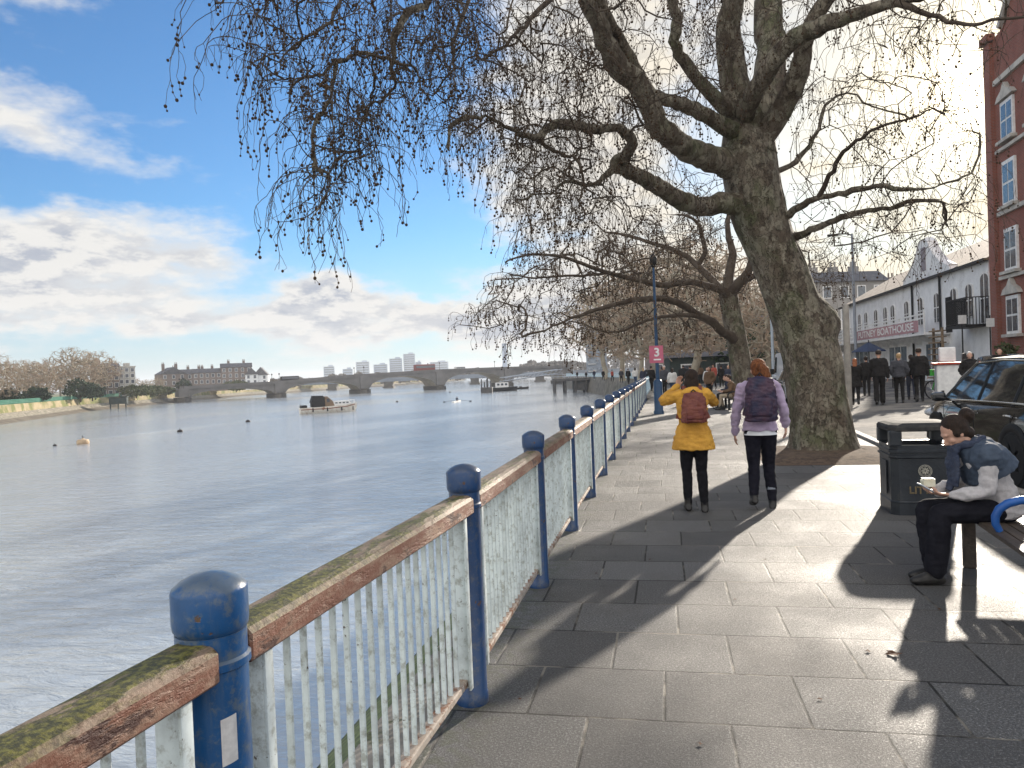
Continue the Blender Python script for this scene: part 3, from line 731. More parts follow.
Gg=limb([(745,208,TD,15),(726,203,TD-.3,11.5),(706,206,TD-.6,10.5),(688,203,TD-.9,10),(668,193,TD-1.2,9.5),(650,182,TD-1.5,8.5),(634,173,TD-1.8,8),(616,165,TD-2.1,8),(624,158,TD-2.2,7.5),(631,148,TD-2.3,6.5),(629,136,TD-2.5,6),(614,128,TD-2.7,5.5),(600,130,TD-2.9,5.5),(582,126,TD-3.1,5.2),(563,123,TD-3.3,5),(550,127,TD-3.5,4.4),(537,138,TD-3.7,3.6),(520,133,TD-3.9,2.6),(500,122,TD-4.1,2.1),(483,117,TD-4.3,1.9),(466,118,TD-4.5,1.7),(450,127,TD-4.7,1.4),(449,150,TD-4.8,1.0)])
g2=limb([(616,165,TD-2.1,5),(602,178,TD-2.3,3),(590,186,TD-2.5,2.2),(570,181,TD-2.9,1.7),(552,192,TD-3.2,1.2)])
g3=limb([(537,138,TD-3.7,3),(546,146,TD-3.7,2.2),(560,154,TD-3.6,2.0),(577,160,TD-3.6,1.6),(583,185,TD-3.6,1.3),(578,203,TD-3.6,1.0)])
H1=limb([(783,240,TD,8),(797,237,TD-.2,5),(815,228,TD-.5,4.2),(835,220,TD-.8,3.8),(860,212,TD-1.1,3.2),(890,207,TD-1.4,2.5),(925,199,TD-1.8,1.8),(955,205,TD-2.1,1.1)])
H2=limb([(775,222,TD,7),(786,216,TD-.3,5),(800,207,TD-.6,4.2),(818,198,TD-.9,3.8),(845,192,TD-1.2,3.2),(877,186,TD-1.6,2.6),(910,190,TD-2,2.0),(940,186,TD-2.3,1.4),(970,174,TD-2.6,0.9)])
H3=limb([(818,198,TD-.9,3),(830,175,TD-1.3,2.6),(843,153,TD-1.7,2.3),(860,138,TD-2.1,1.9),(880,127,TD-2.4,1.6),(905,120,TD-2.7,1.2),(932,109,TD-3,.9)])
H4=limb([(775,180,TD,5),(790,165,TD+.5,3),(806,150,TD+.9,2.4),(818,130,TD+1.3,1.9),(825,105,TD+1.6,1.3)])
# limb that leaves the crown high up and comes down towards the camera, left
K0=limb([(450,-70,TD-4.5,6),(440,-30,TD-4.9,5),(426,4,TD-5.2,3.6),(405,16,TD-5.5,3.2),(394,38,TD-5.7,2.8),(392,61,TD-5.8,2.4),(395,88,TD-5.8,1.6)],D_[-1])
K1=limb([(393,61,TD-5.8,2.4),(375,55,TD-6.0,2.1),(356,55,TD-6.1,2),(336,62,TD-6.3,1.9),(319,76,TD-6.4,1.5),(291,80,TD-6.6,1.0)])
K2=limb([(336,62,TD-6.3,2.2),(333,85,TD-6.3,2.1),(327,104,TD-6.4,2.0),(315,120,TD-6.5,1.8),(313,145,TD-6.5,1.5),(314,168,TD-6.6,1.2)])
K3=limb([(395,88,TD-5.8,1.7),(385,98,TD-5.9,1.5),(372,104,TD-6.1,1.2),(352,112,TD-6.3,.9)])
K4=limb([(440,-30,TD-4.9,4),(400,-45,TD-5.4,3.2),(350,-40,TD-5.9,2.8),(300,-25,TD-6.3,2.2),(250,-12,TD-6.7,1.6),(215,5,TD-7.0,1.0)])
K5=limb([(350,-40,TD-5.9,2.5),(345,-10,TD-6.1,2.2),(330,20,TD-6.3,1.9),(300,42,TD-6.5,1.4),(280,60,TD-6.7,1)])
K6=limb([(578,-25,TD-3,5),(545,5,TD-3.6,3),(525,25,TD-3.9,2.3),(505,45,TD-4.2,1.8),(480,60,TD-4.5,1.2)])
K7=limb([(500,-80,TD-4,5),(480,-30,TD-4.4,3),(470,0,TD-4.8,2.2),(455,35,TD-5.2,1.8),(452,70,TD-5.4,1.2)])
K8=limb([(892,2,TD-2.9,4),(930,15,TD-3.4,2.6),(965,25,TD-3.8,2.1),(1000,20,TD-4.2,1.6),(1040,15,TD-4.6,1.1)])
NT=len(S.p)
# targets for the finer branches: a volume around the traced limbs
TG=[]
def scatter(n,x0,x1,y0,y1,d0,d1,fn=None):
    c=0
    while c<n:
        x=rng.uniform(x0,x1); y=rng.uniform(y0,y1); d=rng.uniform(d0,d1)
        if fn is None or fn(x,y): TG.append(np.array(PT(x,y,d))); c+=1
left_f=lambda x,y: y < 215-abs(x-330)*0.75 if x<470 else True
scatter(170,205,390,-25,235,TD-7.2,TD-5.8,lambda x,y: y<(-20+ (x-190)*1.55 if x<300 else 225-(x-300)*0.75))
scatter(150,380,480,-40,105,TD-6.2,TD-4.2)
scatter(190,440,600,-30,215,TD-5.2,TD-2.4,lambda x,y: y<130+ (x-440)*0.6)
scatter(170,500,660,60,250,TD-4.0,TD-1.5)
scatter(170,560,740,-60,120,TD-4.0,TD+1.0)
scatter(90,700,840,-80,90,TD-3,TD+2.5)
scatter(300,790,985,70,262,TD-3.2,TD+1.5,lambda x,y: y<268-abs(x-880)*0.25 and y>60+abs(x-900)*0.2)
scatter(110,820,1010,-40,60,TD-4.4,TD-1.0)
scatter(40,660,740,150,260,TD-2,TD+.5)
# crown above the frame (throws the dappled shade)
for _ in range(36):
    a=rng.uniform(0,2*math.pi); rr=rng.uniform(1,6); p=np.array(PT(740,-200,TD))+np.array([rr*math.cos(a)-1.5,rr*math.sin(a)-2,rng.uniform(-2.0,2.5)]); TG.append(p)
tips=attract(S,TG,rng,step=0.20,arch=0.22,wig=0.022,start=len(tr)-3)
NB=len(S.p)
allr=S.radii(tip=0.0042,ex=2.4)
cand=[i for i in range(NT,NB)]
P_all=np.array(S.p)
thin=[i for i in range(NB) if (i>=NT and allr[i]<0.03) or (i<NT and allr[i]<0.045)]
thin=np.array(thin)
tt=P_all[thin]
# only hang twigs where the crown comes within sight
def vis_w(p):
    q=CM.transposed()@(Vector(p)-Vector((0,0,EYE))); 
    if q.z>-0.5: return 0
    x=512+745*q.x/-q.z; y=384-745*q.y/-q.z
    if x<150 or x>1060 or y<-220: return 0.06
    if 700<x<850 and y>110 and -q.z<13.9: return 0.0
    if x>760: return 0.55
    if x<480: return 0.78
    return 1.0
w=np.array([vis_w(p) for p in tt]); w/=w.sum()
starts=rng.choice(thin,3000,replace=True,p=w)
C1,R1=droop(S,starts,rng,(0.25,1.15),0.085,balls=0.42,fork=0.42,ballr=(0.0095,0.0180))
r=S.radii(tip=0.0025,ex=2.7); r[NT:NB]=np.clip(r[NT:NB],0.0062,0.019)
P_all=np.array(S.p)-O
par=np.array(S.par)
chs=chains(par,np.array(r),len(S.p))
mainc=[]; limbc=[]; twigc=[]
for c in chs:
    mx=max(r[i] for i in c[1:]) if len(c)>1 else 0
    (limbc if mx>0.012 else twigc).append(c)
def sides(x): return 28 if x>0.4 else 16 if x>0.1 else 9 if x>0.04 else 5 if x>0.012 else 3
trunk_ids=set(tr)
# trunk as its own finely ringed surface with flare, ribs and burl
def smooth_trunk(pts,n=72,dz=0.07,flare=0.42,burl=None,amp=0.06,seed=0.0):
    """pts: (pos,radius) from the ground up"""
    P=[np.array(a[0]) for a in pts]; Rr=[a[1] for a in pts]; ps=[];rs_=[]
    for i in range(1,len(P)):
        p0=P[max(i-2,0)];p1=P[i-1];p2=P[i];p3=P[min(i+1,len(P)-1)]; k=max(2,int(np.linalg.norm(p2-p1)/dz))
        for j in range(k+(1 if i==len(P)-1 else 0)):
            t=j/k; ps.append(0.5*((2*p1)+(-p0+p2)*t+(2*p0-5*p1+4*p2-p3)*t*t+(-p0+3*p1-3*p2+p3)*t**3)); rs_.append(Rr[i-1]+(Rr[i]-Rr[i-1])*t)
    v=[];f=[]; K=len(ps); z0=ps[0][2]
    for i,(p,rad) in enumerate(zip(ps,rs_)):
        h=p[2]-z0; fl=flare*math.exp(-h/0.22)
        for j in range(n):
            a=2*math.pi*j/n; dv=Vector((math.cos(a),math.sin(a),0)); s3=Vector((math.cos(a)*1.6,math.sin(a)*1.6,h*0.55+seed))
            q=rad*(1+amp*1.5*noise.noise(s3)+amp*0.9*noise.noise(s3*2.7)+0.35*amp*noise.noise(s3*7))
            q+=fl*rad*(0.45+0.75*max(0,noise.noise(Vector((math.cos(a)*2.2,math.sin(a)*2.2,seed+9)))+0.35))
            c=Vector(p)+dv*q
            if burl:
                for bp,br,bh in burl:
                    dd=(c-Vector(bp)).length
                    if dd<br: c=c+dv*bh*(0.5+0.5*math.cos(math.pi*dd/br))*(1+0.3*noise.noise(c*7))
            v.append(c)
    f=[(i*n+j,i*n+(j+1)%n,(i+1)*n+(j+1)%n,(i+1)*n+j) for i in range(K-1) for j in range(n)]+[tuple((K-1)*n+j for j in range(n))]
    return v,f
tp=[(np.array(a)-O,b*0.98) for a,b in trunk_pts]; tp[0]=(tp[0][0]*np.array([1,1,0])+np.array([0,0,-0.1]),tp[0][1])
bl=np.array(PT(830,318,TD))-O; bl2=np.array(PT(760,318,TD-.6))-O; bl3=np.array(PT(835,360,TD-.3))-O
v,f=smooth_trunk(tp,burl=[(bl,0.62,0.20),(bl2,0.5,0.05),(bl3,0.5,0.07)],flare=.30)
tb=MB(); tb.add(v,f,0,True); tb.build('trunk',M_BARK,T1,fix=False)
limbc2=[]
for c in limbc:
    c2=[i for i in c if i not in trunk_ids or i in tr[-4:]]
    if c[0] in trunk_ids and c[1] not in trunk_ids: c2=c[:]   # a limb starts inside the trunk
    if len(c2)>1: limbc2.append(c2)
ra=np.array(r)
link('limbs',tubes_mesh('limbs',P_all,ra,[c for c in limbc2 if max(ra[c[1:]])>0.065],sides,M_BARK,jit=0.022),T1)
link('branches',tubes_mesh('branches',P_all,ra,[c for c in limbc2 if max(ra[c[1:]])<=0.065],sides,M_TWIG),T1)
link('twigs',tubes_mesh('twigs',P_all,ra,twigc,lambda x:3,M_TWIG),T1,kind='stuff')
link('seed_balls',balls_mesh('seed_balls',np.array(C1)-O,np.array(R1),M_SEED),T1,kind='stuff')
print('big tree: nodes',len(S.p),'balls',len(C1))

# ---------------- second plane tree, 31 m away -----------------
rng=np.random.RandomState(23); S=Skel(); T2=thing('plane_tree','mid distance plane tree with low arching limbs over the path, behind the walkers','tree',GR(747,403)); O=np.array(T2.location); TD=GR(747,403).length*0.975
q=CM.transposed()@(Vector(T2.location)-Vector((0,0,EYE))); TD=-q.z
tp=L_([(747,405,TD,13),(744,385,TD,11),(740,360,TD,10.5),(736,335,TD,10),(731,310,TD,9.5),(728,293,TD,9)])
tr=S.limb(tp,sub=3); top=tr[-1]
a_=limb([(740,345,TD,6),(730,336,TD-.5,5.2),(721,331,TD-1,4.8),(712,322,TD-1.5,4.5),(700,316,TD-2,4.2),(686,307,TD-2.6,4),(665,299,TD-3.4,3.6),(637,300,TD-4.4,3.0),(609,306,TD-5.2,2.4),(581,315,TD-6,1.8),(563,322,TD-6.6,1.3),(545,330,TD-7,1)])
b_=limb([(729,298,TD,7),(721,290,TD-.6,4.5),(707,286,TD-1,3.8),(690,282,TD-1.5,3.5),(665,285,TD-2.5,3.3),(637,280,TD-3.5,2.9),(609,273,TD-4.5,2.4),(581,263,TD-5.4,2),(558,256,TD-6,1.6),(528,255,TD-6.8,1.1),(505,262,TD-7.5,.9)])
c_=limb([(724,291,TD-.3,5),(712,280,TD+.3,4),(700,268,TD+.8,3.6),(690,259,TD+1.2,3.1),(672,249,TD+1.4,2.6),(651,243,TD+1.6,2.1),(630,236,TD+1.8,1.6),(605,232,TD+2,1)])
d_=limb([(697,266,TD+1,3),(705,252,TD+.6,2.6),(702,235,TD+.4,2.2),(697,222,TD,1.7),(683,215,TD-.4,1.1)])
e_=limb([(728,293,TD,7),(729,275,TD+.3,5),(733,255,TD+.6,4.3),(729,238,TD+.8,3.3),(728,220,TD+1,2.5),(735,200,TD+1.2,1.6)],top)
f_=limb([(728,296,TD,7),(738,284,TD-.5,5.5),(748,272,TD-1,4.5),(752,255,TD-1.4,3.5),(752,235,TD-1.8,2.7),(760,212,TD-2.2,1.8)])
f2=limb([(738,284,TD-.5,4),(755,275,TD+.4,3),(775,262,TD+1.2,2.4),(800,250,TD+2,1.6)])
h_=limb([(609,273,TD-4.5,1.8),(590,275,TD-5,1.6),(560,276,TD-5.6,1.3),(535,278,TD-6.2,1.1),(510,274,TD-7,.8)])
h2=limb([(700,316,TD-2,3),(680,315,TD-3,2.3),(655,318,TD-4,1.8),(625,330,TD-5,1.2)])
NT=len(S.p); TG=[]
scatter(230,455,700,205,330,TD-8,TD+2,lambda x,y: y>300-(x-455)*0.8 and y<325+ (x-455)*.02 and y>205+abs(x-640)*.12)
scatter(170,600,850,190,300,TD-4,TD+4,lambda x,y: y>190+abs(x-720)*.35)
scatter(50,480,640,300,352,TD-7.5,TD-3)
tips=attract(S,TG,rng,step=0.55,arch=0.2,wig=0.07,start=len(tr)-4)
allr=S.radii(tip=0.006,ex=2.3); thin=[i for i in range(len(S.p)) if allr[i]<0.06 and i>len(tr)]
starts=rng.choice(thin,1700,replace=True)
C1,R1=droop(S,starts,rng,(0.4,1.3),0.16,balls=0.75,fork=0.25,ballr=(0.022,0.034),stalk=.1)
r=S.radii(tip=0.0055,ex=2.6); P_all=np.array(S.p)-O; chs=chains(np.array(S.par),np.array(r),len(S.p)); ra=np.array(r); ts=set(tr)
v,f=smooth_trunk([(np.array(a)-O-np.array([0,0,.1 if i==0 else 0]),b) for i,(a,b) in enumerate(tp)],n=32,dz=.2,flare=.3,seed=4.0)
tb=MB(); tb.add(v,f,0,True); tb.build('trunk',M_BARK,T2,fix=False)
lc=[];tw=[]
for c in chs:
    if len(c)<2: continue
    c2=c if (c[0] in ts and c[1] not in ts) else [i for i in c if i not in ts or i in tr[-3:]]
    if len(c2)<2: continue
    (lc if max(ra[c2[1:]])>0.02 else tw).append(c2)
link('limbs',tubes_mesh('limbs',P_all,ra,lc,lambda x:10 if x>.1 else 5,M_TWIG),T2)
link('twigs',tubes_mesh('twigs',P_all,ra,tw,lambda x:3,M_TWIG),T2,kind='stuff')
link('seed_balls',balls_mesh('seed_balls',np.array(C1)-O,np.array(R1),M_SEED),T2,kind='stuff')

# ---------------- generic bare trees for the distance -----------------
def bare_tree(seed,H,W,ntw,tipr,trunk_r,mt=None,mb_=None,clear=0.22,droopy=0.3):
    rg=np.random.RandomState(seed); S=Skel()
    h0=H*clear; tr=S.limb([((0,0,-0.2),trunk_r*1.3),((0,0,.6),trunk_r),((rg.normal(0,.03)*H,0,h0),trunk_r*.85),((rg.normal(0,.02)*H,rg.normal(0,.03)*H,H*.5),trunk_r*.5),((0,0,H*.78),trunk_r*.2)],sub=4)
    tg=[]
    while len(tg)<ntw:
        p=rg.uniform(-1,1,3); d=np.linalg.norm(p)
        if d>1 or d<0.25: continue
        lump=1+0.22*noise.noise(Vector((p[0]*1.7+seed,p[1]*1.7,p[2]*1.7)))
        z=H*(clear*0.8+(1-clear*0.8)*(0.5+0.5*p[2])); ww=W/2*lump
        tg.append(np.array([p[0]*ww,p[1]*ww,z]))
    attract(S,tg,rg,step=H*0.05,arch=0.2,wig=0.1,start=6)
    n=len(S.p); al=S.radii(tip=.02,ex=2.3); st=[i for i in range(12,n) if al[i]<trunk_r*.35]
    for s_ in rg.choice(st,int(ntw*1.6)):
        d=rg.normal(0,1,3); d[2]=d[2]*.6-droopy*.5; d/=np.linalg.norm(d); p=S.p[s_].copy(); l=s_
        for _ in range(3):
            p=p+d*H*0.022; d=d+rg.normal(0,.35,3)-np.array([0,0,droopy*.25]); d/=np.linalg.norm(d); l=S.node(p,l)
    r=np.array(S.radii(tip=tipr,ex=2.4)); P_=np.array(S.p); ch=chains(np.array(S.par),r,len(S.p))
    big=[c for c in ch if len(c)>1 and max(r[c[1:]])>tipr*3]; sm_=[c for c in ch if len(c)>1 and max(r[c[1:]])<=tipr*3]
    root=bpy.data.objects.new('bare_tree',None); COL.objects.link(root); root.empty_display_size=.3
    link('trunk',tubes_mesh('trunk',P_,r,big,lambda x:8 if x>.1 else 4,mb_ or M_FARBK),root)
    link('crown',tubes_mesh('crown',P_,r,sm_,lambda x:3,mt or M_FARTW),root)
    return root
def leafy(name,seed,W,H,n,ls,mt,c0=0.0):
    """evergreen or shrub: many leaf clumps spread through a lumpy crown"""
    rg=np.random.RandomState(seed); b=MB()
    V=[];F=[]
    k=0
    while k<n:
        p=rg.uniform(-1,1,3); d=np.linalg.norm(p)
        lim=0.82+0.35*noise.noise(Vector((p[0]*2.2+seed,p[1]*2.2,p[2]*2.2)))
        if d>lim or d<lim*0.45: continue
        c=np.array([p[0]*W/2,p[1]*W/2,c0+(H-c0)*(0.5+p[2]*.5)]); a=rg.normal(0,1,3);a/=np.linalg.norm(a); e=np.cross(a,rg.normal(0,1,3)); e/=np.linalg.norm(e); s_=ls*rg.uniform(.5,1.3)
        o=len(V); V+= [c-a*s_,c+e*s_*.55,c+a*s_,c-e*s_*.55]; F.append((o,o+1,o+2,o+3)); k+=1
    b.add(V,F); return b
protos=[bare_tree(3,14,13,760,.032,.38),bare_tree(4,15,15,860,.032,.42),bare_tree(7,12,11,680,.032,.33)]
used=[False]*3
def place_tree(k,loc,rz,sc,label,group):
    p=protos[k]
    if not used[k]:
        used[k]=True; p.location=loc; p.rotation_euler=(0,0,rz); p.scale=sc if isinstance(sc,tuple) else (sc,)*3; p['label']=label; p['category']='tree'; p['group']=group; return p
    return dup(p,loc,rz,label,group,sc)
GRT='bare plane trees further along this bank'
for i,(px,d,k,s_,lab) in enumerate([(690,62,0,.92,'brown bare tree right behind the pink sign lamp post'),(768,58,2,.70,'bare tree seen between the two plane trunks'),
    (655,80,1,.98,'bare tree left of the pink sign, overhanging the river path'),(722,88,0,.98,'bare tree behind the walkers, right of the pink sign'),(640,105,2,1.12,'leftmost bare tree but one where the bank bends'),
    (678,112,1,1.15,'bare tree deep in the row beyond the crowd'),(622,128,0,1.25,'bare tree at the bend of the river bank'),(745,112,1,.9,'bare tree far behind the mid distance plane tree'),(606,165,2,1.75,'farthest bare tree standing over the river wall')]):
    p=PT(px,371,d); place_tree(k,(p.x,p.y,0),i*1.3,s_,lab,GRT)
GLB='bare trees on the opposite bank'
lb=[(-14,0,1,.80),(8,4,0,.72),(26,10,1,.72),(46,6,0,.80),(60,16,2,.86),(74,12,1,1.02),(86,20,0,.95),(98,14,1,1.0),(108,26,2,.90),(120,22,0,.62),(146,20,2,.50),(158,28,0,.5),(34,30,2,.95),(132,14,1,.48)]
lb=[(a_,132+.5*max(a_,0)+.00115*a_*a_+24+b_,c_,d_) for a_,b_,c_,d_ in lb]
labs=['at the left edge of the photo','next to the left edge, over green railing','rounded and grey brown in the far left row','pale limbed, in the middle of the far left row','slender, beside the tallest far tree','the tallest tree of the far bank','tall tree just behind the tallest one','wide crowned, right of the tallest tree','airy, with sky showing through, by the pale building','small, in front of the pale building','low, between pale building and brick houses','low, just left of the brick houses','set back behind the far left row','low, right beside the pale building']
for i,((px,d,k,s_),lab) in enumerate(zip(lb,labs)):
    hz=374-0.04*(px-512); p=PT(px,hz,d); place_tree(k,(p.x,p.y,-0.9),i*2.1,s_*1.0,'bare winter tree across the river, '+lab,GLB)
M_EVG=mat('evergreen_leaf',(0.018,0.035,0.022),(0.045,0.07,0.03),.5,0.85,spec=.2)
M_SHR=mat('shrub_leaf',(0.05,0.075,0.03),(0.10,0.10,0.045),.5,0.85,spec=.2)
for i,(px,d,w_,h_,lab,mt) in enumerate([(80,202,9,6.5,'dark evergreen bush on the opposite bank below the tallest tree',M_EVG),(8,166,7,4.4,'dark bush at the far left on the opposite bank',M_EVG),(36,178,7,4.5,'dark evergreen bush left of the big far evergreen',M_EVG),(92,212,8,4.5,'dark bush between two far evergreens across the river',M_EVG),
     (184,300,7,6.4,'dark conifer in front of the brick houses across the river',M_EVG),(166,272,8,3.4,'low shrub left of the dark far conifer',M_SHR),(136,236,12,4.5,'brown green shrub under the pale far building',M_SHR),(150,250,12,4,'wide brown green shrub between pale building and brick houses',M_SHR),
     (762,70,9,6.2,'dark evergreen tree behind the plane trunks on this bank',M_EVG),(722,95,13,4,'dark hedge behind the crowd on this bank',M_EVG),(752,100,10,4,'green hedge left of the big trunk in the distance',M_SHR),(236,312,14,5,'rusty brown shrubs by the brick houses across the river',M_SHR)]):
    hz=374-0.04*(px-512); p=PT(px,hz,d); z=-1.0 if px<400 else 0
    t=thing('evergreen_bush' if mt is M_EVG else 'shrub',lab,'bush',(p.x,p.y,z))
    leafy('x',40+i,w_,h_,1500,.38 if d>120 else .25,mt,0.0).build('foliage',mt,t,fix=False)
    st_=MB(); st_.tube([(0,0,-.3),(0.1,0,h_*.35),(0,.1,h_*.6)],[.22,.16,.08],6); st_.build('stem',M_TWIG,t)
# ================================================================== OPPOSITE BANK
LB=[(-40,-30),(-80,44),(-119,114),(-158,184),(-187,274),(-205,345),(-215,520),(-240,900),(-420,1500)]
def off(i,dn):
    a=Vector(LB[max(i-1,0)]);b=Vector(LB[min(i+1,len(LB)-1)]); t=(b-a).normalized(); n=Vector((-t.y,t.x)); p=Vector(LB[i])+n*dn; return p
M_MUD=mat('river_mud',(0.12,0.10,0.075),(0.18,0.155,0.115),.5,0.8,c3=(0.1,0.085,0.06),s3=.3)
M_RUB=mat('rubble',(0.30,0.27,0.21),(0.14,0.13,0.10),1.6,0.9,.8,3,c3=(0.42,0.38,0.31),s3=1.0)
M_FWALL=mat('far_wall_stone',(0.36,0.29,0.18),(0.27,0.23,0.13),.35,0.9,c3=(0.14,0.15,0.05),s3=.25,t3=(.45,.6))
mb=MB()
for i in range(len(LB)-1):
    A=[(0-3,-4.6),(0.6,-3.85),(2.6,-3.2)]; 
    for (d0,z0),(d1,z1) in zip(A[:-1],A[1:]): mb.quad((*off(i,d0),z0),(*off(i+1,d0),z0),(*off(i+1,d1),z1),(*off(i,d1),z1))
mb.build('foreshore',M_MUD,kind='structure')
mb=MB(); rg=random.Random(4)
for i in range(len(LB)-1): mb.quad((*off(i,2.5),-3.25),(*off(i+1,2.5),-3.25),(*off(i+1,4.4),-2.1),(*off(i,4.4),-2.1))
mb.build('rubble_slope',M_RUB,kind='structure')
mb=MB()
for i in range(len(LB)-1):
    mb.quad((*off(i,4.3),-2.15),(*off(i+1,4.3),-2.15),(*off(i+1,4.6),-0.5),(*off(i,4.6),-0.5)); mb.quad((*off(i,4.6),-0.5),(*off(i+1,4.6),-0.5),(*off(i+1,5.6),-0.5),(*off(i,5.6),-0.5))
mb.build('embankment_wall',M_FWALL,kind='structure')
mb=MB()
for i in range(len(LB)-1): mb.quad((*off(i,5.55),-0.6),(*off(i+1,5.55),-0.6),(-4200,LB[i+1][1] if i<len(LB)-2 else 4200,-0.6),(-4200,LB[i][1] if i else -400,-0.6))
mb.build('far_bank_ground',M_GRASS,kind='structure')
ft=thing('bank_fence','green painted railing running along the top of the opposite bank','fence',(0,0,0))
mb=MB()
for i in range(0,4):
    a=off(i,5.0);b=off(i+1,5.0); L=(b-a).length
    for z in (.42,.10,-.2): mb.tube([(*a,z),(*b,z)],.06,4)
    for k in range(int(L/0.7)):
        p=a+(b-a)*(k/int(L/.7)); mb.box((p.x,p.y,-.05),(.13,.13,1.0))
mb.build('rail_panel',mat('green_fence_paint',(0.05,0.22,0.15),(0.09,0.26,0.19),.4,.6),ft)

# ================================================================== BRIDGE
M_BR=mat('bridge_granite',(0.17,0.16,0.155),(0.125,0.12,0.115),.25,0.8,c3=(0.16,0.15,0.145),s3=.12,t3=(.5,.7))
M_BRD=mat('wet_pier_stone',(0.06,0.055,0.05),(0.10,0.09,0.075),.5,0.7)
M_ARCH=mat('arch_soffit_stone',(0.42,0.36,0.27),(0.32,0.28,0.22),.4,0.8)
BP=[(-172.5,243,1.9),(-147,266,2.5),(-121.5,289,4.1),(-96,312,4.9),(-70.5,335,5.0),(-45,358,4.7)]
br=thing('stone_bridge','long low granite road bridge of five arches crossing the river','bridge',(0,0,0))
dv=Vector((25.5,23,0)).normalized(); nv=Vector((dv.y,-dv.x,0)); BW=12.0
for i in range(5):
    a=Vector(BP[i][:2]+(0,));b=Vector(BP[i+1][:2]+(0,)); za,zb=BP[i][2],BP[i+1][2]; L=(b-a).length; pw=1.9; n=22
    top=[];bot=[]
    for k in range(n+1):
        t=k/n; p=a+dv*(pw+(L-2*pw)*t); zt=za+(zb-za)*((pw+(L-2*pw)*t)/L); cr=(za+zb)/2-1.9
        top.append((p,zt)); bot.append((p,-2.3+(cr+2.3)*math.sqrt(max(0,1-(2*t-1)**2))**1.0))
    m=MB()
    for side in(0,1):
        o=nv*(BW*side)
        for k in range(n):
            m.quad((*(top[k][0]-o)[:2],top[k][1]-1.0),(*(top[k+1][0]-o)[:2],top[k+1][1]-1.0),(*(bot[k+1][0]-o)[:2],bot[k+1][1]),(*(bot[k][0]-o)[:2],bot[k][1]))
    for k in range(n): m.quad((*top[k][0][:2],top[k][1]-1.0),(*top[k+1][0][:2],top[k+1][1]-1.0),(*(top[k+1][0]-nv*BW)[:2],top[k+1][1]-1.0),(*(top[k][0]-nv*BW)[:2],top[k][1]-1.0))
    sp=m.build('span',M_BR,br,fix=False)
    m=MB()
    for k in range(n): m.quad((*bot[k][0][:2],bot[k][1]+.003),(*bot[k+1][0][:2],bot[k+1][1]+.003),(*(bot[k+1][0]-nv*BW)[:2],bot[k+1][1]+.003),(*(bot[k][0]-nv*BW)[:2],bot[k][1]+.003))
    m.build('soffit',M_ARCH,sp,fix=False)
    m=MB()                                                   # voussoir ring, proud of the face
    for k in range(n):
        p0,p1=bot[k],bot[k+1]; q=nv*0.06
        m.quad((*(p0[0]+q)[:2],p0[1]),(*(p1[0]+q)[:2],p1[1]),(*(p1[0]+q)[:2],p1[1]+.55),(*(p0[0]+q)[:2],p0[1]+.55))
    m.build('arch_ring',M_BR,sp,fix=False)
    for side in(0,1):
        o=nv*(-BW*side+(0.15 if side==0 else -.15)); m=MB(); N=nv*0.2
        for (z0,z1,ex) in ((-1.05,-.85,.12),(-.85,-.08,0),(-.08,.06,.08)):
            for k in range(6):
                t0=k/6;t1=(k+1)/6; p0=a+dv*(L*t0);p1=a+dv*(L*t1); y0=za+(zb-za)*t0;y1=za+(zb-za)*t1
                e=nv*(0.2+ex)
                vs=[(p0+o-e),(p0+o+e),(p1+o+e),(p1+o-e)]; zz=[y0,y0,y1,y1]
                V=[(v.x,v.y,z+z0) for v,z in zip(vs,zz)]+[(v.x,v.y,z+z1) for v,z in zip(vs,zz)]
                m.add(V,[(0,3,2,1),(4,5,6,7),(0,1,5,4),(1,2,6,5),(2,3,7,6),(3,0,4,7)])
        m.build('parapet',M_BR,br)
for i in range(6):
    x,y,zt=BP[i]; c=Vector((x,y,0))-nv*(BW/2); m=MB(); T=Matrix.Translation(c)@Matrix.Rotation(math.atan2(dv.y,dv.x),4,'Z')
    m.box((0,0,-.8+(zt-1)/2-.1),(3.6,BW+.9,zt-.6+1.8),M=T); po=m.build('pier',M_BR,br)
    m=MB(); m.prism([(-2.3,-BW/2-1.0),(-1.3,-BW/2-2.6),(0,-BW/2-3.4),(1.3,-BW/2-2.6),(2.3,-BW/2-1.0),(2.3,BW/2+1.2),(0,BW/2+3.4),(-2.3,BW/2+1.2)],'z',-5,-2.25,M=T); m.build('cutwater',M_BRD,po)
    for sy in (1,-1):
        ll=MB(); ll.tube([(0,sy*(BW/2+.2),zt-1),(0,sy*(BW/2+.2),zt+2.6)],[.12,.07],6,M=T); ll.ball((0,0,0),(.28,.28,.38),M=T@Matrix.Translation((0,sy*(BW/2+.2),zt+2.8))); ll.build('lamp',M_DARK,br)
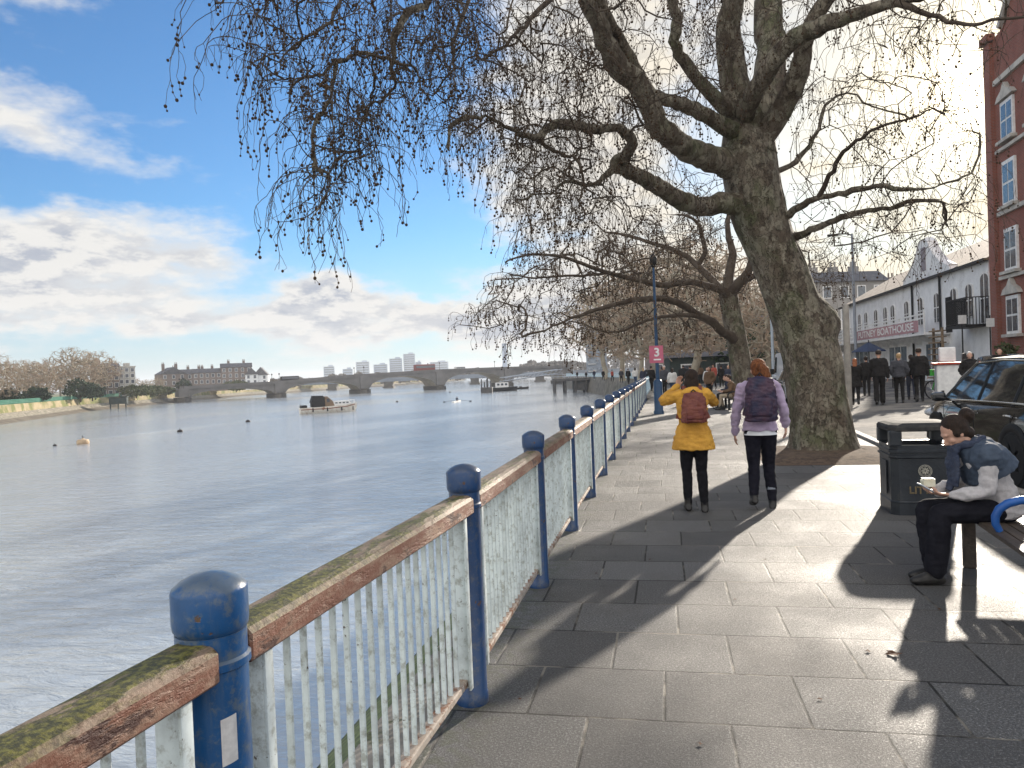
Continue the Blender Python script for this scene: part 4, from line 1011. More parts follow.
# railway bridge further upstream: girder deck on slim piers
rb=thing('railway_bridge','distant low grey girder bridge seen through the stone arches','bridge',(0,0,0)); m=MB()
a=Vector((-240,420,0)); b=Vector((-20,470,0)); d=(b-a).normalized(); rz=math.atan2(d.y,d.x)
T=Matrix.Translation((a+b)/2)@Matrix.Rotation(rz,4,'Z'); m.box((0,0,1.2),((b-a).length,9,2.4),M=T)
for k in range(30): m.box((-(b-a).length/2+k*(b-a).length/29,-4.6,1.2),(.5,.3,2.5),M=T)
M_RBG=mat('girder_paint',(0.20,0.23,0.27),(0.15,0.17,0.2),.2,.7); m.build('deck',M_RBG,rb)
for px in (333,389,432,475,540):
    v=CM@Vector(((px-512)/745,0,-1)); # bearing of the pier
    t=(a.y*d.x-a.x*d.y)/(v.y*d.x-v.x*d.y); p=Vector((v.x*t,v.y*t,0)); m=MB(); Tp=Matrix.Translation(p)@Matrix.Rotation(rz,4,'Z')
    m.box((0,0,-2.3),(5.0,8,5),M=Tp); m.box((0,0,-4.0),(6.5,10,2.2),M=Tp); m.build('pier',M_BRD,rb)

# ================================================================== BUILDINGS
M_GLASS=mat('window_glass',(0.05,0.06,0.075),(0.09,0.10,0.12),3,0.08,spec=.8)
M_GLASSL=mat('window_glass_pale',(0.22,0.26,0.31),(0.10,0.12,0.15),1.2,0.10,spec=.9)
M_WHITE=mat('white_render',(0.74,0.74,0.74),(0.64,0.64,0.64),1.5,0.8,.2,30,c3=(0.45,0.44,0.42),s3=1.0,t3=(.58,.75))
M_WTRIM=mat('white_trim',(0.75,0.74,0.72),(0.62,0.61,0.6),6,0.6)
M_SLATE=mat('slate_roof',(0.075,0.075,0.085),(0.12,0.115,0.12),1.2,0.7,.5,14)
M_TILE=mat('tiled_roof',(0.17,0.13,0.105),(0.24,0.19,0.15),3,0.85,.8,18,c3=(0.12,0.12,0.07),s3=1.2)
def brick_material(name,c1,c2,mortar,scale=1.0):
    m=bpy.data.materials.new(name); m.use_nodes=True; nt=m.node_tree; q=G(nt); bs=nt.nodes['Principled BSDF']
    P=nt.nodes.new('ShaderNodeTexCoord').outputs['Object']; x,y,z=q.sep(P)
    bk=nt.nodes.new('ShaderNodeTexBrick'); nt.links.new(q.comb(q.m('ADD',x,y),z,0.0),bk.inputs['Vector'])
    bk.inputs['Scale'].default_value=1.0/scale; bk.inputs['Brick Width'].default_value=.225; bk.inputs['Row Height'].default_value=.075; bk.inputs['Mortar Size'].default_value=.008
    bk.inputs['Color1'].default_value=(*c1,1); bk.inputs['Color2'].default_value=(*c2,1); bk.inputs['Mortar'].default_value=(*mortar,1)
    c=q.mix(q.m('MULTIPLY',q.sm(q.noise(P,1.1,5,.6),.4,.7),.45),bk.outputs['Color'],tuple(k*.55 for k in c1)+(1,))
    nt.links.new(c,bs.inputs['Base Color']); bs.inputs['Roughness'].default_value=.85; return m
M_BRICK=brick_material('red_brick',(0.25,0.068,0.042),(0.19,0.058,0.038),(0.2,0.155,0.13))
M_BRN=brick_material('brown_brick',(0.21,0.15,0.125),(0.16,0.12,0.105),(0.22,0.20,0.18),3)
M_STONE=mat('pale_stone',(0.50,0.47,0.42),(0.36,0.34,0.31),2,0.8)
def house(name,label,loc,rz,w,d,h,roofh,wallm,roofm,nw=5,ns=3,gable=False,chim=2,winm=None,trim=None,cat='house',flat=False,win=(1.0,1.4)):
    """front faces local -Y"""
    t=thing(name,label,cat,loc,rz); m=MB(); m.box((0,0,h/2),(w,d,h)); 
    wall=m.build('wall',wallm,t)
    m=MB()
    if flat: m.box((0,0,h+.2),(w+.4,d+.4,.4)); m.box((w*.2,0,h+.9),(w*.25,d*.4,1.2))
    elif gable: m.prism([(-w/2-.2,h),(w/2+.2,h),(0,h+roofh)],'y',-d/2-.3,d/2+.3)
    else:
        m.prism([(-d/2-.4,h),(d/2+.4,h),(d/4,h+roofh),(-d/4,h+roofh)] if roofh<h*.3 else [(-d/2-.4,h),(d/2+.4,h),(0,h+roofh)],'x',-w/2-.3,w/2+.3)
    rf=m.build('roof',roofm,t)
    for k in range(chim):
        m=MB(); x=-w/2+w*(k+.5)/chim; m.box((x,d*.1,h+roofh*.8),(1.1,.9,roofh+1.2)); 
        for q in(-.3,.3): m.tube([(x+q,d*.1,h+roofh*1.3+.6),(x+q,d*.1,h+roofh*1.3+1.3)],.15,6)
        m.build('chimney',wallm,rf)
    for f in range(ns):
        z=h*(f+.55)/ns
        for k in range(nw):
            x=-w/2+w*(k+.5)/nw; fr=MB(); fr.box((x,-d/2-.02,z),(win[0]+.25,.12,win[1]+.25)); fo=fr.build('window',trim or M_WTRIM,t); gl=MB(); gl.box((x,-d/2-.09,z),(win[0],.04,win[1])); gl.build('pane',winm or M_GLASS,fo)
    return t
def faceme(p): return math.atan2(p.y,p.x)+math.pi/2+math.pi     # local -Y towards the camera
def at(px,d,z=-0.6): 
    hz=374-0.04*(px-512); p=PT(px,hz,d); return Vector((p.x,p.y,z))
def hs(name,label,px,d,w,dd,h,rh,wm,rm,rot=0,z=-0.6,**k):
    p=at(px,d,z); a=math.atan2(-p.y,-p.x)+math.pi/2+rot; return house(name,label,p,a,w,dd,h,rh,wm,rm,**k)
hs('brick_house','dark brick house at the left end of the far terrace, with a white gable',171,325,10.5,10,8.1,3,M_BRN,M_SLATE,.25,nw=3,ns=3,gable=True)
hs('brick_house','long dark terrace with slate roof across the river, left of the bridge end',189,330,17.5,9,7.9,2.1,M_BRN,M_SLATE,.1,nw=7,ns=3,chim=3)
hs('brick_house','long slate roofed terrace directly over the bridge abutment',213,334,16.5,9,8.2,1.9,M_BRN,M_SLATE,.05,nw=7,ns=3,chim=3)
hs('apartment_building','taller brown block with stepped roof above the left bridge arch',237,338,13,10,10.2,1.9,M_BRN,M_SLATE,0,nw=5,ns=4,chim=2,cat='building')
hs('white_house','white gabled house left of the pair beside the first bridge arch',252,332,5.4,8,6.6,3,M_WHITE,M_SLATE,0,nw=2,ns=3,gable=True,chim=0)
hs('white_house','white gabled house at the right end of the far terrace',262,334,6,8,6.2,3.6,M_WHITE,M_SLATE,-.1,nw=2,ns=3,gable=True,chim=0)
hs('pale_building','cream flat roofed apartment block rising behind the bare trees on the far bank',123,245,6.5,10,9.4,0,M_STONE,M_STONE,.1,nw=4,ns=5,flat=True,chim=0,cat='building',win=(.9,1.1))
hs('brown_building','brown building hidden in the bare trees left of the cream block',106,240,7,9,9.8,1,M_BRN,M_SLATE,.1,nw=4,ns=4,cat='building')
# boat landing house at the foot of the far wall
p=GR(119,409,-3.9); t=thing('landing_stage','dark green timber landing stage standing at the foot of the far wall','landing stage',(p.x,p.y,-3.9),R(30)); m=MB()
m.box((0,0,2.4),(4.6,3,1.9),bev=.1); m.box((0,0,3.5),(5.0,3.4,.2))
M_DG=mat('dark_green_timber',(0.02,0.035,0.035),(0.04,0.05,0.045),1,.8); m.build('hut',M_DG,t)
for x in(-2,0,2):
    m=MB(); m.tube([(x,-1,-1.5),(x,-1,1.6)],.18,6); m.build('pile',M_DG,t)
# towers far upstream
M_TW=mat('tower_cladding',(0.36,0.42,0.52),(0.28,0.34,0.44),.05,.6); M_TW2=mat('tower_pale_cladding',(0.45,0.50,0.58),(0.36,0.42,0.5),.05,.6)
TWD=1150.0
for i,(x0,x1,yt,lab,mm) in enumerate([(324,335,366.5,'short pale tower block at the left end of the far skyline',M_TW2),(343,353,369,'low block between two taller ones on the left of the skyline',M_TW),
    (356.5,370,362,'square pale tower block, second tallest group on the left of the skyline',M_TW2),(374,388,364.5,'broad grey block just left of the tall skyline pair',M_TW),(390,403,358.6,'left one of the tall pair of skyline towers',M_TW),
    (404,416,354,'tallest tower of the far skyline',M_TW2),(416,422,362,'narrow step at the right flank of the tallest skyline tower',M_TW),(430,449,362,'wide pale block to the right of the skyline cluster',M_TW2)]):
    d=TWD+i*17; px=(x0+x1)/2; hz=374-.04*(px-512); w=(x1-x0)/745*d*.96; h=(hz-yt)/745*d+1.66; p=at(px,d,0)
    t=thing('tower_block',lab,'tower block',p,math.atan2(-p.y,-p.x)+math.pi/2); m=MB(); m.box((0,0,h/2),(w,w*.8,h)); m.box((w*.15,0,h+1),(w*.4,w*.4,2.4)); m.build('wall',mm,t)
    nf=max(3,int(h/3.4))
    for f in range(nf):
        m=MB(); m.box((0,-w*.4-.1,h*(f+.55)/nf),(w*.86,.3,1.5)); m.build('window_band',M_GLASSL,t)
p=at(505.3,1000,0); t=thing('chimney_tower','slender grey tower standing alone behind the bridge','tower',p,.3); m=MB(); h=(374.3-343.5)/745*1000+1.7
m.box((0,0,h/2),(5.6,5.6,h),bev=.5); m.box((0,0,h-1),(6.2,6.2,1.2),bev=.2); m.build('shaft',M_TW,t)
p=at(597,330,0); t=thing('apartment_tower','grey blue residential tower half hidden by bare trees at the river bend','tower',p,math.atan2(-p.y,-p.x)+math.pi/2); m=MB(); m.box((0,0,13),(9,9,26)); m.build('wall',mat('grey_tower_cladding',(0.24,0.28,0.33),(0.19,0.22,0.27),.1,.7),t)
for f in range(8): 
    m=MB(); m.box((0,-4.6,2.5+f*3.1),(8.2,.3,1.5)); m.build('window_band',M_GLASSL,t); m=MB(); m.box((-2,-5.0,1.5+f*3.1),(3.4,1.2,.25)); m.build('balcony',M_WTRIM,t)
# low wooded horizon
M_WOOD=mat('distant_wood',(0.11,0.10,0.09),(0.15,0.13,0.11),.02,.95)
V=[];F=[];rgn=np.random.RandomState(9)
for k in range(9000):
    px=rgn.uniform(225,640); d=rgn.uniform(560,900) if px>300 else rgn.uniform(430,600); prof=7+5*noise.noise(Vector((px*.03,1,0)))+4*noise.noise(Vector((px*.11,5,0)))+(5 if px>520 else 0)
    c=at(px,d,0); z=-1+max(1,prof)*(1-rgn.random()**2)*(d/700); s_=rgn.uniform(.8,1.9); a=rgn.normal(0,1,3);a/=np.linalg.norm(a);e=np.cross(a,rgn.normal(0,1,3));e/=np.linalg.norm(e); C0=np.array([c.x,c.y,z]); o=len(V); V+=[C0-a*s_,C0+e*s_,C0+a*s_,C0-e*s_];F.append((o,o+1,o+2,o+3))
m=MB();m.add(V,F);m.build('far_wood',M_WOOD,kind='stuff',fix=False)
m=MB(); n=60; pr=[]
for k in range(n+1):
    px=150+520*k/n; d=2300; c=at(px,d,0); pr.append((c.x,c.y,max(3,(6+7*noise.noise(Vector((px*.012,0,0)))+3*noise.noise(Vector((px*.05,3,0))))/745*d*.55)))
for k in range(n): a,b=pr[k],pr[k+1]; m.quad((a[0],a[1],-4),(b[0],b[1],-4),(b[0],b[1],b[2]),(a[0],a[1],a[2])); m.quad((a[0],a[1],a[2]),(b[0],b[1],b[2]),(b[0]*1.25,b[1]*1.25,-4),(a[0]*1.25,a[1]*1.25,-4))
m.build('hills',M_WOOD,kind='structure')

# ---- red brick mansion at the right edge
BX=16.3; BY=41.4
rbk=thing('brick_building','tall red brick mansion block with pale stone bands at the right edge','building',(BX,BY,0.1),R(-1.2))
m=MB(); m.prism([(0,0),(0,16.9),(-1.5,17.0),(-3.2,18.6),(-4.2,20.6),(-5.6,21.6),(-7.2,20.6),(-8.4,18.6),(-10,17),(-16,17),(-16,0)],'x',0,11)   # outline in (y,z), runs towards the camera
wall=m.build('wall',M_BRICK,rbk)
m=MB(); m.box((-.10,-.35,8.4),(.22,.7,16.8)); m.box((-.14,-.35,17.05),(.40,.9,.35)); m.build('pilaster',M_BRICK,rbk)
for z,hh in ((5.25,.16),(8.35,.2),(11.35,.16),(14.7,.25)):
    m=MB(); m.box((-.07,-8.2,z),(.16,14.6,hh)); m.build('string_course',M_STONE,rbk)
for zi,(z0,z1) in enumerate([(2.6,4.2),(5.6,7.4),(8.7,10.6),(11.8,13.4)]):
    for k in range(4):
        y=-2.2-k*2.9; m=MB(); m.box((-.05,y,(z0+z1)/2),(.12,1.35,z1-z0+.25)); fo=m.build('window',M_WTRIM,rbk)
        g_=MB(); 
        for sy in(-.30,.30): g_.box((-.115,y+sy,(z0+z1)/2+ (z1-z0)*.25),(.02,.5,(z1-z0)*.44)); g_.box((-.115,y+sy,(z0+z1)/2-(z1-z0)*.25),(.02,.5,(z1-z0)*.44))
        g_.build('pane',M_GLASS,fo)
        s_=MB(); s_.box((-.14,y,z0-.16),(.3,1.7,.14)); s_.build('sill',M_STONE,fo)
        if zi in(0,3):
            s_=MB(); s_.prism([(y-.95,z1+.2),(y+.95,z1+.2),(y+.7,z1+.45),(y+.28,z1+.62),(y,z1+.95),(y-.28,z1+.62),(y-.7,z1+.45)],'x',-.22,-.002); s_.build('pediment',M_STONE,fo)
m=MB(); m.prism([(-1.6,17.15),(-3.3,18.8),(-4.3,20.8),(-5.6,21.85),(-6.9,20.8),(-7.9,18.8),(-9.6,17.15),(-9.4,17.0),(-7.9,18.5),(-6.9,20.4),(-5.6,21.4),(-4.3,20.4),(-3.3,18.4),(-1.8,17.0)],'x',-.2,.3); m.build('coping',M_STONE,rbk)
m=MB(); m.prism([(-16,16.9),(0,16.9),(-2.5,20),(-13.5,20)],'x',3,11); m.build('roof',M_SLATE,rbk)

# ---- white boathouse
bh=thing('boathouse','long white two storey boathouse with a sign balcony and curved gable','boathouse',(16.9,43.6,0.1),0)
# local: y runs away from the camera along the facade (0..33), x=0 is the facade, +x behind
HL=33.0; HE=6.6
m=MB(); m.box((5,HL/2,HE/2),(10,HL,HE)); m.build('wall',M_WHITE,bh)
m=MB(); m.prism([(-.35,HE-.05),(5,HE+2.9),(10.3,HE-.05)],'y',-.2,HL+.3); rf=m.build('roof',M_TILE,bh)
m=MB(); m.box((-.22,HL/2,HE-.02),(.22,HL+.3,.16)); m.build('gutter',M_DARK,bh)
def yof(px):      # facade coordinate under pixel column px
    v=CM@Vector(((px-512)/745,-(300-384)/745,-1)); return v.y*(16.9/v.x)-43.6
gy=yof(927); gm=MB(); gw=3.6
outl=[(gy-gw*1.25,HE+.03),(gy-gw*1.2,HE+.35),(gy-gw*.85,HE+.75),(gy-gw*.55,HE+1.35),(gy-gw*.36,HE+1.9),(gy-gw*.28,HE+2.3),(gy-gw*.12,HE+2.6),(gy+gw*.12,HE+2.6),(gy+gw*.28,HE+2.3),(gy+gw*.36,HE+1.9),(gy+gw*.55,HE+1.35),(gy+gw*.85,HE+.75),(gy+gw*1.2,HE+.35),(gy+gw*1.25,HE+.03)]
gm.prism(outl,'x',-.12,.35); go=gm.build('gable',M_WHITE,bh)
m=MB()
for (a,b) in zip(outl[1:-2],outl[2:-1]):
    m.tube([(.1,a[0],a[1]+.04),(.1,b[0],b[1]+.04)],[(.30,.08)]*2,6,side=(1,0,0))
m.build('coping',M_WTRIM,go); m=MB(); m.box((-.15,gy,HE+1.35),(.06,.75,1.5)); m.build('plaque',mat('plaque_stone',(0.25,0.22,0.24),None,4,.7),go)
# windows, upper floor
def arched(y,z0,z1,w,name,par):
    n=8; pts=[(y-w/2,z0),(y+w/2,z0),(y+w/2,z1-w/2*.6)]+[(y+w/2*math.cos(math.pi*i/n),z1-w/2*.6+w/2*.6*math.sin(math.pi*i/n)) for i in range(1,n)]+[(y-w/2,z1-w/2*.6)]
    m=MB(); big=[(y+(a-y)*1.22,z0+(b-z0)*1.07-.05) for a,b in pts]; m.prism(big,'x',-.06,-.002); fo=m.build(name,M_WTRIM,par)
    m=MB(); m.prism(pts,'x',-.075,-.064); m.build('pane',M_GLASS,fo); m=MB(); m.box((-.085,y,(z0+z1)/2),(.02,.06,z1-z0)); m.box((-.085,y,z0+(z1-z0)*.5),(.02,w,.06)); m.build('glazing_bar',M_WTRIM,fo); return fo
for px in (970,954.5,937.5,921,907,893,885.5,876,866,859.4,848,840): arched(yof(px),3.75,5.55,.85,'window',bh)
dr=arched(yof(986),3.3,5.9,1.0,'door',bh)
for px in (913.6,941.5):
    m=MB(); m.tube([(-.1,yof(px),0),(-.1,yof(px),HE-.1)],.07,6); m.build('downpipe',M_DARK,bh)
for a,b in ((889,907),(926,943),(855,868)):
    y0,y1=yof(b),yof(a); m=MB(); m.box((-.05,(y0+y1)/2,1.45),(.1,y1-y0,2.3)); fo=m.build('shop_window',M_WTRIM,bh); n=3
    for k in range(n):
        m=MB(); m.box((-.11,y0+(y1-y0)*(k+.5)/n,1.4),(.02,(y1-y0)/n-.22,2.0)); m.build('pane',M_GLASSL,fo)
# balcony with sign
yb0,yb1=yof(950),HL+.2; ys0,ys1=yof(944),yof(875)
ba=MB(); ba.box((-.75,(yb0+yb1)/2,3.0),(1.5,yb1-yb0,.14)); bo=ba.build('balcony',M_WTRIM,bh)
m=MB()
for z in(3.35,3.65,3.95,4.2):
    if z<3.9: m.box((-1.46,(ys1+yb1)/2,z),(.05,yb1-ys1,.12))
    else: m.box((-1.46,(yb0+yb1)/2,z),(.06,yb1-yb0,.09))
for k in range(18): m.box((-1.44,yb0+.05+(yb1-yb0-.1)*k/17,3.6),(.07,.07,1.2))
m.build('railing',M_WTRIM,bo)
for k in range(12):
    y=yb0+.3+(yb1-yb0-.6)*k/11; m=MB(); m.prism([(-1.45,2.92),(0,2.92),(0,2.35),(-.25,2.45),(-1.1,2.75)],'y',y-.06,y+.06); m.build('bracket',M_WTRIM,bo)
M_SIGN=mat('salmon_sign_board',(0.42,0.24,0.25),(0.36,0.21,0.23),1,.7)
m=MB(); m.box((-1.52,(ys0+ys1)/2,3.5),(.05,ys1-ys0,.72)); so=m.build('sign',M_SIGN,bo)
# white block lettering, read from the river side (largely illegible in the photograph)
Mt=Matrix(((0,0,-1,-1.548),(-1,0,0,(ys0+ys1)/2),(0,1,0,3.5),(0,0,0,1)))
tx=text_mesh('PUTNEY BOATHOUSE',0.78,'lettering',M_WTRIM,so,Mt,.004,bold=.012)
w=max(v.co.x for v in tx.data.vertices)-min(v.co.x for v in tx.data.vertices); k=(ys1-ys0)*.9/w
tx.matrix_local=Mt@Matrix.Diagonal((k,.9,1,1))
# iron balcony and timber stairs at the near end
ib=MB(); y0,y1=yof(990),yof(968); ib.box((-.6,(y0+y1)/2,3.15),(1.2,y1-y0,.14)); io=ib.build('iron_balcony',M_DARK,bh); m=MB()
for k in range(22): 
    y=y0+(y1-y0)*k/21; m.box((-1.15,y,3.9),(.035,.035,1.5 if k<15 else 2.0))
for k in range(8): m.box((-1.15+1.1*k/7,y0,3.9),(.035,.035,1.5)); m.box((-1.15+1.1*k/7,y1,3.9),(.035,.035,1.5))
m.box((-1.15,(y0+y1)/2,4.65),(.05,y1-y0,.05)); m.box((-1.15,(y0+y1)/2,3.3),(.05,y1-y0,.05)); m.box((-.6,y0,4.65),(1.15,.05,.05)); m.box((-.6,y1,4.65),(1.15,.05,.05)); m.build('railing',M_DARK,io)
st=MB(); ya,yb=yof(967),yof(956); M_TIM=mat('weathered_timber',(0.26,0.19,0.12),(0.17,0.12,0.08),6,.8)
for k in range(9): st.box((-1.4+0.02*k,(ya+yb)/2+.2,.35+.34*k),(.5,(yb-ya)*.9,.07))
for s in(0,1): st.box((-1.3,ya+.1+s*(yb-ya)*.88,1.65),(.12,.1,3.2))
st.build('stairs',M_TIM,bh)
# terrace behind
hs('stone_terrace','grey stone terrace with chimneys behind the boathouse, right of the big trunk',829,104,12,9,12.2,1.6,mat('grey_stone',(0.30,0.28,0.26),(0.23,0.22,0.21),.6,.85),M_SLATE,.5,z=0,nw=5,ns=4,chim=4,cat='terrace')
hs('stone_terrace','brown roofed terrace above the far end of the boathouse roof',862,118,14,9,11.2,2.2,M_BRN,M_TILE,.5,z=0,nw=6,ns=4,chim=5,cat='terrace')
hs('pale_house','pale rendered house seen between the two plane trunks',772,125,9,8,8.5,2,M_WHITE,M_SLATE,.3,z=0,nw=3,ns=3,chim=1)
hs('dark_shed','long dark green kiosk behind the crowd at the bend of the path',718,74,10,4,2.6,.5,M_DG,M_SLATE,.2,z=0,nw=3,ns=1,chim=0,cat='kiosk',win=(1,.8))
hs('brick_flats','brown flats behind the bare trees beyond the crowd',700,190,26,10,13,2,M_BRN,M_SLATE,.3,z=0,nw=9,ns=4,chim=3,cat='flats')

# ================================================================== RIVER CRAFT
M_HULL=mat('cream_hull',(0.75,0.71,0.64),(0.62,0.56,0.48),2,.5,c3=(0.35,0.2,0.13),s3=1.2,t3=(.58,.68))
def hull(L,W,H,n=14,sheer=.25,bow=.5):
    rings=[]
    for i in range(n+1):
        t=i/n; x=-L/2+L*t; w=W/2*(1-max(0,(t-bow)/(1-bow))**2.2)*(0.88+.12*min(1,t*4)); w=max(w,.02); hz=H+sheer*t*t; k=.35*L/10 if False else 0
        rings.append([(x,-w,hz),(x+ (0.0),-w*.92,hz*.45),(x-(.5 if t>.9 else 0)*(t-.9)*10*.8,-w*.62,-.15),(x-(.5 if t>.9 else 0)*(t-.9)*10*1.2,0,-.35),(x-(.5 if t>.9 else 0)*(t-.9)*10*.8,w*.62,-.15),(x,w*.92,hz*.45),(x,w,hz)])
    m=MB(); vs=[p for r_ in rings for p in r_]; k=7
    fs=[(i*k+j,(i+1)*k+j,(i+1)*k+j+1,i*k+j+1) for i in range(n) for j in range(k-1)]+[(i*k,i*k+6,(i+1)*k+6,(i+1)*k) for i in range(n)]+[tuple(range(k)),tuple(n*k+j for j in range(k))]
    m.add(vs,fs,0,False); return m
p=GR(329,412.5,WATER_Z)
cb=thing('motor_cruiser','moored cream cabin cruiser with a black canopy at its stern','boat',(p.x,p.y,WATER_Z),R(11.6+24))
h=hull(10.0,3.0,1.05,sheer=.45); h.build('hull',M_HULL,cb)
m=MB(); 
for y in(-1,1): m.tube([(-5,y*1.36,.75),(0,y*1.52,.8),(3.0,y*1.33,1.0),(4.6,y*.45,1.28)],.07,6)
m.build('rubbing_strake',mat('rust_strake',(0.25,0.1,0.06),None,3,.6),cb)
m=MB(); m.box((-1.9,0,1.55),(2.3,2.3,.9),bev=.12); m.prism([(-3.2,1.9),(-.75,1.9),(-1.1,3.05),(-2.8,3.1)],'y',-1.1,1.1); m.build('canopy',mat('black_canvas',(0.018,0.018,0.02),None,3,.7),cb)
m=MB(); m.prism([(-.8,1.1),(.9,1.1),(.5,2.1),(-.4,2.9),(-.8,2.9)],'y',-1.12,1.12); wo_=m.build('wheelhouse',mat('varnished_timber',(0.22,0.15,0.10),(0.16,0.11,0.07),3,.4),cb)
m=MB(); m.box((-.25,0,2.2),(.5,2.3,.6)); m.build('window',M_GLASS,wo_)
m=MB(); m.prism([(.7,1.15),(4.0,1.4),(3.5,1.95),(.7,1.98)],'y',-1.0,1.0); ca=m.build('cabin',M_WTRIM,cb)
for k in range(4): 
    m=MB(); m.box((1.2+k*.65,0,1.68),(.4,2.04,.22)); m.build('window',M_GLASS,ca)
m=MB(); m.tube([(4.6,.4,1.4),(4.55,.4,2.1),(3.2,1.1,2.0),(2.0,1.25,1.9)],.03,5); m.tube([(4.6,-.4,1.4),(4.55,-.4,2.1),(3.2,-1.1,2.0),(2.0,-1.25,1.9)],.03,5); m.tube([(4.55,-.4,2.1),(4.55,.4,2.1)],.03,5); m.build('bow_rail',M_WTRIM,cb)
for x in(-3,-.5,2,4): 
    m=MB(); m.tube([(x,-1.5,.95),(x,-1.55,.3)],[.1,.13],8); m.build('fender',M_DARK,cb)
m=MB(); m.box((-4.4,0,1.25),(1.0,2.2,.5),bev=.1); m.build('stern_box',M_DARK,cb)
# buoys
M_BUOY=mat('weathered_buoy',(0.55,0.42,0.28),(0.4,0.28,0.18),3,.7); M_BUOYD=mat('dark_buoy',(0.035,0.03,0.03),None,3,.6)
for px,py,r_,lab,mm in [(83,444,.62,'cream mooring buoy, the largest on the water',M_BUOY),(180,432,.34,'small black buoy nearest the cream one',M_BUOYD),(248,422,.34,'small black buoy between the cruiser and the cream buoy',M_BUOYD),(397,402,.3,'small black buoy right of the cruiser',M_BUOYD),(55,446,.2,'tiny dark float left of the cream buoy',M_BUOYD),(450,392.5,.35,'tiny dark buoy beyond the rower',M_BUOYD)]:
    p=GR(px,py,WATER_Z); t=thing('buoy',lab,'buoy',(p.x,p.y,WATER_Z),0,'buoys on the river'); m=MB()
    m.lathe([(r_*.6,-r_*.4),(r_*.95,0),(r_,r_*.35),(r_*.85,r_*.75),(r_*.3,r_*.85),(r_*.12,r_*1.0)],14); m.build('float',mm,t)
    m=MB(); m.tube([(0,0,r_*.95),(r_*.14,0,r_*1.2),(0,0,r_*1.42),(-r_*.14,0,r_*1.2),(0,0,r_*.95)],r_*.05,5); m.build('ring',M_DARK,t)
# sculling boat
p=GR(457,402,WATER_Z); SC=thing('rowing_boat','narrow racing scull with two oars spread, mid river near the bridge','rowing boat',(p.x,p.y,WATER_Z),R(11.6+82))
h=hull(8,.6,.28,sheer=.05,bow=.3); h.build('hull',M_WTRIM,SC)
for s in(-1,1):
    m=MB(); m.tube([(0,s*.3,.45),(.3,s*2.7,.12)],.03,5); m.box((.33,s*2.9,.1),(.05,.5,.2)); m.build('oar',M_DARK,SC)
# pontoon with workboats and gangway
M_PON=mat('pontoon_steel',(0.05,0.05,0.055),(0.09,0.085,0.08),1,.7)
p=GR(487,392.5,WATER_Z); t=thing('pontoon','dark mooring pontoon with a cluster of tall piles left of the white boat','pontoon',(p.x,p.y,WATER_Z),R(11.6)); m=MB(); m.box((0,0,.7),(3.6,8,1.9),bev=.15); m.build('deck',M_PON,t)
for k,(x,y,h_) in enumerate([(-1.5,-3,4.3),(-.6,-2,3.4),(.4,-3,4.6),(1.4,-2,3.8),(0,2,4.2)]):
    m=MB(); m.tube([(x,y,-1),(x,y,h_)],.2,6); m.build('pile',M_PON,t)
p=GR(505,391,WATER_Z); t=thing('work_boat','white workboat with boxy cabin moored beside the dark pontoon','boat',(p.x,p.y,WATER_Z),R(11.6+8)); hull(8.5,3,1.2).build('hull',M_DARK,t)
m=MB(); m.box((-1,0,2.0),(4.2,2.2,1.7),bev=.12); c_=m.build('cabin',M_WTRIM,t); m=MB()
for k in range(3):
    m=MB(); m.box((-2.3+k*1.3,0,2.25),(.8,2.26,.7)); m.build('window',M_GLASS,c_)
m=MB(); m.tube([(0,0,2.8),(0,0,4.4)],.06,5); m.build('mast',M_DARK,t)
p=GR(522,389,WATER_Z); t=thing('dinghy','low dark dinghy to the right of the white workboat','boat',(p.x,p.y,WATER_Z),R(11.6)); hull(5,1.8,.6).build('hull',M_DARK,t); m=MB(); m.box((-.5,0,.75),(1.2,1.3,.5),bev=.1); m.build('cover',M_PON,t)
a=PT(502,381.5,222); b=PT(560,373.2,205); t=thing('gangway','long pale sloping gangway from the pontoon up to the pier','gangway',a); m=MB(); b=b-a
d=b.normalized(); s_=Vector((-d.y,d.x,0)).normalized()
for q in(-1,1):
    for z in(0,1.1): m.tube([Vector((0,0,z))+s_*q,b+Vector((0,0,z))+s_*q],.10,5)
    for k in range(14): 
        u=b*(k/14); w_=b*((k+1)/14); m.tube([u+s_*q,w_+s_*q+Vector((0,0,1.1))],.05,4)
m.build('truss',mat('pale_steel',(0.42,0.45,0.5),None,1,.6),t); m=MB(); m.tube([Vector((0,0,-.08)),b-Vector((0,0,.08))],[(1.0,.06)]*2,4,side=s_); m.build('walkway',M_PON,t)
a=PT(560,377,200); p=Vector((a.x,a.y,0)); t=thing('pier','dark piled pier platform at the right bank beside the gangway','pier',(p.x+8,p.y,0),R(11.6)); m=MB(); m.box((0,0,-.4),(20,7,.7)); m.build('deck',M_PON,t)
for k in range(8):
    for y in(-3,3):
        m=MB(); m.tube([(-9.5+k*2.7,y,-5),(-9.5+k*2.7,y,-.3)],.28,6); m.build('pile',M_PON,t)
m=MB(); m.box((2.5,0,-2.0),(14,5.5,2.4)); m.build('fender_wall',M_PON,t)
m=MB()
for y in(-3.4,3.4):
    for z in(.4,1.0): m.tube([(-10,y,z),(10,y,z)],.05,4)
    for k in range(14): m.tube([(-10+k*20/13,y,-.1),(-10+k*20/13,y,1.05)],.05,4)
m.build('railing',mat('pale_steel_rail',(0.42,0.45,0.5),None,1,.6),t)
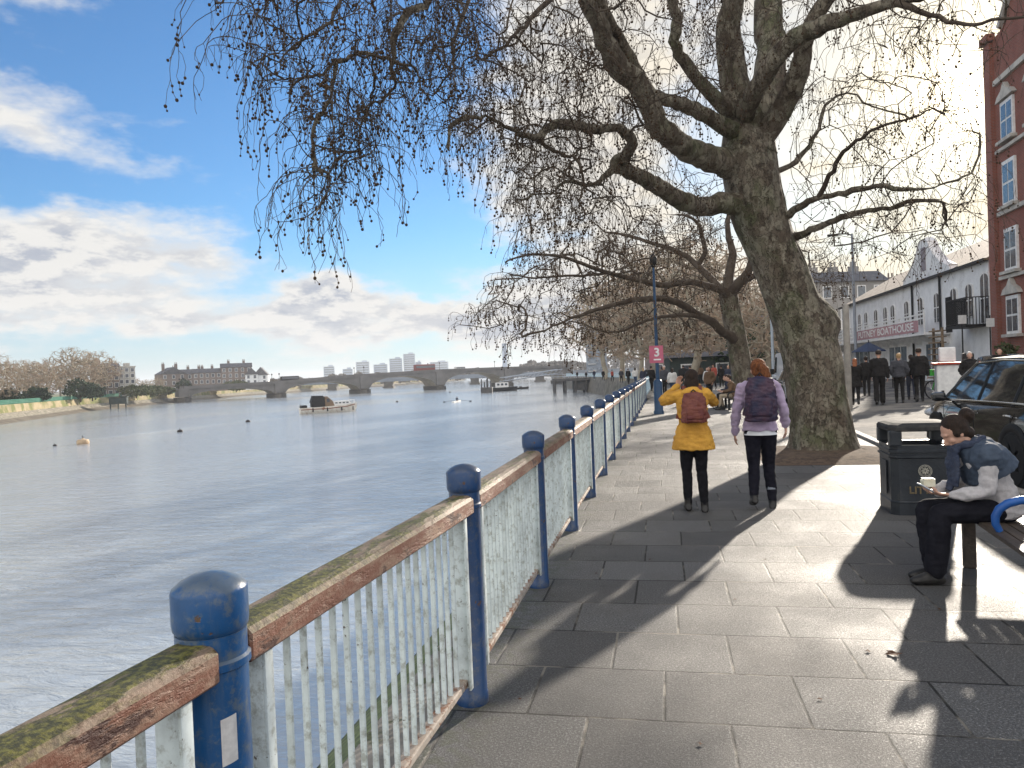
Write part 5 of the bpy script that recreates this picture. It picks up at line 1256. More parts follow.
# bus and vans on the bridge
def bus(loc,rz,label,col,L=9.5,H=3.3,name='bus',cat='bus'):
    t=thing(name,label,cat,loc,rz); m=MB(); m.box((0,0,H/2+.3),(L,2.4,H),bev=.25); m.build('body',col,t)
    m=MB(); m.box((0,0,H*.68+.3),(L*.92,2.46,H*.3)); m.build('window_band',M_GLASS,t)
    for x in(-L*.33,L*.33):
        m=MB(); m.tube([(x,-1.22,.45),(x,1.22,.45)],.45,12); m.build('wheel',M_DARK,t)
bz=math.atan2(dv.y,dv.x)
def onbr(t,zz=0):
    i=min(4,int(t)); f=t-i; x=BP[i][0]+(BP[i+1][0]-BP[i][0])*f; y=BP[i][1]+(BP[i+1][1]-BP[i][1])*f; z=BP[i][2]+(BP[i+1][2]-BP[i][2])*f-1.0; c=Vector((x,y,z))-nv*4.5; return c
bus(onbr(2.85),bz,'dark red single deck bus crossing the middle of the bridge',mat('bus_red',(0.22,0.06,0.05),None,1,.4))
bus(onbr(3.35),bz,'white van near the right half of the bridge',M_WTRIM,4.6,1.7,'van','van')
bus(onbr(1.15),bz,'dark lorry on the left part of the bridge above the second arch',M_DARK,7,2.3,'lorry','lorry')
# ================================================================== PEOPLE
M_SKIN=mat('skin',(0.50,0.30,0.22),(0.44,0.25,0.18),14,0.5)
M_LEGG=mat('black_leggings',(0.008,0.008,0.010),(0.013,0.013,0.016),20,0.9,.2,60,spec=.1)
M_BOOT=mat('black_leather',(0.012,0.011,0.011),(0.03,0.028,0.026),14,0.4)
def V3(*a): return np.array(a,float)
def mix(a,b,t): return a+(b-a)*t
BASE=dict(pel=V3(0,0,.95),wai=V3(0,0,1.08),che=V3(0,.0,1.27),nec=V3(0,-.01,1.44),hea=V3(0,.02,1.585),hdir=V3(0,1,0),
  hipL=V3(-.085,0,.91),hipR=V3(.085,0,.91),kneL=V3(-.09,.02,.50),kneR=V3(.09,.02,.50),ankL=V3(-.095,-.02,.09),ankR=V3(.095,-.02,.09),
  footL=V3(-.02,1,0),footR=V3(.02,1,0),shoL=V3(-.165,-.01,1.39),shoR=V3(.165,-.01,1.39),elbL=V3(-.215,-.03,1.12),elbR=V3(.215,-.03,1.12),wriL=V3(-.22,.06,.88),wriR=V3(.22,.06,.88),
  hanL=V3(0,.15,-1),hanR=V3(0,.15,-1),palL=V3(1,0,0),palR=V3(-1,0,0))
def seg(m,a,b,ra,rb,n=10,side=(1,0,0),rm=None,k=3):
    pts=[mix(a,b,i/(k)) for i in range(k+1)]
    rr=[]
    for i in range(k+1):
        t=i/k; 
        f=(lambda x,y:x+(y-x)*t); bulge=1+ (rm or 0)*math.sin(math.pi*t)
        A=ra if isinstance(ra,tuple) else (ra,ra); B=rb if isinstance(rb,tuple) else (rb,rb); rr.append((f(A[0],B[0])*bulge,f(A[1],B[1])*bulge))
    e=(pts[0]-pts[1]); e=e/np.linalg.norm(e)
    pts=[pts[0]+e*rr[0][0]*.75]+pts+[pts[-1]-e*rr[-1][0]*.75]; rr=[(rr[0][0]*.55,rr[0][1]*.55)]+rr+[(rr[-1][0]*.55,rr[-1][1]*.55)]
    m.tube([Vector(p) for p in pts],rr,n,side=side)
def torso(m,J,inf=0.0,lo=None,hem=None,flare=0.0,wd=1.0):
    P=[J['pel']+ (J['pel']-J['wai'])*.55,J['pel'],J['wai'],mix(J['wai'],J['che'],.5),J['che'],mix(J['che'],J['nec'],.55),mix(J['che'],J['nec'],.85),J['nec']]
    Rr=[(.12,.10),(.165,.115),(.135,.10),(.142,.105),(.160,.112),(.155,.10),(.095,.07),(.058,.055)]
    Rr=[(a*wd+inf,b*wd+inf) for a,b in Rr]
    m.tube([Vector(p) for p in P],Rr,16,side=(1,0,0))
def arm(m,J,s,inf=0.0,w=1.0,wrist=True):
    sh,el,wr=J['sho'+s],J['elb'+s],J['wri'+s]
    inner=mix(J['che'],J['nec'],.55); inner=inner+(sh-inner)*.35
    seg(m,inner,sh,.055*w+inf,.056*w+inf); seg(m,sh,el,.053*w+inf,.040*w+inf,rm=.06); seg(m,el,wr,.040*w+inf,.028*w+inf,rm=.10)
def leg(m,J,s,inf=0.0,w=1.0,wide=0.0):
    h,k,a=J['hip'+s],J['kne'+s],J['ank'+s]
    seg(m,h,k,.088*w+inf,.057*w+inf+wide*.3,rm=.03); seg(m,k,a,.055*w+inf+wide*.4,.036*w+inf+wide,rm=.10)
def basis(f,up):
    f=f/np.linalg.norm(f); r=np.cross(f,up); r/=np.linalg.norm(r); u=np.cross(r,f); return r,f,u
def hand(m,J,s,fine,curl=.5,sc=1.0):
    wr=J['wri'+s]; d=J['han'+s]/np.linalg.norm(J['han'+s]); n=J['pal'+s]-d*np.dot(J['pal'+s],d); n/=np.linalg.norm(n); sd=np.cross(d,n)
    if s=='R': sd=-sd        # thumb side
    seg(m,wr-d*.02,wr+d*.015,(.024,.024),(.028,.02),side=tuple(sd))
    m.tube([Vector(wr+d*t) for t in (.0,.02,.055,.085,.092)],[(.024,.014),(.032,.015),(.040,.014),(.040,.012),(.034,.008)],10,side=tuple(sd))
    if not fine: 
        m.tube([Vector(wr+d*.085),Vector(wr+d*.13+n*.01),Vector(wr+d*.155+n*.04)],[(.036,.012),(.032,.011),(.022,.009)],8,side=tuple(sd)); return
    for i,(o,L) in enumerate([(.031,.068),(.010,.078),(-.011,.072),(-.031,.056)]):
        b=wr+d*.082+sd*o; a1=curl*.5; a2=curl*1.3; p1=b+(d*math.cos(a1)+n*math.sin(a1)+sd*o*.8)*L*.45; p2=p1+(d*math.cos(a2)+n*math.sin(a2))*L*.32; p3=p2+(d*math.cos(a2*1.3)+n*math.sin(a2*1.3))*L*.25
        m.tube([Vector(x) for x in (b-d*.015,b,p1,p2,p3)],[.009,.0095,.0085,.0078,.0055],7)
    b=wr+d*.025+sd*.028; m.tube([Vector(x) for x in (b-sd*.012,b+sd*.012+d*.022,b+sd*.024+d*.045+n*.012,b+sd*.022+d*.066+n*.024)],[.013,.012,.010,.0065],7)
def headmesh(m,J):
    r,f,u=basis(J['hdir'],V3(0,0,1) if abs(J['hdir'][2])<.9 else V3(0,1,0)); c=J['hea']
    T=Matrix(((r[0],f[0],u[0],c[0]),(r[1],f[1],u[1],c[1]),(r[2],f[2],u[2],c[2]),(0,0,0,1)))
    def B(p,rad): m.ball((0,0,0),rad,nu=14,nv=10,M=T@Matrix.Translation(p))
    B((0,-.012,.022),(.074,.092,.092)); B((0,.022,-.035),(.056,.066,.082)); B((0,.046,-.088),(.032,.036,.026))
    B((0,.070,.028),(.046,.020,.018)); B((-.036,.058,-.028),(.022,.022,.022)); B((.036,.058,-.028),(.022,.022,.022))
    m.tube([Vector((0,.082,.012)),Vector((0,.098,-.014)),Vector((0,.108,-.034)),Vector((0,.092,-.044))],[.008,.010,.0135,.009],8,M=T)
    B((0,.086,-.064),(.022,.012,.006)); B((0,.084,-.075),(.019,.011,.007)); B((-.074,-.006,-.012),(.010,.020,.030)); B((.074,-.006,-.012),(.010,.020,.030))
    n=J['nec']; seg(m,n-(c-n)*.25,mix(n,c,.62)-f*.012,.052,.050)
    return T
def person(label,loc,rz,H=1.7,J=None,lod=1,top=None,bot=None,shoe=None,hairm=None,hair='short',hem=0.0,flare=0.0,group=None,bulk=0.0,bag=None,bagm=None,wide=0.0,hood=False,fem=True,skin=None,sleeve=None,curl=(.5,.5),legw=1.0,open_legs=True):
    j={k:v.copy() for k,v in BASE.items()}
    if J: j.update({k:np.array(v,float) for k,v in J.items()})
    J=j; t=thing('person',label,'person',loc,rz,group); sc=H/1.70; t.scale=(sc,)*3
    vx={0:.006,1:.012,2:.028}[lod]; fine=lod==0
    m=MB(); torso(m,J,wd=.96)
    for s in 'LR':
        arm(m,J,s); leg(m,J,s,w=.95); hand(m,J,s,fine,curl['LR'.index(s)])
        a=J['ank'+s]; fd=J['foot'+s]/np.linalg.norm(J['foot'+s]); seg(m,a,a+fd*.10-V3(0,0,.05),.022,(.020,.012))
    T=headmesh(m,J); mobj('body',remesh(m,vx,2 if lod<2 else 1),skin or M_SKIN,t)
    if fine:
        for x in(-.03,.03):
            e=MB(); e.ball((x,.068,-.002),(.013,.010,.008),nu=10,nv=6,M=T); e.build('eye',mat('eye_white',(.6,.58,.55),None,5,.2) ,t)
    vc={0:.009,1:.014,2:.03}[lod]; dz=.007 if lod<2 else .012
    # trousers
    m=MB(); P=[J['pel']+(J['pel']-J['wai'])*.7,J['pel'],mix(J['pel'],J['wai'],.8)]; m.tube([Vector(p) for p in P],[(.12,.105),(.176,.13),(.145,.112)],16,side=(1,0,0))
    for s in 'LR': leg(m,J,s,.010,legw,wide)
    mobj('trousers',remesh(m,vc,2,.005 if lod<2 else 0,.09),bot or M_LEGG,t)
    # shoes
    for s in 'LR':
        m=MB(); a=J['ank'+s]; fd=J['foot'+s]/np.linalg.norm(J['foot'+s]); sd=np.cross(fd,V3(0,0,1)); 
        if np.linalg.norm(sd)<.1: sd=V3(1,0,0)
        sd/=np.linalg.norm(sd); dn=-np.cross(sd,fd); 
        if dn[2]>0: dn=-dn
        dn=dn/np.linalg.norm(dn)
        m.tube([Vector(a-fd*.06+dn*.05),Vector(a-fd*.045+dn*.055),Vector(a+fd*.06+dn*.052),Vector(a+fd*.15+dn*.062),Vector(a+fd*.185+dn*.066)],[(.030,.036),(.042,.046),(.050,.050),(.046,.034),(.024,.018)],10,side=tuple(sd))
        lg=(J['kne'+s]-a); lg/=np.linalg.norm(lg); seg(m,a+dn*.03,a+lg*.13,(.046,.048),(.050,.052)); mobj('shoe',remesh(m,vc*.8,1),shoe or M_BOOT,t)
    # coat / jacket
    m=MB(); inf=.016+bulk; torso(m,J,inf)
    for s in 'LR': arm(m,J,s,.012+bulk*.6)
    if hem>0:
        up=J['wai']-J['pel']; up/=np.linalg.norm(up); w0=.165+bulk; 
        m.tube([Vector(J['wai']+up*.02),Vector(J['pel']),Vector(J['pel']-up*hem*.5),Vector(J['pel']-up*hem)],[(w0-.02,.125+bulk),(w0+.02+flare*.3,.14+bulk),(w0+.025+flare*.7,.15+bulk+flare*.4),(w0+.025+flare,.15+bulk+flare*.6)],18,side=(1,0,0))
    if hood: m.ball(Vector(J['nec']-J['hdir']*.07+V3(0,0,-.01)),(.13,.08,.075),nu=14,nv=10)
    else: m.tube([Vector(J['nec']-V3(0,0,.03)),Vector(J['nec']+V3(0,.005,.035))],[(.068,.065),(.060,.058)],12,side=(1,0,0))
    mobj('jacket',remesh(m,vc,2,.012 if lod<2 else 0,.095),top,t)
    # hair
    if hair:
        m=MB(); 
        def B(p,rad): m.ball((0,0,0),rad,nu=14,nv=10,M=T@Matrix.Translation(p))
        B((0,-.030,.046),(.082,.092,.086))
        if hair=='bob': B((0,-.055,-.03),(.088,.062,.10)); B((-.055,-.02,-.05),(.034,.06,.075)); B((.055,-.02,-.05),(.034,.06,.075)); B((0,-.07,-.09),(.075,.045,.055))
        elif hair=='long': B((0,-.06,-.06),(.088,.055,.13)); B((0,-.08,-.16),(.075,.04,.12))
        elif hair=='tail': 
            m.tube([T@Vector(p) for p in ((0,-.09,.05),(.02,-.135,.045),(.045,-.155,.0),(.06,-.15,-.08),(.065,-.125,-.17),(.06,-.11,-.24),(.055,-.11,-.27))],[.030,.042,.054,.060,.054,.036,.008],10); B((0,-.05,-.02),(.080,.055,.065)); B((0,-.03,.04),(.090,.098,.092))
        elif hair=='bun': B((0,-.05,-.02),(.078,.055,.065)); B((0,-.04,.03),(.088,.088,.088)); B((0,-.150,.045),(.060,.054,.058)); B((0,-.105,.03),(.045,.04,.045)); B((-.035,-.145,.055),(.03,.028,.026)); B((.03,-.15,.0),(.032,.03,.032)); B((0,-.07,-.06),(.06,.05,.05)); B((-.066,-.005,.005),(.022,.045,.04)); B((.066,-.005,.005),(.022,.045,.04))
        elif hair=='hat': B((0,-.01,.055),(.090,.100,.085))
        else: B((0,-.05,-.01),(.074,.05,.055))
        mobj('hair' if hair!='hat' else 'beanie',remesh(m,vc*.8,1,.0028 if lod<2 else 0,.03),hairm,t)
    if bag:
        bw,bh,bd=bag; m=MB(); up=J['nec']-J['wai']; up/=np.linalg.norm(up); bk=np.cross(up,V3(1,0,0)); bk/=np.linalg.norm(bk); bk=-bk if np.dot(bk,J['hdir'])>0 else bk
        c=mix(J['wai'],J['nec'],.52)+bk*(.115+bulk+bd/2); X=V3(1,0,0)
        Tb=Matrix(((X[0],bk[0],up[0],c[0]),(X[1],bk[1],up[1],c[1]),(X[2],bk[2],up[2],c[2]),(0,0,0,1)))
        m.tube([Vector((0,0,-bh/2)),Vector((0,0,-bh*.47)),Vector((0,.01,-bh*.15)),Vector((0,0,bh*.25)),Vector((0,-.01,bh*.45)),Vector((0,-.02,bh*.5))],[(bw*.42,bd*.38),(bw*.5,bd*.52),(bw*.5,bd*.56),(bw*.46,bd*.46),(bw*.36,bd*.34),(bw*.15,bd*.15)],14,side=(1,0,0),M=Tb)
        bo=mobj('backpack',remesh(m,vc,3,.008,.06),bagm,t)
        m=MB(); m.tube([Tb@Vector(p) for p in ((-bw*.38,bd*.40,-bh*.30),(-bw*.38,bd*.50,-bh*.28),(bw*.38,bd*.50,-bh*.28),(bw*.38,bd*.40,-bh*.30))],.0,4) if False else None
        m.box((0,bd*.50,-bh*.17),(bw*.66,bd*.28,bh*.42),M=Tb,bev=.03); mobj('pocket',remesh(m,vc*.8,2,.004,.05),bagm,bo)
        m=MB(); m.tube([Tb@Vector(p) for p in ((-.03,-bd*.2,bh*.50),(0,-bd*.2,bh*.58),(.03,-bd*.2,bh*.50))],.008,6); m.build('handle',M_DARK,bo)
        for s in 'LR':
            sg=-1 if s=='L' else 1; a=J['sho'+s]; m=MB(); q=.04+bulk
            pts=[c+up*bh*.34-bk*bd*.4+X*sg*.08, mix(J['nec'],a,.55)+up*(.035+q)-bk*(-.03), mix(J['nec'],a,.55)+up*(.03+q)-bk*.05, mix(J['nec'],a,.62)-up*.10-bk*(.11+bulk), c-up*bh*.38-bk*(.15)+X*sg*(.165+bulk), c-up*bh*.42-bk*bd*.3+X*sg*.12]
            m.tube([Vector(p) for p in pts],[(.024,.006)]*6,6,side=(1,0,0)); m.build('strap',bagm,bo)
    return t,J,T

# --- woman in the yellow coat: both arms up, photographing
M_YEL=mat('mustard_coat',(0.60,0.32,0.05),(0.46,0.23,0.035),5,0.8,.6,50,c3=(0.34,0.17,0.03),s3=7,t3=(.6,.75))
M_HDK=mat('dark_brown_hair',(0.016,0.010,0.007),(0.035,0.02,0.013),30,0.7,.6,150,stretch=(3,3,.6))
M_MAR=mat('maroon_backpack',(0.11,0.028,0.026),(0.17,0.055,0.038),9,0.6,.3,60)
p=GR(696,511); W1,J1,_=person('woman in mustard yellow coat with maroon backpack, arms raised taking a photograph',(p.x,p.y,0),R(4),1.62,dict(
  shoL=(-.17,-.01,1.41),shoR=(.17,-.01,1.41),elbL=(-.335,.10,1.33),elbR=(.28,.20,1.30),wriL=(-.15,.23,1.50),wriR=(.08,.30,1.50),hanL=(.25,.2,.9),hanR=(-.3,.15,.9),palL=(.6,-.7,0),palR=(-.6,-.7,0),
  kneL=(-.085,.05,.50),ankL=(-.085,.02,.10),kneR=(.085,.01,.49),ankR=(.10,-.05,.085),footR=(.1,1,0)),lod=0,top=M_YEL,bot=M_LEGG,hairm=M_HDK,hair='bob',hem=.20,flare=.05,bulk=.018,bag=(.31,.36,.14),bagm=M_MAR,hood=True,legw=1.0)
m=MB(); m.box((-.035,.36,1.60),(.15,.009,.075),bev=.004); m.build('mobile_phone',M_DARK,None,(p.x,p.y,0),R(4),label='black phone held up by the woman in the yellow coat',category='phone')
# --- woman in the lilac fleece, mid stride
M_LIL=mat('lilac_fleece',(0.42,0.33,0.46),(0.35,0.27,0.40),8,0.95,.6,120,sheen=.3)
M_NAVY=mat('navy_backpack',(0.018,0.018,0.045),(0.06,0.03,0.05),7,0.55,.3,60)
M_AUB=mat('auburn_hair',(0.09,0.032,0.014),(0.24,0.09,0.035),30,0.75,.6,150,spec=.2,stretch=(3,3,.6))  # auburn, with brighter streaks painted in for the ponytail's backlit glow
M_NAVL=mat('navy_leggings',(0.008,0.008,0.013),(0.013,0.013,0.02),20,0.9,.2,60,spec=.1)
p=GR(763,508); W2,J2,_=person('woman in lilac fleece with dark backpack and auburn ponytail, mid stride',(p.x,p.y,0),R(-2),1.71,dict(
  shoL=(-.175,-.01,1.40),shoR=(.175,-.01,1.40),elbL=(-.255,-.02,1.13),elbR=(.255,-.05,1.14),wriL=(-.275,.05,.87),wriR=(.285,.07,.93),hanL=(-.05,.2,-1),hanR=(0,.25,-1),
  kneL=(-.085,-.02,.52),ankL=(-.10,-.12,.16),footL=(-.05,1,-.28),kneR=(.09,.12,.50),ankR=(.11,.02,.085),footR=(.12,1,0),hdir=(-.05,1,-.02)),lod=0,top=M_LIL,bot=M_NAVL,hairm=M_AUB,hair='tail',hem=.06,flare=.0,bulk=.006,bag=(.36,.50,.18),bagm=M_NAVY,legw=1.06)
m=MB(); m.tube([(0,0,.845),(0,0,.90)],[(.185,.145),(.17,.13)],20,side=(1,0,0)); m.build('shirt_hem',mat('white_cotton',(.7,.72,.75),None,6,.8),W2)
for sx in (-1,1):
    a=J2['ankL' if sx<0 else 'ankR']; k=J2['kneL' if sx<0 else 'kneR']; d=(k-a)/np.linalg.norm(k-a); m=MB(); m.tube([Vector(a+d*.12),Vector(a+d*.185)],[.057,.057],14); m.build('sock',mat('grey_sock',(.22,.24,.28),None,20,.9),W2)
# --- seated woman reading her phone
M_GREY=mat('grey_marl_fleece',(0.52,0.49,0.49),(0.42,0.40,0.40),30,0.95,.6,160,sheen=.3)
M_SLT=mat('slate_yoke_fabric',(0.055,0.075,0.11),(0.04,0.055,0.08),16,0.8,.3,100)
M_BTRO=mat('black_trousers',(0.009,0.009,0.013),(0.015,0.015,0.02),9,0.9,.3,40,spec=.1)
SP=Vector((2.36,6.08,0)); SRZ=R(96)
JS=dict(pel=(0,-.02,.545),wai=(0,.01,.67),che=(0,.09,.86),nec=(0,.19,1.02),hea=(0,.285,1.125),hdir=(.02,.80,-.62),
  hipL=(-.09,.03,.535),hipR=(.09,.03,.535),kneL=(-.10,.45,.535),kneR=(.09,.47,.53),ankL=(-.11,.50,.10),ankR=(.05,.44,.09),footL=(-.05,1,-.02),footR=(.05,1,0),
  shoL=(-.17,.12,.97),shoR=(.17,.12,.97),elbL=(-.20,.17,.70),elbR=(.20,.18,.71),wriL=(-.10,.36,.665),wriR=(.10,.37,.66),hanL=(.25,.9,.05),hanR=(-.25,.9,.05),palL=(.3,0,1),palR=(-.3,0,1))
W3,J3,T3=person('seated woman in grey fleece and dark scarf, head bowed over a phone',SP,SRZ,1.66,JS,lod=0,top=M_GREY,bot=M_BTRO,hairm=M_HDK,hair='bun',hem=.05,bulk=.010,curl=(.9,.9),wide=.03)
# dark yoke and scarf over the shoulders
m=MB(); 
m.tube([Vector(p) for p in ((0,.035,.815),(0,.10,.93),(0,.145,.985),(0,.19,1.02),(0,.215,1.05))],[(.230,.20),(.220,.165),(.19,.14),(.115,.10),(.085,.085)],18,side=(1,0,0))
for s in 'LR': sh=J3['sho'+s]; seg(m,mix(J3['che'],sh,.5),sh+V3(0,.012,-.012),.125,.122)
mobj('yoke',remesh(m,.009,3,.006,.07),M_SLT,W3)
m=MB(); m.tube([Vector(p) for p in ((.085,.17,1.05),(.07,.27,1.03),(.0,.305,1.0),(-.07,.27,1.03),(-.085,.17,1.05),(-.04,.10,1.07),(.04,.10,1.07),(.085,.17,1.05))],.030,10); m.tube([Vector(p) for p in ((.02,.30,1.0),(.03,.31,.88),(.02,.30,.76),(.03,.33,.68))],[(.05,.025),(.06,.02),(.06,.02),(.055,.015)],8,side=(1,0,0))
m.tube([Vector(p) for p in ((-.03,.30,1.0),(-.05,.30,.86),(-.04,.31,.72))],[(.045,.025),(.05,.02),(.05,.015)],8,side=(1,0,0)); mobj('scarf',remesh(m,.009,2,.008,.04),mat('navy_scarf',(0.03,0.04,0.07),(0.05,0.06,0.09),10,.95,.5,90),W3)
TW3=Matrix.Translation(SP)@Matrix.Rotation(SRZ,4,'Z')@Matrix.Scale(1.66/1.7,4)
m=MB(); m.box((0,0,0),(.075,.15,.009),bev=.004); ph=m.build('mobile_phone',mat('white_phone',(.5,.55,.62),None,5,.25),None,label='pale phone in the hands of the seated woman',category='phone'); ph.matrix_world=TW3@Matrix.Translation((-.02,.50,.705))@Matrix.Rotation(R(32),4,'X')
m=MB(); m.prism([(-.07,-.05),(.07,-.05),(.075,.03),(.02,.05),(-.07,.045)],'x',-.05,.05); m.box((0,0,.052),(.11,.13,.006)); sb=m.build('snack_packet',mat('cream_packet',(.62,.58,.42),(.7,.68,.55),6,.5),None,label='cream packet held beside the phone by the seated woman',category='packet'); sb.matrix_world=TW3@Matrix.Translation((.085,.45,.735))@Matrix.Scale(.6,4)

# --- walkers
WALKA=dict(kneL=(-.09,.14,.51),ankL=(-.09,.16,.09),kneR=(.09,-.02,.50),ankR=(.09,-.20,.16),footR=(0,1,-.4),elbL=(-.23,-.09,1.13),wriL=(-.23,-.06,.88),elbR=(.23,.04,1.13),wriR=(.22,.16,.90))
WALKB=dict(kneR=(.09,.14,.51),ankR=(.09,.14,.09),kneL=(-.09,-.02,.50),ankL=(-.09,-.18,.15),footL=(0,1,-.4),elbR=(.23,-.07,1.12),wriR=(.24,-.02,.87),elbL=(-.23,.05,1.12),wriL=(-.21,.16,.9))
POCK=dict(elbL=(-.27,-.05,1.13),wriL=(-.2,.09,.97),elbR=(.27,-.05,1.13),wriR=(.2,.09,.97),kneL=(-.09,.10,.50),ankL=(-.09,.08,.09),kneR=(.09,.0,.50),ankR=(.09,-.10,.11))
M_BLK=mat('black_cloth',(0.013,0.012,0.012),(0.022,0.020,0.020),9,.9,spec=.1); M_NVC=mat('navy_cloth',(0.022,0.026,0.045),(0.03,0.034,0.055),9,.85)
M_BRC=mat('brown_cloth',(0.14,0.085,0.05),(0.10,0.06,0.035),6,.9); M_CHR=mat('charcoal_cloth',(0.04,0.042,0.05),(0.06,0.06,0.07),9,.9)
M_BEI=mat('beige_cloth',(0.34,0.28,0.20),(0.28,0.22,0.16),6,.9); M_RED=mat('rust_red_cloth',(0.30,0.06,0.04),(0.24,0.05,0.035),6,.9); M_WHC=mat('pale_cloth',(0.6,0.58,0.55),(0.5,0.48,0.46),6,.9)
M_JEAN=mat('denim',(0.05,0.075,0.13),(0.035,0.05,0.09),20,.9)
M_GING=mat('copper_hair',(0.30,0.10,0.04),(0.2,0.07,0.03),20,.5); M_GRYH=mat('white_hair',(0.6,0.57,0.52),(0.45,0.43,0.4),20,.6); M_BLND=mat('blond_hair',(0.42,0.28,0.14),(0.32,0.2,0.1),20,.55)
def walker(px,py,label,H,rz,J,top,bot,hairm,hair='short',gz=.10,group='people walking past the boathouse',**k):
    p=GR(px,py,gz); return person(label,(p.x,p.y,gz),rz,H,J,1 if k.pop('near',True) else 2,top=top,bot=bot,hairm=hairm,hair=hair,group=group,**k)
walker(856,405,'walker with copper hair in long black coat, nearest the big trunk',1.62,R(-14),WALKA,M_BLK,M_BLK,M_GING,'long',hem=.30,flare=.05,bulk=.01)
walker(867,396,'walker in black half hidden behind the copper haired one',1.7,R(-14),POCK,M_BLK,M_BLK,M_HDK,'short',hem=.1)
walker(880,405,'tall walker in black jacket and wide trousers, second tallest of the group',1.86,R(-12),WALKB,M_BLK,M_BLK,M_HDK,'hat',bulk=.03,wide=.03,hem=.06)
walker(900,403,'walker in dark jacket with round grey print on the back, middle of the group',1.74,R(-12),POCK,M_CHR,M_BLK,M_BLND,'short',bulk=.03,hem=.06)
walker(912,400,'walker in black seen in the gap between two taller walkers',1.68,R(-12),WALKA,M_BLK,M_NVC,M_HDK,'short',hem=.05)
walker(920,402,'tall walker in hooded black coat at the right of the group',1.88,R(-12),WALKB,M_BLK,M_BLK,M_HDK,'hat',bulk=.035,hem=.1)
walker(971,405,'white haired person in black coat walking towards the camera with a pale bag strap',1.68,R(166),POCK,M_BLK,M_BLK,M_GRYH,'short',bulk=.025,hem=.22)
walker(1001,400,'broad person in black behind the parked car, at the right edge',1.78,R(150),POCK,M_BLK,M_BLK,M_HDK,'short',bulk=.05,hem=.15)
# seated pair on the next bench along the path
SIT=dict(pel=(0,-.02,.53),wai=(0,.0,.66),che=(0,.05,.86),nec=(0,.10,1.03),hea=(0,.16,1.16),hdir=(0,1,-.15),hipL=(-.09,.03,.52),hipR=(.09,.03,.52),kneL=(-.11,.45,.52),kneR=(.11,.45,.52),ankL=(-.12,.50,.09),ankR=(.12,.36,.09),
  shoL=(-.17,.06,.98),shoR=(.17,.06,.98),elbL=(-.22,.12,.72),elbR=(.22,.12,.72),wriL=(-.08,.34,.68),wriR=(.08,.34,.68),hanL=(.2,.9,0),hanR=(-.2,.9,0))
b2=GR(733,409); B2=Vector((b2.x,b2.y,0))
person('seated person in brown coat and beige trousers on the bench behind the walkers',(B2.x,B2.y-.35,0),R(88),1.72,SIT,1,top=M_BRC,bot=M_BEI,hairm=M_HDK,hair='short',bulk=.02,hem=.05)
person('seated person in navy coat beyond the one in brown on the same bench',(B2.x-.02,B2.y+.55,0),R(92),1.74,SIT,1,top=M_NVC,bot=M_BLK,hairm=M_HDK,hair='short',bulk=.02,hem=.05)
# the crowd along the far promenade
crowd=[]
PR=[('A',WALKA,M_BLK,M_BLK,M_HDK,'short'),('B',WALKB,M_NVC,M_JEAN,M_BLND,'long'),('C',POCK,M_CHR,M_BLK,M_GRYH,'short'),('D',WALKA,M_WHC,M_JEAN,M_HDK,'long'),('E',WALKB,M_RED,M_BLK,M_HDK,'hat'),('F',POCK,M_BRC,M_BLK,M_HDK,'bob')]
desc=['black jacket','navy jacket and jeans','charcoal jacket','pale jacket and jeans','rust red jacket','brown coat']
pro=[None]*6; rg=random.Random(77)
spots=[(664,44,2),(672,41,3),(651,52,0),(643,60,1),(707,46,3),(713,52,4),(721,58,0),(728,50,1),(741,44,3),(749,62,5),(690,50,4),(683,64,0),(700,70,5),(635,74,3),(628,84,0),(621,92,2),(655,82,1),(668,96,0),(612,108,4),(603,118,0),(733,82,2),(757,50,0),(716,96,0),(646,110,2),(594,140,1),(586,150,0),(777,47,2),(709,34.5,5),(577,165,0),(662,58,5)]
where=['beside the pink sign lamp','near the lamp post','left of the lamp, along the railing','farther along the railing','right of the seated pair','between the lamp and the mid tree','beyond the seated pair','in the loose crowd under the trees']
for i,(px,d,k) in enumerate(spots):
    hz=374-.04*(px-512); p=PT(px,hz,d); loc=(p.x,p.y,0); H=rg.uniform(1.58,1.84); rz=rg.choice([0,math.pi])+rg.uniform(-.6,.6)
    wd=('left of the pink sign' if px<652 else 'right of the pink sign' if px<690 else 'left of the middle tree' if px<736 else 'right of the middle tree')
    lab='%s figure in %s %s, %s'%(('distant' if d<60 else 'far' if d<90 else 'tiny'),desc[k],wd,('near' if d<45 else 'halfway out' if d<80 else 'at the bend'))
    if pro[k] is None:
        pro[k],_,_=person(lab,loc,rz,H,PR[k][1],2,top=PR[k][2],bot=PR[k][3],hairm=PR[k][4],hair=PR[k][5],bulk=.02,hem=.08,group='people in the far promenade crowd')
    else:
        dup(pro[k],loc,rz,lab,None,H/1.7)
# rower
rp=SC.location; person('rower leaning forward in the racing scull',(rp.x,rp.y,WATER_Z-.18),R(11.6-8),1.8,SIT,2,top=M_NVC,bot=M_BLK,hairm=M_HDK,hair='hat')
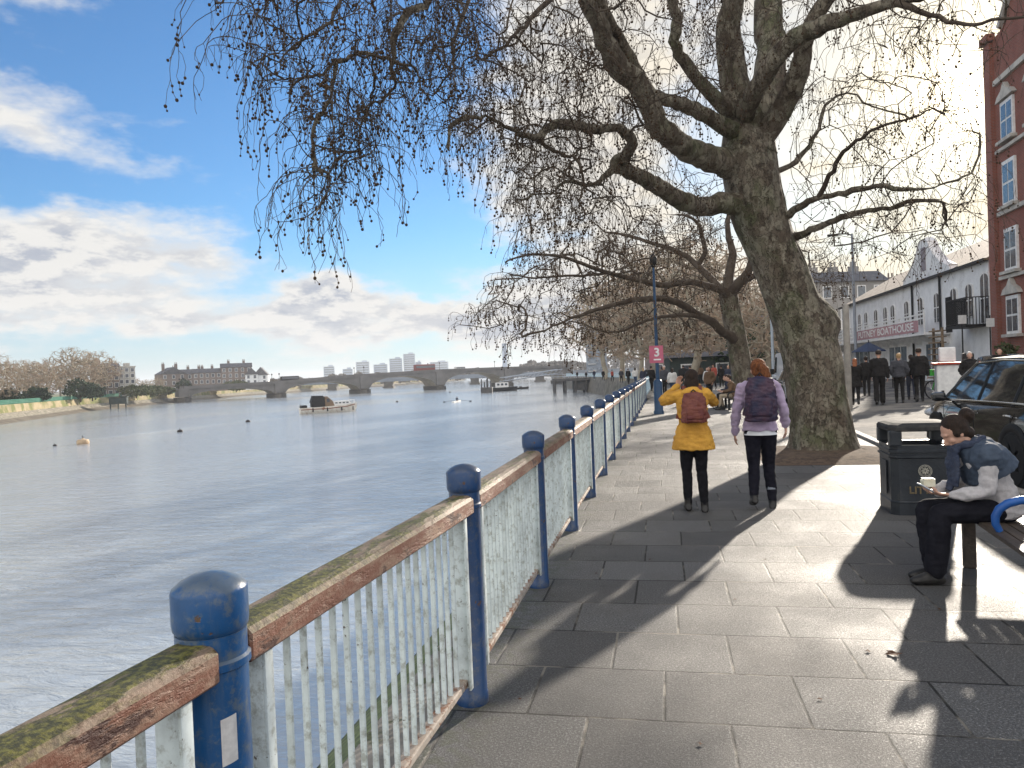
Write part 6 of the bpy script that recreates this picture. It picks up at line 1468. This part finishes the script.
# ================================================================== STREET FURNITURE
# --- litter bin
M_BIN=mat('black_bin_plastic',(0.018,0.021,0.026),(0.028,0.032,0.038),5,.34,.15,40,c3=(0.06,0.06,0.06),s3=5,t3=(.62,.75))
M_GOLD=mat('faded_gold_lettering',(0.17,0.125,0.065),(0.10,0.08,0.045),60,.6)
M_EMB=mat('pale_emblem',(0.38,0.36,0.30),(0.26,0.25,0.22),60,.6)
bp=GR(891,515.5); bn=thing('litter_bin','black square litter bin with gold lettering beside the seated woman','litter bin',(bp.x+.36,bp.y+.31,0),R(-3))
w=.33
def rsq(a,c,z): return [(-a+c,-a,z),(a-c,-a,z),(a,-a+c,z),(a,a-c,z),(a-c,a,z),(-a+c,a,z),(-a,a-c,z),(-a,-a+c,z)]
m=MB(); rings=[rsq(w-.005,.07,0),rsq(w-.005,.07,.13),rsq(w,.07,.135),rsq(w,.07,.14),rsq(w-.012,.07,.15),rsq(w-.012,.07,.60),rsq(w+.004,.07,.61),rsq(w+.004,.07,.635),rsq(w-.01,.07,.64),rsq(w-.01,.07,.66),rsq(w+.004,.07,.665),rsq(w+.004,.07,.69),rsq(w-.01,.07,.70),rsq(w-.01,.07,.74),rsq(w-.08,.05,.74),rsq(w-.08,.05,.60)]
vs=[p for r_ in rings for p in r_]; k=8; m.add(vs,[(i*k+j,i*k+(j+1)%k,(i+1)*k+(j+1)%k,(i+1)*k+j) for i in range(len(rings)-1) for j in range(k)]+[tuple(range(k)),tuple((len(rings)-1)*k+j for j in range(k))]); bb=m.build('body',M_BIN,bn)
for sx in(-1,1):
    for sy in(-1,1):
        m=MB(); m.box((sx*(w-.06),sy*(w-.06),.815),(.12,.12,.17),bev=.02); m.build('corner_post',M_BIN,bn)
m=MB(); rings=[rsq(w-.01,.07,.885),rsq(w+.006,.07,.895),rsq(w+.006,.07,.93),rsq(w-.01,.075,.955),rsq(w-.06,.08,.972),rsq(w-.16,.06,.985),rsq(.02,.005,.99)]
vs=[p for r_ in rings for p in r_]; m.add(vs,[(i*k+j,i*k+(j+1)%k,(i+1)*k+(j+1)%k,(i+1)*k+j) for i in range(len(rings)-1) for j in range(k)]+[tuple(range(k)),tuple((len(rings)-1)*k+j for j in range(k))]); m.build('lid',mat('worn_bin_lid',(0.022,0.023,0.026),(0.05,0.048,0.046),9,.8,.2,40,spec=.15),bn)
m=MB(); m.box((-w-.001,0,.38),(.012,.26,.36),bev=.004); m.build('side_panel',M_BIN,bb)
Tx=Matrix.Translation((.0,-w-.001+.008,.265))@Matrix.Rotation(R(90),4,'X'); text_mesh('LITTER',.105,'lettering',M_GOLD,bb,Tx,.003,bold=.002)
m=MB(); c=(0,-w+.008,.47)
for r0,r1 in((.066,.060),(.050,.046)):
    n=28; vs=[];
    for i in range(n):
        a=2*math.pi*i/n
        for r_,y in((r0,0),(r1,0),(r0,-.006),(r1,-.006)): vs.append((c[0]+r_*math.cos(a),c[1]+y,c[2]+r_*math.sin(a)))
    m.add(vs,[(i*4+2,((i+1)%n)*4+2,((i+1)%n)*4+3,i*4+3) for i in range(n)]+[(i*4,i*4+2,((i+1)%n)*4+2,((i+1)%n)*4) for i in range(n)])
for i in range(8):
    a=2*math.pi*i/8; m.tube([(c[0]+.008*math.cos(a),c[1]-.003,c[2]+.008*math.sin(a)),(c[0]+.036*math.cos(a),c[1]-.003,c[2]+.036*math.sin(a))],[.006,.010],5)
for i in range(24):
    a=2*math.pi*i/24; m.box((c[0]+.055*math.cos(a),c[1]-.003,c[2]+.055*math.sin(a)),(.004,.004,.008))
m.build('emblem',M_EMB,bb)
# --- bench
M_BBLUE=mat('bright_blue_cast_iron',(0.02,0.10,0.34),(0.015,0.07,0.25),6,.35,.1,40)
M_SLAT=mat('weathered_slat',(0.34,0.33,0.32),(0.22,0.21,0.2),12,.7,.4,60,stretch=(1,.2,1))
M_SEAT=mat('dark_wet_timber',(0.09,0.07,0.055),(0.05,0.04,0.032),10,.45,.4,60,stretch=(1,.2,1))
def bench(loc,rz,label,L=1.8,slats=M_SEAT,back=M_SLAT,iron=M_BBLUE):
    """front faces local -X, runs along Y"""
    t=thing('bench',label,'bench',loc,rz)
    for k in range(5):
        m=MB(); m.box((.02+k*.095,0,.44-(.006*k)),(.078,L,.032),bev=.006); m.build('seat_slat',slats,t)
    for k in range(4):
        m=MB(); m.box((.52+.035*k,0,.56+k*.105),(.026,L,.082),bev=.006); m.build('back_slat',back,t)
    for y in(-L/2+.09,L/2-.09):
        m=MB(); m.box((.03,y,.21),(.09,.06,.42),bev=.012); m.build('leg',M_SEAT if iron is M_BBLUE else iron,t)
        m=MB(); m.tube([(.47,y,0),(.50,y,.42),(.66,y,.98)],[.035,.033,.024],8); m.build('leg',iron,t)
        m=MB(); m.box((.24,y,.405),(.50,.045,.035)); m.build('seat_bearer',iron,t)
    for y in(-L/2+.09,0.0):
        m=MB(); ap=[(.50,.60),(.42,.645),(.33,.668),(.23,.678),(.14,.672),(.07,.650),(.02,.612),(-.005,.56),(-.005,.51),(.02,.46)]; m.tube([(a,y,b) for a,b in ap],[.022,.025,.027,.029,.029,.029,.028,.027,.025,.022],14); m.build('armrest',iron,t)
    return t
bench((2.17,5.60,0),R(-6),'bench with blue cast arms and pale back slats, under the seated woman')
bench((B2.x-.22,B2.y+.1,0),R(0),'far bench carrying the two seated people behind the walkers',iron=M_DARK)
# --- lamp post with the pink sign
M_LB=mat('lamp_blue_paint',(0.02,0.06,0.13),(0.015,0.045,0.10),4,.35)
lp=GR(659,414); la=thing('lamp_post','slim blue lamp post with a pink sign, standing at the railing','lamp post',(lp.x,lp.y,0),R(8))
m=MB(); m.lathe([(.19,0),(.19,.10),(.16,.14),(.16,1.15),(.13,1.22),(.075,1.26)],16); m.build('base',M_LB,la)
m=MB(); m.tube([(0,0,1.2),(0,0,3),(0,0,5.3)],[.07,.058,.045],12); m.build('pole',M_LB,la)
m=MB(); m.lathe([(.04,5.28),(.09,5.34),(.08,5.38),(.12,5.42),(.14,5.62),(.08,5.74),(.02,5.8)],12); m.build('lantern',M_DARK,la)
m=MB(); m.box((-.03,-.085,2.16),(.50,.03,.62),bev=.004); sg=m.build('sign',mat('pink_red_sign',(0.50,0.13,0.20),(0.44,0.11,0.17),3,.5),la)
M_LET=mat('white_lettering',(.75,.75,.75),None,5,.6)
text_mesh('3',.42,'lettering',M_LET,sg,Matrix.Translation((-.01,-.104,2.22))@Matrix.Rotation(R(90),4,'X'),.003,bold=.012); m=MB(); m.box((.0,-.104,1.97),(.26,.005,.05)); m.build('underline',M_LET,sg)
# --- tall street light, sign pole, distant column
lp=GR(857,386,.12); t=thing('street_light','tall grey street light with a short arm in front of the boathouse','street light',(lp.x,lp.y,.1),R(-10)); m=MB(); m.tube([(0,0,0),(0,0,1.6),(0,0,1.7),(0,0,9.1)],[.13,.13,.09,.06],12); m.build('pole',mat('grey_galvanised',(0.16,0.18,0.21),(0.2,0.22,0.25),3,.45),t)
m=MB(); m.tube([(0,0,9.0),(-.3,0,9.12),(-.75,0,9.15)],.04,8); m.build('arm',M_DARK,t); m=MB(); m.box((-1.05,0,9.12),(.62,.28,.12),bev=.04); m.build('lamp_head',M_DARK,t)
lp=GR(849,408,.1); t=thing('wooden_post','short weathered post standing beside the big plane trunk','post',(lp.x,lp.y,.08)); m=MB(); m.tube([(0,0,-.1),(0,0,1.6),(0,0,3.35),(0,0,3.42)],[.115,.105,.10,.07],12); m.build('post',mat('weathered_post',(0.27,0.25,0.22),(0.2,0.18,0.16),4,.8),t)
lp=GR(774,392); t=thing('street_light','pale distant street light seen between the two plane trunks','street light',(lp.x,lp.y,0),R(15)); m=MB(); m.tube([(0,0,0),(0,0,8)],[.10,.06],8); m.build('pole',mat('pale_galvanised',(0.35,0.4,0.45),None,3,.5),t); m=MB(); m.box((-.4,0,8),(.9,.2,.1),bev=.03); m.build('lamp_head',M_DARK,t)
# two small notice plates on poles by the boathouse stairs
for px,py,lab in((962,322,'white notice plate on a pole in front of the timber stairs'),(990,325,'white notice plate on a pole by the brick building')):
    v=PT(px,py,36); t=thing('notice_sign',lab,'sign',(v.x,v.y,.12)); m=MB(); m.tube([(0,0,0),(0,0,v.z+.35)],.035,8); m.build('pole',M_DARK,t); m=MB(); m.box((0,-.04,v.z),(.4,.02,.42),rz=R(12)); m.build('plate',M_WTRIM,t)

# ================================================================== VEHICLES
M_CBLK=mat('black_car_paint',(0.010,0.011,0.013),(0.012,0.013,0.015),2,.12,coat=1.0); M_CHROME=mat('chrome_trim',(0.65,0.65,0.66),None,3,.15,metal=1.0)
M_CSIL=mat('silver_car_paint',(0.45,0.46,0.48),(0.42,0.43,0.45),2,.2,metal=.5,coat=1.0); M_CWHI=mat('white_van_paint',(0.72,0.73,0.75),(0.66,0.67,0.69),2,.3,coat=.6)
M_CGLA=mat('tinted_car_glass',(0.012,0.016,0.02),None,2,.03,spec=1.0,coat=.5); M_TYRE=mat('tyre_rubber',(0.015,0.015,0.016),None,20,.8); M_ALLOY=mat('alloy_rim',(0.5,0.5,0.52),(0.4,0.4,0.42),5,.3,metal=.9)
M_LENS=mat('headlight_lens',(0.55,0.58,0.62),(0.35,0.37,0.4),12,.08,spec=1.0); M_TAIL=mat('red_lens',(0.35,0.01,0.01),None,8,.15)
def car(label,loc,rz,paint,L=4.4,W=1.84,H=1.60,van=False,cat='car',name='car',group=None):
    """front towards +Y"""
    t=thing(name,label,cat,loc,rz,group); hw=W/2
    st=[(-.5,.80,.50,.78),(-.485,.93,.32,.95),(-.44,.985,.26,1.03),(-.30,1.0,.24,1.04),(.0,1.0,.24,1.02),(.20,1.0,.24,1.0),(.30,.985,.24,.985),(.40,.95,.25,.93),(.46,.88,.28,.84),(.49,.76,.32,.72),(.5,.62,.40,.60)]
    if van: st=[(a,b,c_,d if a>.3 else 1.05) for a,b,c_,d in st]
    m=MB(); k=14; vs=[]
    for (y,wf,zb,zt) in st:
        ww=hw*wf; Y=y*L; zt=zt*(H/1.6) if not van else zt
        vs+= [(-ww*.86,Y,zb),(-ww*.97,Y,zb+.06),(-ww,Y,zb+.22),(-ww,Y,zt-.25),(-ww*.965,Y,zt-.10),(-ww*.90,Y,zt-.02),(-ww*.6,Y,zt+.025),(ww*.6,Y,zt+.025),(ww*.90,Y,zt-.02),(ww*.965,Y,zt-.10),(ww,Y,zt-.25),(ww,Y,zb+.22),(ww*.97,Y,zb+.06),(ww*.86,Y,zb)]
    m.add(vs,[(i*k+j,i*k+(j+1)%k,(i+1)*k+(j+1)%k,(i+1)*k+j) for i in range(len(st)-1) for j in range(k)]+[tuple(range(k)),tuple((len(st)-1)*k+j for j in range(k))],0,True)
    body=m.build('body',paint,t)
    # cabin
    if van: cab=[(-.49,1.0),(-.485,1.85),(-.46,H),(.12,H),(.20,H-.05),(.36,1.10)]
    else: cab=[(-.47,1.0*H/1.6),(-.43,1.30*H/1.6),(-.36,H-.07),(-.20,H),(.0,H),(.09,H-.05),(.26,1.0*H/1.6)]
    def cw(z): return hw*(.93-.24*max(0,(z-1.0*H/1.6))/(0.6))if not van else hw*(.98-.06*(z-1))
    def ring(s): return [(s*cw(z),y*L,z) for y,z in cab]
    A=ring(-1);B=ring(1); n=len(cab); m=MB(); m.add(A+B,[(i,i+1,n+i+1,n+i) for i in range(n-1)]+[tuple(range(n-1,-1,-1)),tuple(range(n,2*n)),(0,n,2*n-1,n-1)]); m.build('cabin' if van else 'glasshouse',paint if van else M_CGLA,t)
    if van:
        m=MB(); a,b=cab[-1],cab[-2]
        e=.012; m.quad((-cw(1.15)*.9,a[0]*L+e,a[1]+.06),(cw(1.15)*.9,a[0]*L+e,a[1]+.06),(cw(b[1])*.88,b[0]*L+e,b[1]-.04),(-cw(b[1])*.88,b[0]*L+e,b[1]-.04)); m.build('windscreen',M_CGLA,t)
        for s in(-1,1):
            m=MB(); q=lambda y,z:(s*(cw(z)+.008),y*L,z); m.quad(q(.05,1.2),q(.29,1.2),q(.19,H-.18),q(.05,H-.18)); m.build('side_window',M_CGLA,t)
    else:
        m=MB(); ro=[(-.375,H-.075),(-.30,H-.01),(-.20,H+.012),(.0,H+.012),(.095,H-.045)]
        A=[(-cw(z)*1.01,y*L,z) for y,z in ro];Am=[(-cw(z)*.5,y*L,z+.03) for y,z in ro];Bm=[(cw(z)*.5,y*L,z+.03) for y,z in ro];B=[(cw(z)*1.01,y*L,z) for y,z in ro]; n=len(ro)
        lo_=[(x,y,z-.03) for x,y,z in A]; lo2=[(x,y,z-.03) for x,y,z in B]
        m.add(lo_+A+Am+Bm+B+lo2,[(r_*n+i,r_*n+i+1,(r_+1)*n+i+1,(r_+1)*n+i) for r_ in range(5) for i in range(n-1)],0,True); m.build('roof',paint,t)
        for s in(-1,1):
            for nm,(y0,z0,y1,z1,w_) in dict(A=(.26,1.0*H/1.6,.09,H-.04,.035),B=(-.02,1.0*H/1.6,-.035,H-.02,.04),C=(-.26,1.0*H/1.6,-.27,H-.03,.04),D=(-.455,1.06*H/1.6,-.365,H-.07,.06)).items():
                m=MB(); m.tube([(s*(cw(z0)+.004),y0*L,z0),(s*(cw((z0+z1)/2)+.004),(y0+y1)/2*L,(z0+z1)/2),(s*(cw(z1)+.002),y1*L,z1)],[(w_,.012)]*3,6,side=(0,1,0)); m.build('pillar',paint if nm in 'AD' else M_DARK,t)
            m=MB(); m.tube([(s*hw*.935,-.44*L,1.045*H/1.6),(s*hw*.955,-.2*L,1.035*H/1.6),(s*hw*.955,.1*L,1.015*H/1.6),(s*hw*.93,.25*L,1.0*H/1.6),(s*(cw(H-.25)+.012),.175*L,H-.27),(s*(cw(H-.05)+.012),.09*L,H-.055),(s*(cw(H)+.012),-.1*L,H-.015),(s*(cw(H)+.012),-.3*L,H-.04)],.014,6); m.build('chrome_trim',M_CHROME,t)
            for y in(.03,-.24):
                m=MB(); m.tube([(s*(hw+.012),(y-.05)*L,.88*H/1.6),(s*(hw+.03),(y-.03)*L,.885*H/1.6),(s*(hw+.012),(y-.005)*L,.88*H/1.6)],.013,6); m.build('door_handle',M_CHROME,t)
            for y in(.225,-.025,-.275):
                m=MB(); m.box((s*(hw+.0005),y*L,.66),(.006,.008,.55)); m.build('door_gap',M_DARK,t)
    for s in(-1,1):
        m=MB(); m.box((s*(hw+.10),.205*L,1.05*H/1.6 if not van else 1.25),(.20,.11,.14 if not van else .28),bev=.04); mi_=m.build('mirror',M_CBLK if not van else M_DARK,t)
        m=MB(); m.tube([(s*hw*.90,.215*L,1.0*H/1.6 if not van else 1.15),(s*(hw+.05),.21*L,1.02*H/1.6 if not van else 1.2)],.022,6); m.build('stalk',M_DARK,mi_)
        m=MB(); m.ball((s*hw*.74,.455*L,.74*H/1.6),(.20,.20,.085)); m.build('headlight',M_LENS,t)
        m=MB(); m.ball((s*hw*.84,-.475*L,.88*H/1.6),(.13,.10,.12)); m.build('tail_light',M_TAIL,t)
        for y in(.30,-.29):
            R0=.345; m=MB(); T=Matrix.Translation((s*(hw-.09),y*L,R0))@Matrix.Rotation(R(90),4,'Y')
            m.lathe([(.23,-.11),(.32,-.105),(R0,-.07),(R0,.07),(.32,.105),(.23,.11),(.22,.0)],28,M=T); wh=m.build('wheel',M_TYRE,t)
            m=MB(); m.lathe([(.235,-.06*1),(.235,.06)],24,M=T); m.build('hub',M_DARK,wh); m=MB()
            for q in range(5):
                a=2*math.pi*q/5; m.box((0,0,0),(.055,.21,.03),M=Matrix.Translation((s*(hw+.005),y*L,R0))@Matrix.Rotation(a,4,'X')@Matrix.Rotation(R(90),4,'Y')@Matrix.Translation((0,.11,0)),bev=.008)
            m.lathe([(.245,-.012),(.215,.012)],24,M=Matrix.Translation((s*(hw+.01),y*L,R0))@Matrix.Rotation(R(90),4,'Y')) if False else None
            m.build('rim',M_ALLOY,wh)
            m=MB(); m.tube([(s*(hw+.004),y*L+ (R0+.06)*math.cos(a),R0+(R0+.06)*math.sin(a)) for a in [math.pi*i/14 for i in range(15)]],[(.05,.012)]*15,6,side=(0,0,1)); m.build('wheel_arch',M_DARK,t)
            m=MB(); m.lathe([(R0+.055,-.004),(R0+.055,.004)],30,M=Matrix.Translation((s*(hw-.002),y*L,R0))@Matrix.Rotation(R(90),4,'Y')); m.build('arch_well',M_DARK,t)
    m=MB(); m.box((0,.495*L,.52),(W*.55,.04,.22),bev=.015); m.build('grille',M_DARK,t)
    m=MB(); m.box((0,-.5*L-.004,.72),(.50,.012,.11)); m.build('number_plate',mat('yellow_plate',(.55,.45,.05),None,2,.5),t)
    return t
car('glossy black estate car parked at the kerb behind the bin and the seated woman',(5.14,11.62,0.0),R(0),M_CBLK,L=4.5,W=1.86,H=1.60)
car('silver car parked beyond the black one, only its roof showing',(8.9,19.0,.06),R(4),M_CSIL,L=4.3,H=1.55)
car('white van parked past the big trunk, seen through the gap beside it',(6.35,38.2,0),R(-2),M_CWHI,L=5.2,W=2.0,H=2.15,van=True,cat='van',name='van')
car('grey car parked between the big trunk and the white van',(5.45,31.8,0),R(-2),M_CSIL,L=4.2,H=1.5)
car('black car parked on the far side of the road near the brick building',(13.6,33.0,.12),R(180),M_CBLK,L=4.3,H=1.5)
# --- bright green hire bicycle
M_LIME=mat('lime_green_paint',(0.06,0.45,0.06),(0.05,0.38,0.05),4,.4)
bp_=GR(939,399,.11); bk=thing('bicycle','bright green hire bicycle standing between the walkers and the white stall','bicycle',(bp_.x+.1,bp_.y-.3,.11),R(28))
for y in(-.55,.55):
    m=MB(); T=Matrix.Translation((0,y,.34))@Matrix.Rotation(R(90),4,'Y')
    ring=[(.33*math.cos(2*math.pi*i/28),.33*math.sin(2*math.pi*i/28),0) for i in range(29)]; m.tube([T@Vector(p) for p in ring],.024,8,caps=False); wh=m.build('wheel',M_TYRE,bk)
    m=MB()
    for i in range(14): a=2*math.pi*i/14; m.tube([T@Vector((0,0,0)),T@Vector((.32*math.cos(a),.32*math.sin(a),0))],.004,4)
    m.build('spokes',M_CHROME,wh)
m=MB(); m.tube([(0,-.50,.62),(0,-.42,.86),(0,-.36,.90)],.02,8); m.tube([(0,.38,.62),(0,.30,.95)],.022,8)
for a,b,r_ in(((0,-.5,.38),(0,.0,.30),.022),((0,.0,.30),(0,.33,.88),.028),((0,.33,.80),(0,-.05,.45),.03),((0,.0,.30),(0,-.22,.85),.025),((0,.55,.34),(0,.36,.80),.02),((0,-.55,.34),(0,-.22,.62),.016)): m.tube([a,b],r_,8)
m.build('frame',M_LIME,bk); m=MB(); m.box((0,.52,.98),(.36,.28,.24),bev=.02); m.build('basket',M_LIME,bk); m=MB(); m.prism([(-.30,.34),(.30,.34),(.36,.66),(-.36,.66)],'x',-.035,.035,M=Matrix.Translation((0,-.55,.02))); m.build('mudguard',M_LIME,bk)
m=MB(); m.tube([(-.30,.22,1.02),(-.15,.32,1.05),(.15,.32,1.05),(.30,.22,1.02)],.016,8); m.build('handlebar',M_DARK,bk); m=MB(); m.ball((0,-.24,.93),(.09,.14,.04)); m.build('saddle',M_DARK,bk)
# --- white stall with red top
sp_=GR(956,402,.1); sl=thing('food_cart','white catering cart with red counter top and goods on it, in front of the boathouse','cart',(sp_.x+.3,sp_.y+.8,.11),R(-14))
m=MB(); m.box((0,0,.72),(1.25,1.0,1.1),bev=.05); m.build('body',M_WTRIM,sl); m=MB(); m.box((0,0,1.31),(1.45,1.2,.07),bev=.02); m.build('counter',mat('red_counter',(0.45,0.07,0.04),None,4,.5),sl)
for s in(-1,1):
    m=MB(); m.tube([(s*.45-.04,-.42,.2),(s*.45+.04,-.42,.2)],.2,14); m.build('wheel',M_TYRE,sl)
m=MB(); m.box((-.25,0,1.62),(.5,.5,.52),bev=.04); m.build('urn_box',M_WTRIM,sl); m=MB(); m.box((.38,.0,1.50),(.34,.4,.3),bev=.06); m.build('dark_box',M_DARK,sl)
# cafe tables beyond the walkers
for px,py,lab in((843,392,'thin metal cafe table left of the walkers'),(893,388,'thin metal cafe table behind the walkers'),(870,386,'cafe table with blue parasol in front of the boathouse')):
    q=GR(px,py,.12); t=thing('cafe_table',lab,'table',(q.x,q.y,.12)); m=MB(); m.lathe([(.4,.70),(.4,.73)],20); m.build('table_top',M_CHROME,t); m=MB(); m.tube([(0,0,0),(0,0,.7)],.03,8); m.lathe([(.25,0),(.2,.03)],16); m.build('pedestal',M_DARK,t)
    if 'parasol' in lab:
        u=thing('parasol','closed looking blue parasol over the cafe table by the boathouse','parasol',(q.x,q.y,.12)); m=MB(); m.tube([(0,0,0),(0,0,2.7)],.03,8); m.build('pole',M_DARK,u); m=MB(); m.lathe([(.95,2.0),(.92,2.06),(.5,2.3),(.05,2.55)],10,smooth=False); m.build('canopy',mat('blue_canvas',(0.03,0.045,0.09),None,2,.8),u)
# hedge planter by the brick building
q=PT(1016,338,33); t=thing('potted_shrub','small green shrub in a planter at the foot of the brick building','plant',(q.x-.4,q.y,.1)); m=MB(); m.box((0,0,.5),(.9,.9,1.0),bev=.04); m.build('planter',M_STONE,t); lf=leafy('x',5,1.1,1.2,500,.08,M_SHR); lo_=lf.build('foliage',M_SHR,t,(0,0,1.0),fix=False)
# fallen leaves and litter on the flags
M_LEAF=mat('dead_leaf',(0.07,0.035,0.02),(0.12,0.06,0.03),20,.8)
rg=random.Random(8); SM=[((893,655),.045),((868,652),.02),((540,509),.02),((620,478),.02),((596,574),.015),((700,745),.014),((735,600),.014),((650,560),.013),((820,700),.015),((940,610),.02),((520,700),.012),((765,560),.014)]
for i,((px,py),s_) in enumerate(SM):
    q=GR(px,py); m=MB(); n=9; a0=rg.random()*6; c=[(0,0,.006)]; pts=[(math.cos(a0+2*math.pi*j/n)*s_*(1.2 if j%2 else .55),math.sin(a0+2*math.pi*j/n)*s_*(1.2 if j%2 else .55),.004+.25*s_*rg.random()) for j in range(n)]
    m.add(c+pts,[(0,1+j,1+(j+1)%n) for j in range(n)]); o=m.build('fallen_leaf',M_LEAF,None,(q.x,q.y,.002)); o['label']='crumpled dead leaf on the paving, '+['lower right of the middle, the largest one','beside the largest leaf','near the railing foot','by the railing beyond the third post','in the shade of the trunk','at the bottom edge','in front of the lilac woman','between the railing and the walkers','in the bottom right slabs','near the shoes of the seated woman','near the second railing post','behind the lilac woman'][i]; o['category']='leaf'; o['group']='dead leaves on the paving'
# ================================================================== HAZE
hz=bpy.data.materials.new('haze_air'); hz.use_nodes=True; nt=hz.node_tree; nt.nodes.remove(nt.nodes['Principled BSDF'])
pv=nt.nodes.new('ShaderNodeVolumePrincipled'); pv.inputs['Color'].default_value=(0.91,0.94,1.0,1); pv.inputs['Density'].default_value=0.00027; pv.inputs['Anisotropy'].default_value=0.12
nt.links.new(pv.outputs[0],nt.nodes['Material Output'].inputs['Volume'])
m=MB(); m.box((0,0,0),(9600,9600,0)) if False else None
x0,x1,y0,y1,z0,z1=-4600,4400,-1500,4400,-6.2,62
m.add([(x,y,z) for x in(x0,x1) for y in(y0,y1) for z in(z0,z1)],[(0,1,3,2),(4,6,7,5),(0,4,5,1),(2,3,7,6),(0,2,6,4),(1,5,7,3)])
m.build('haze',hz,kind='stuff')
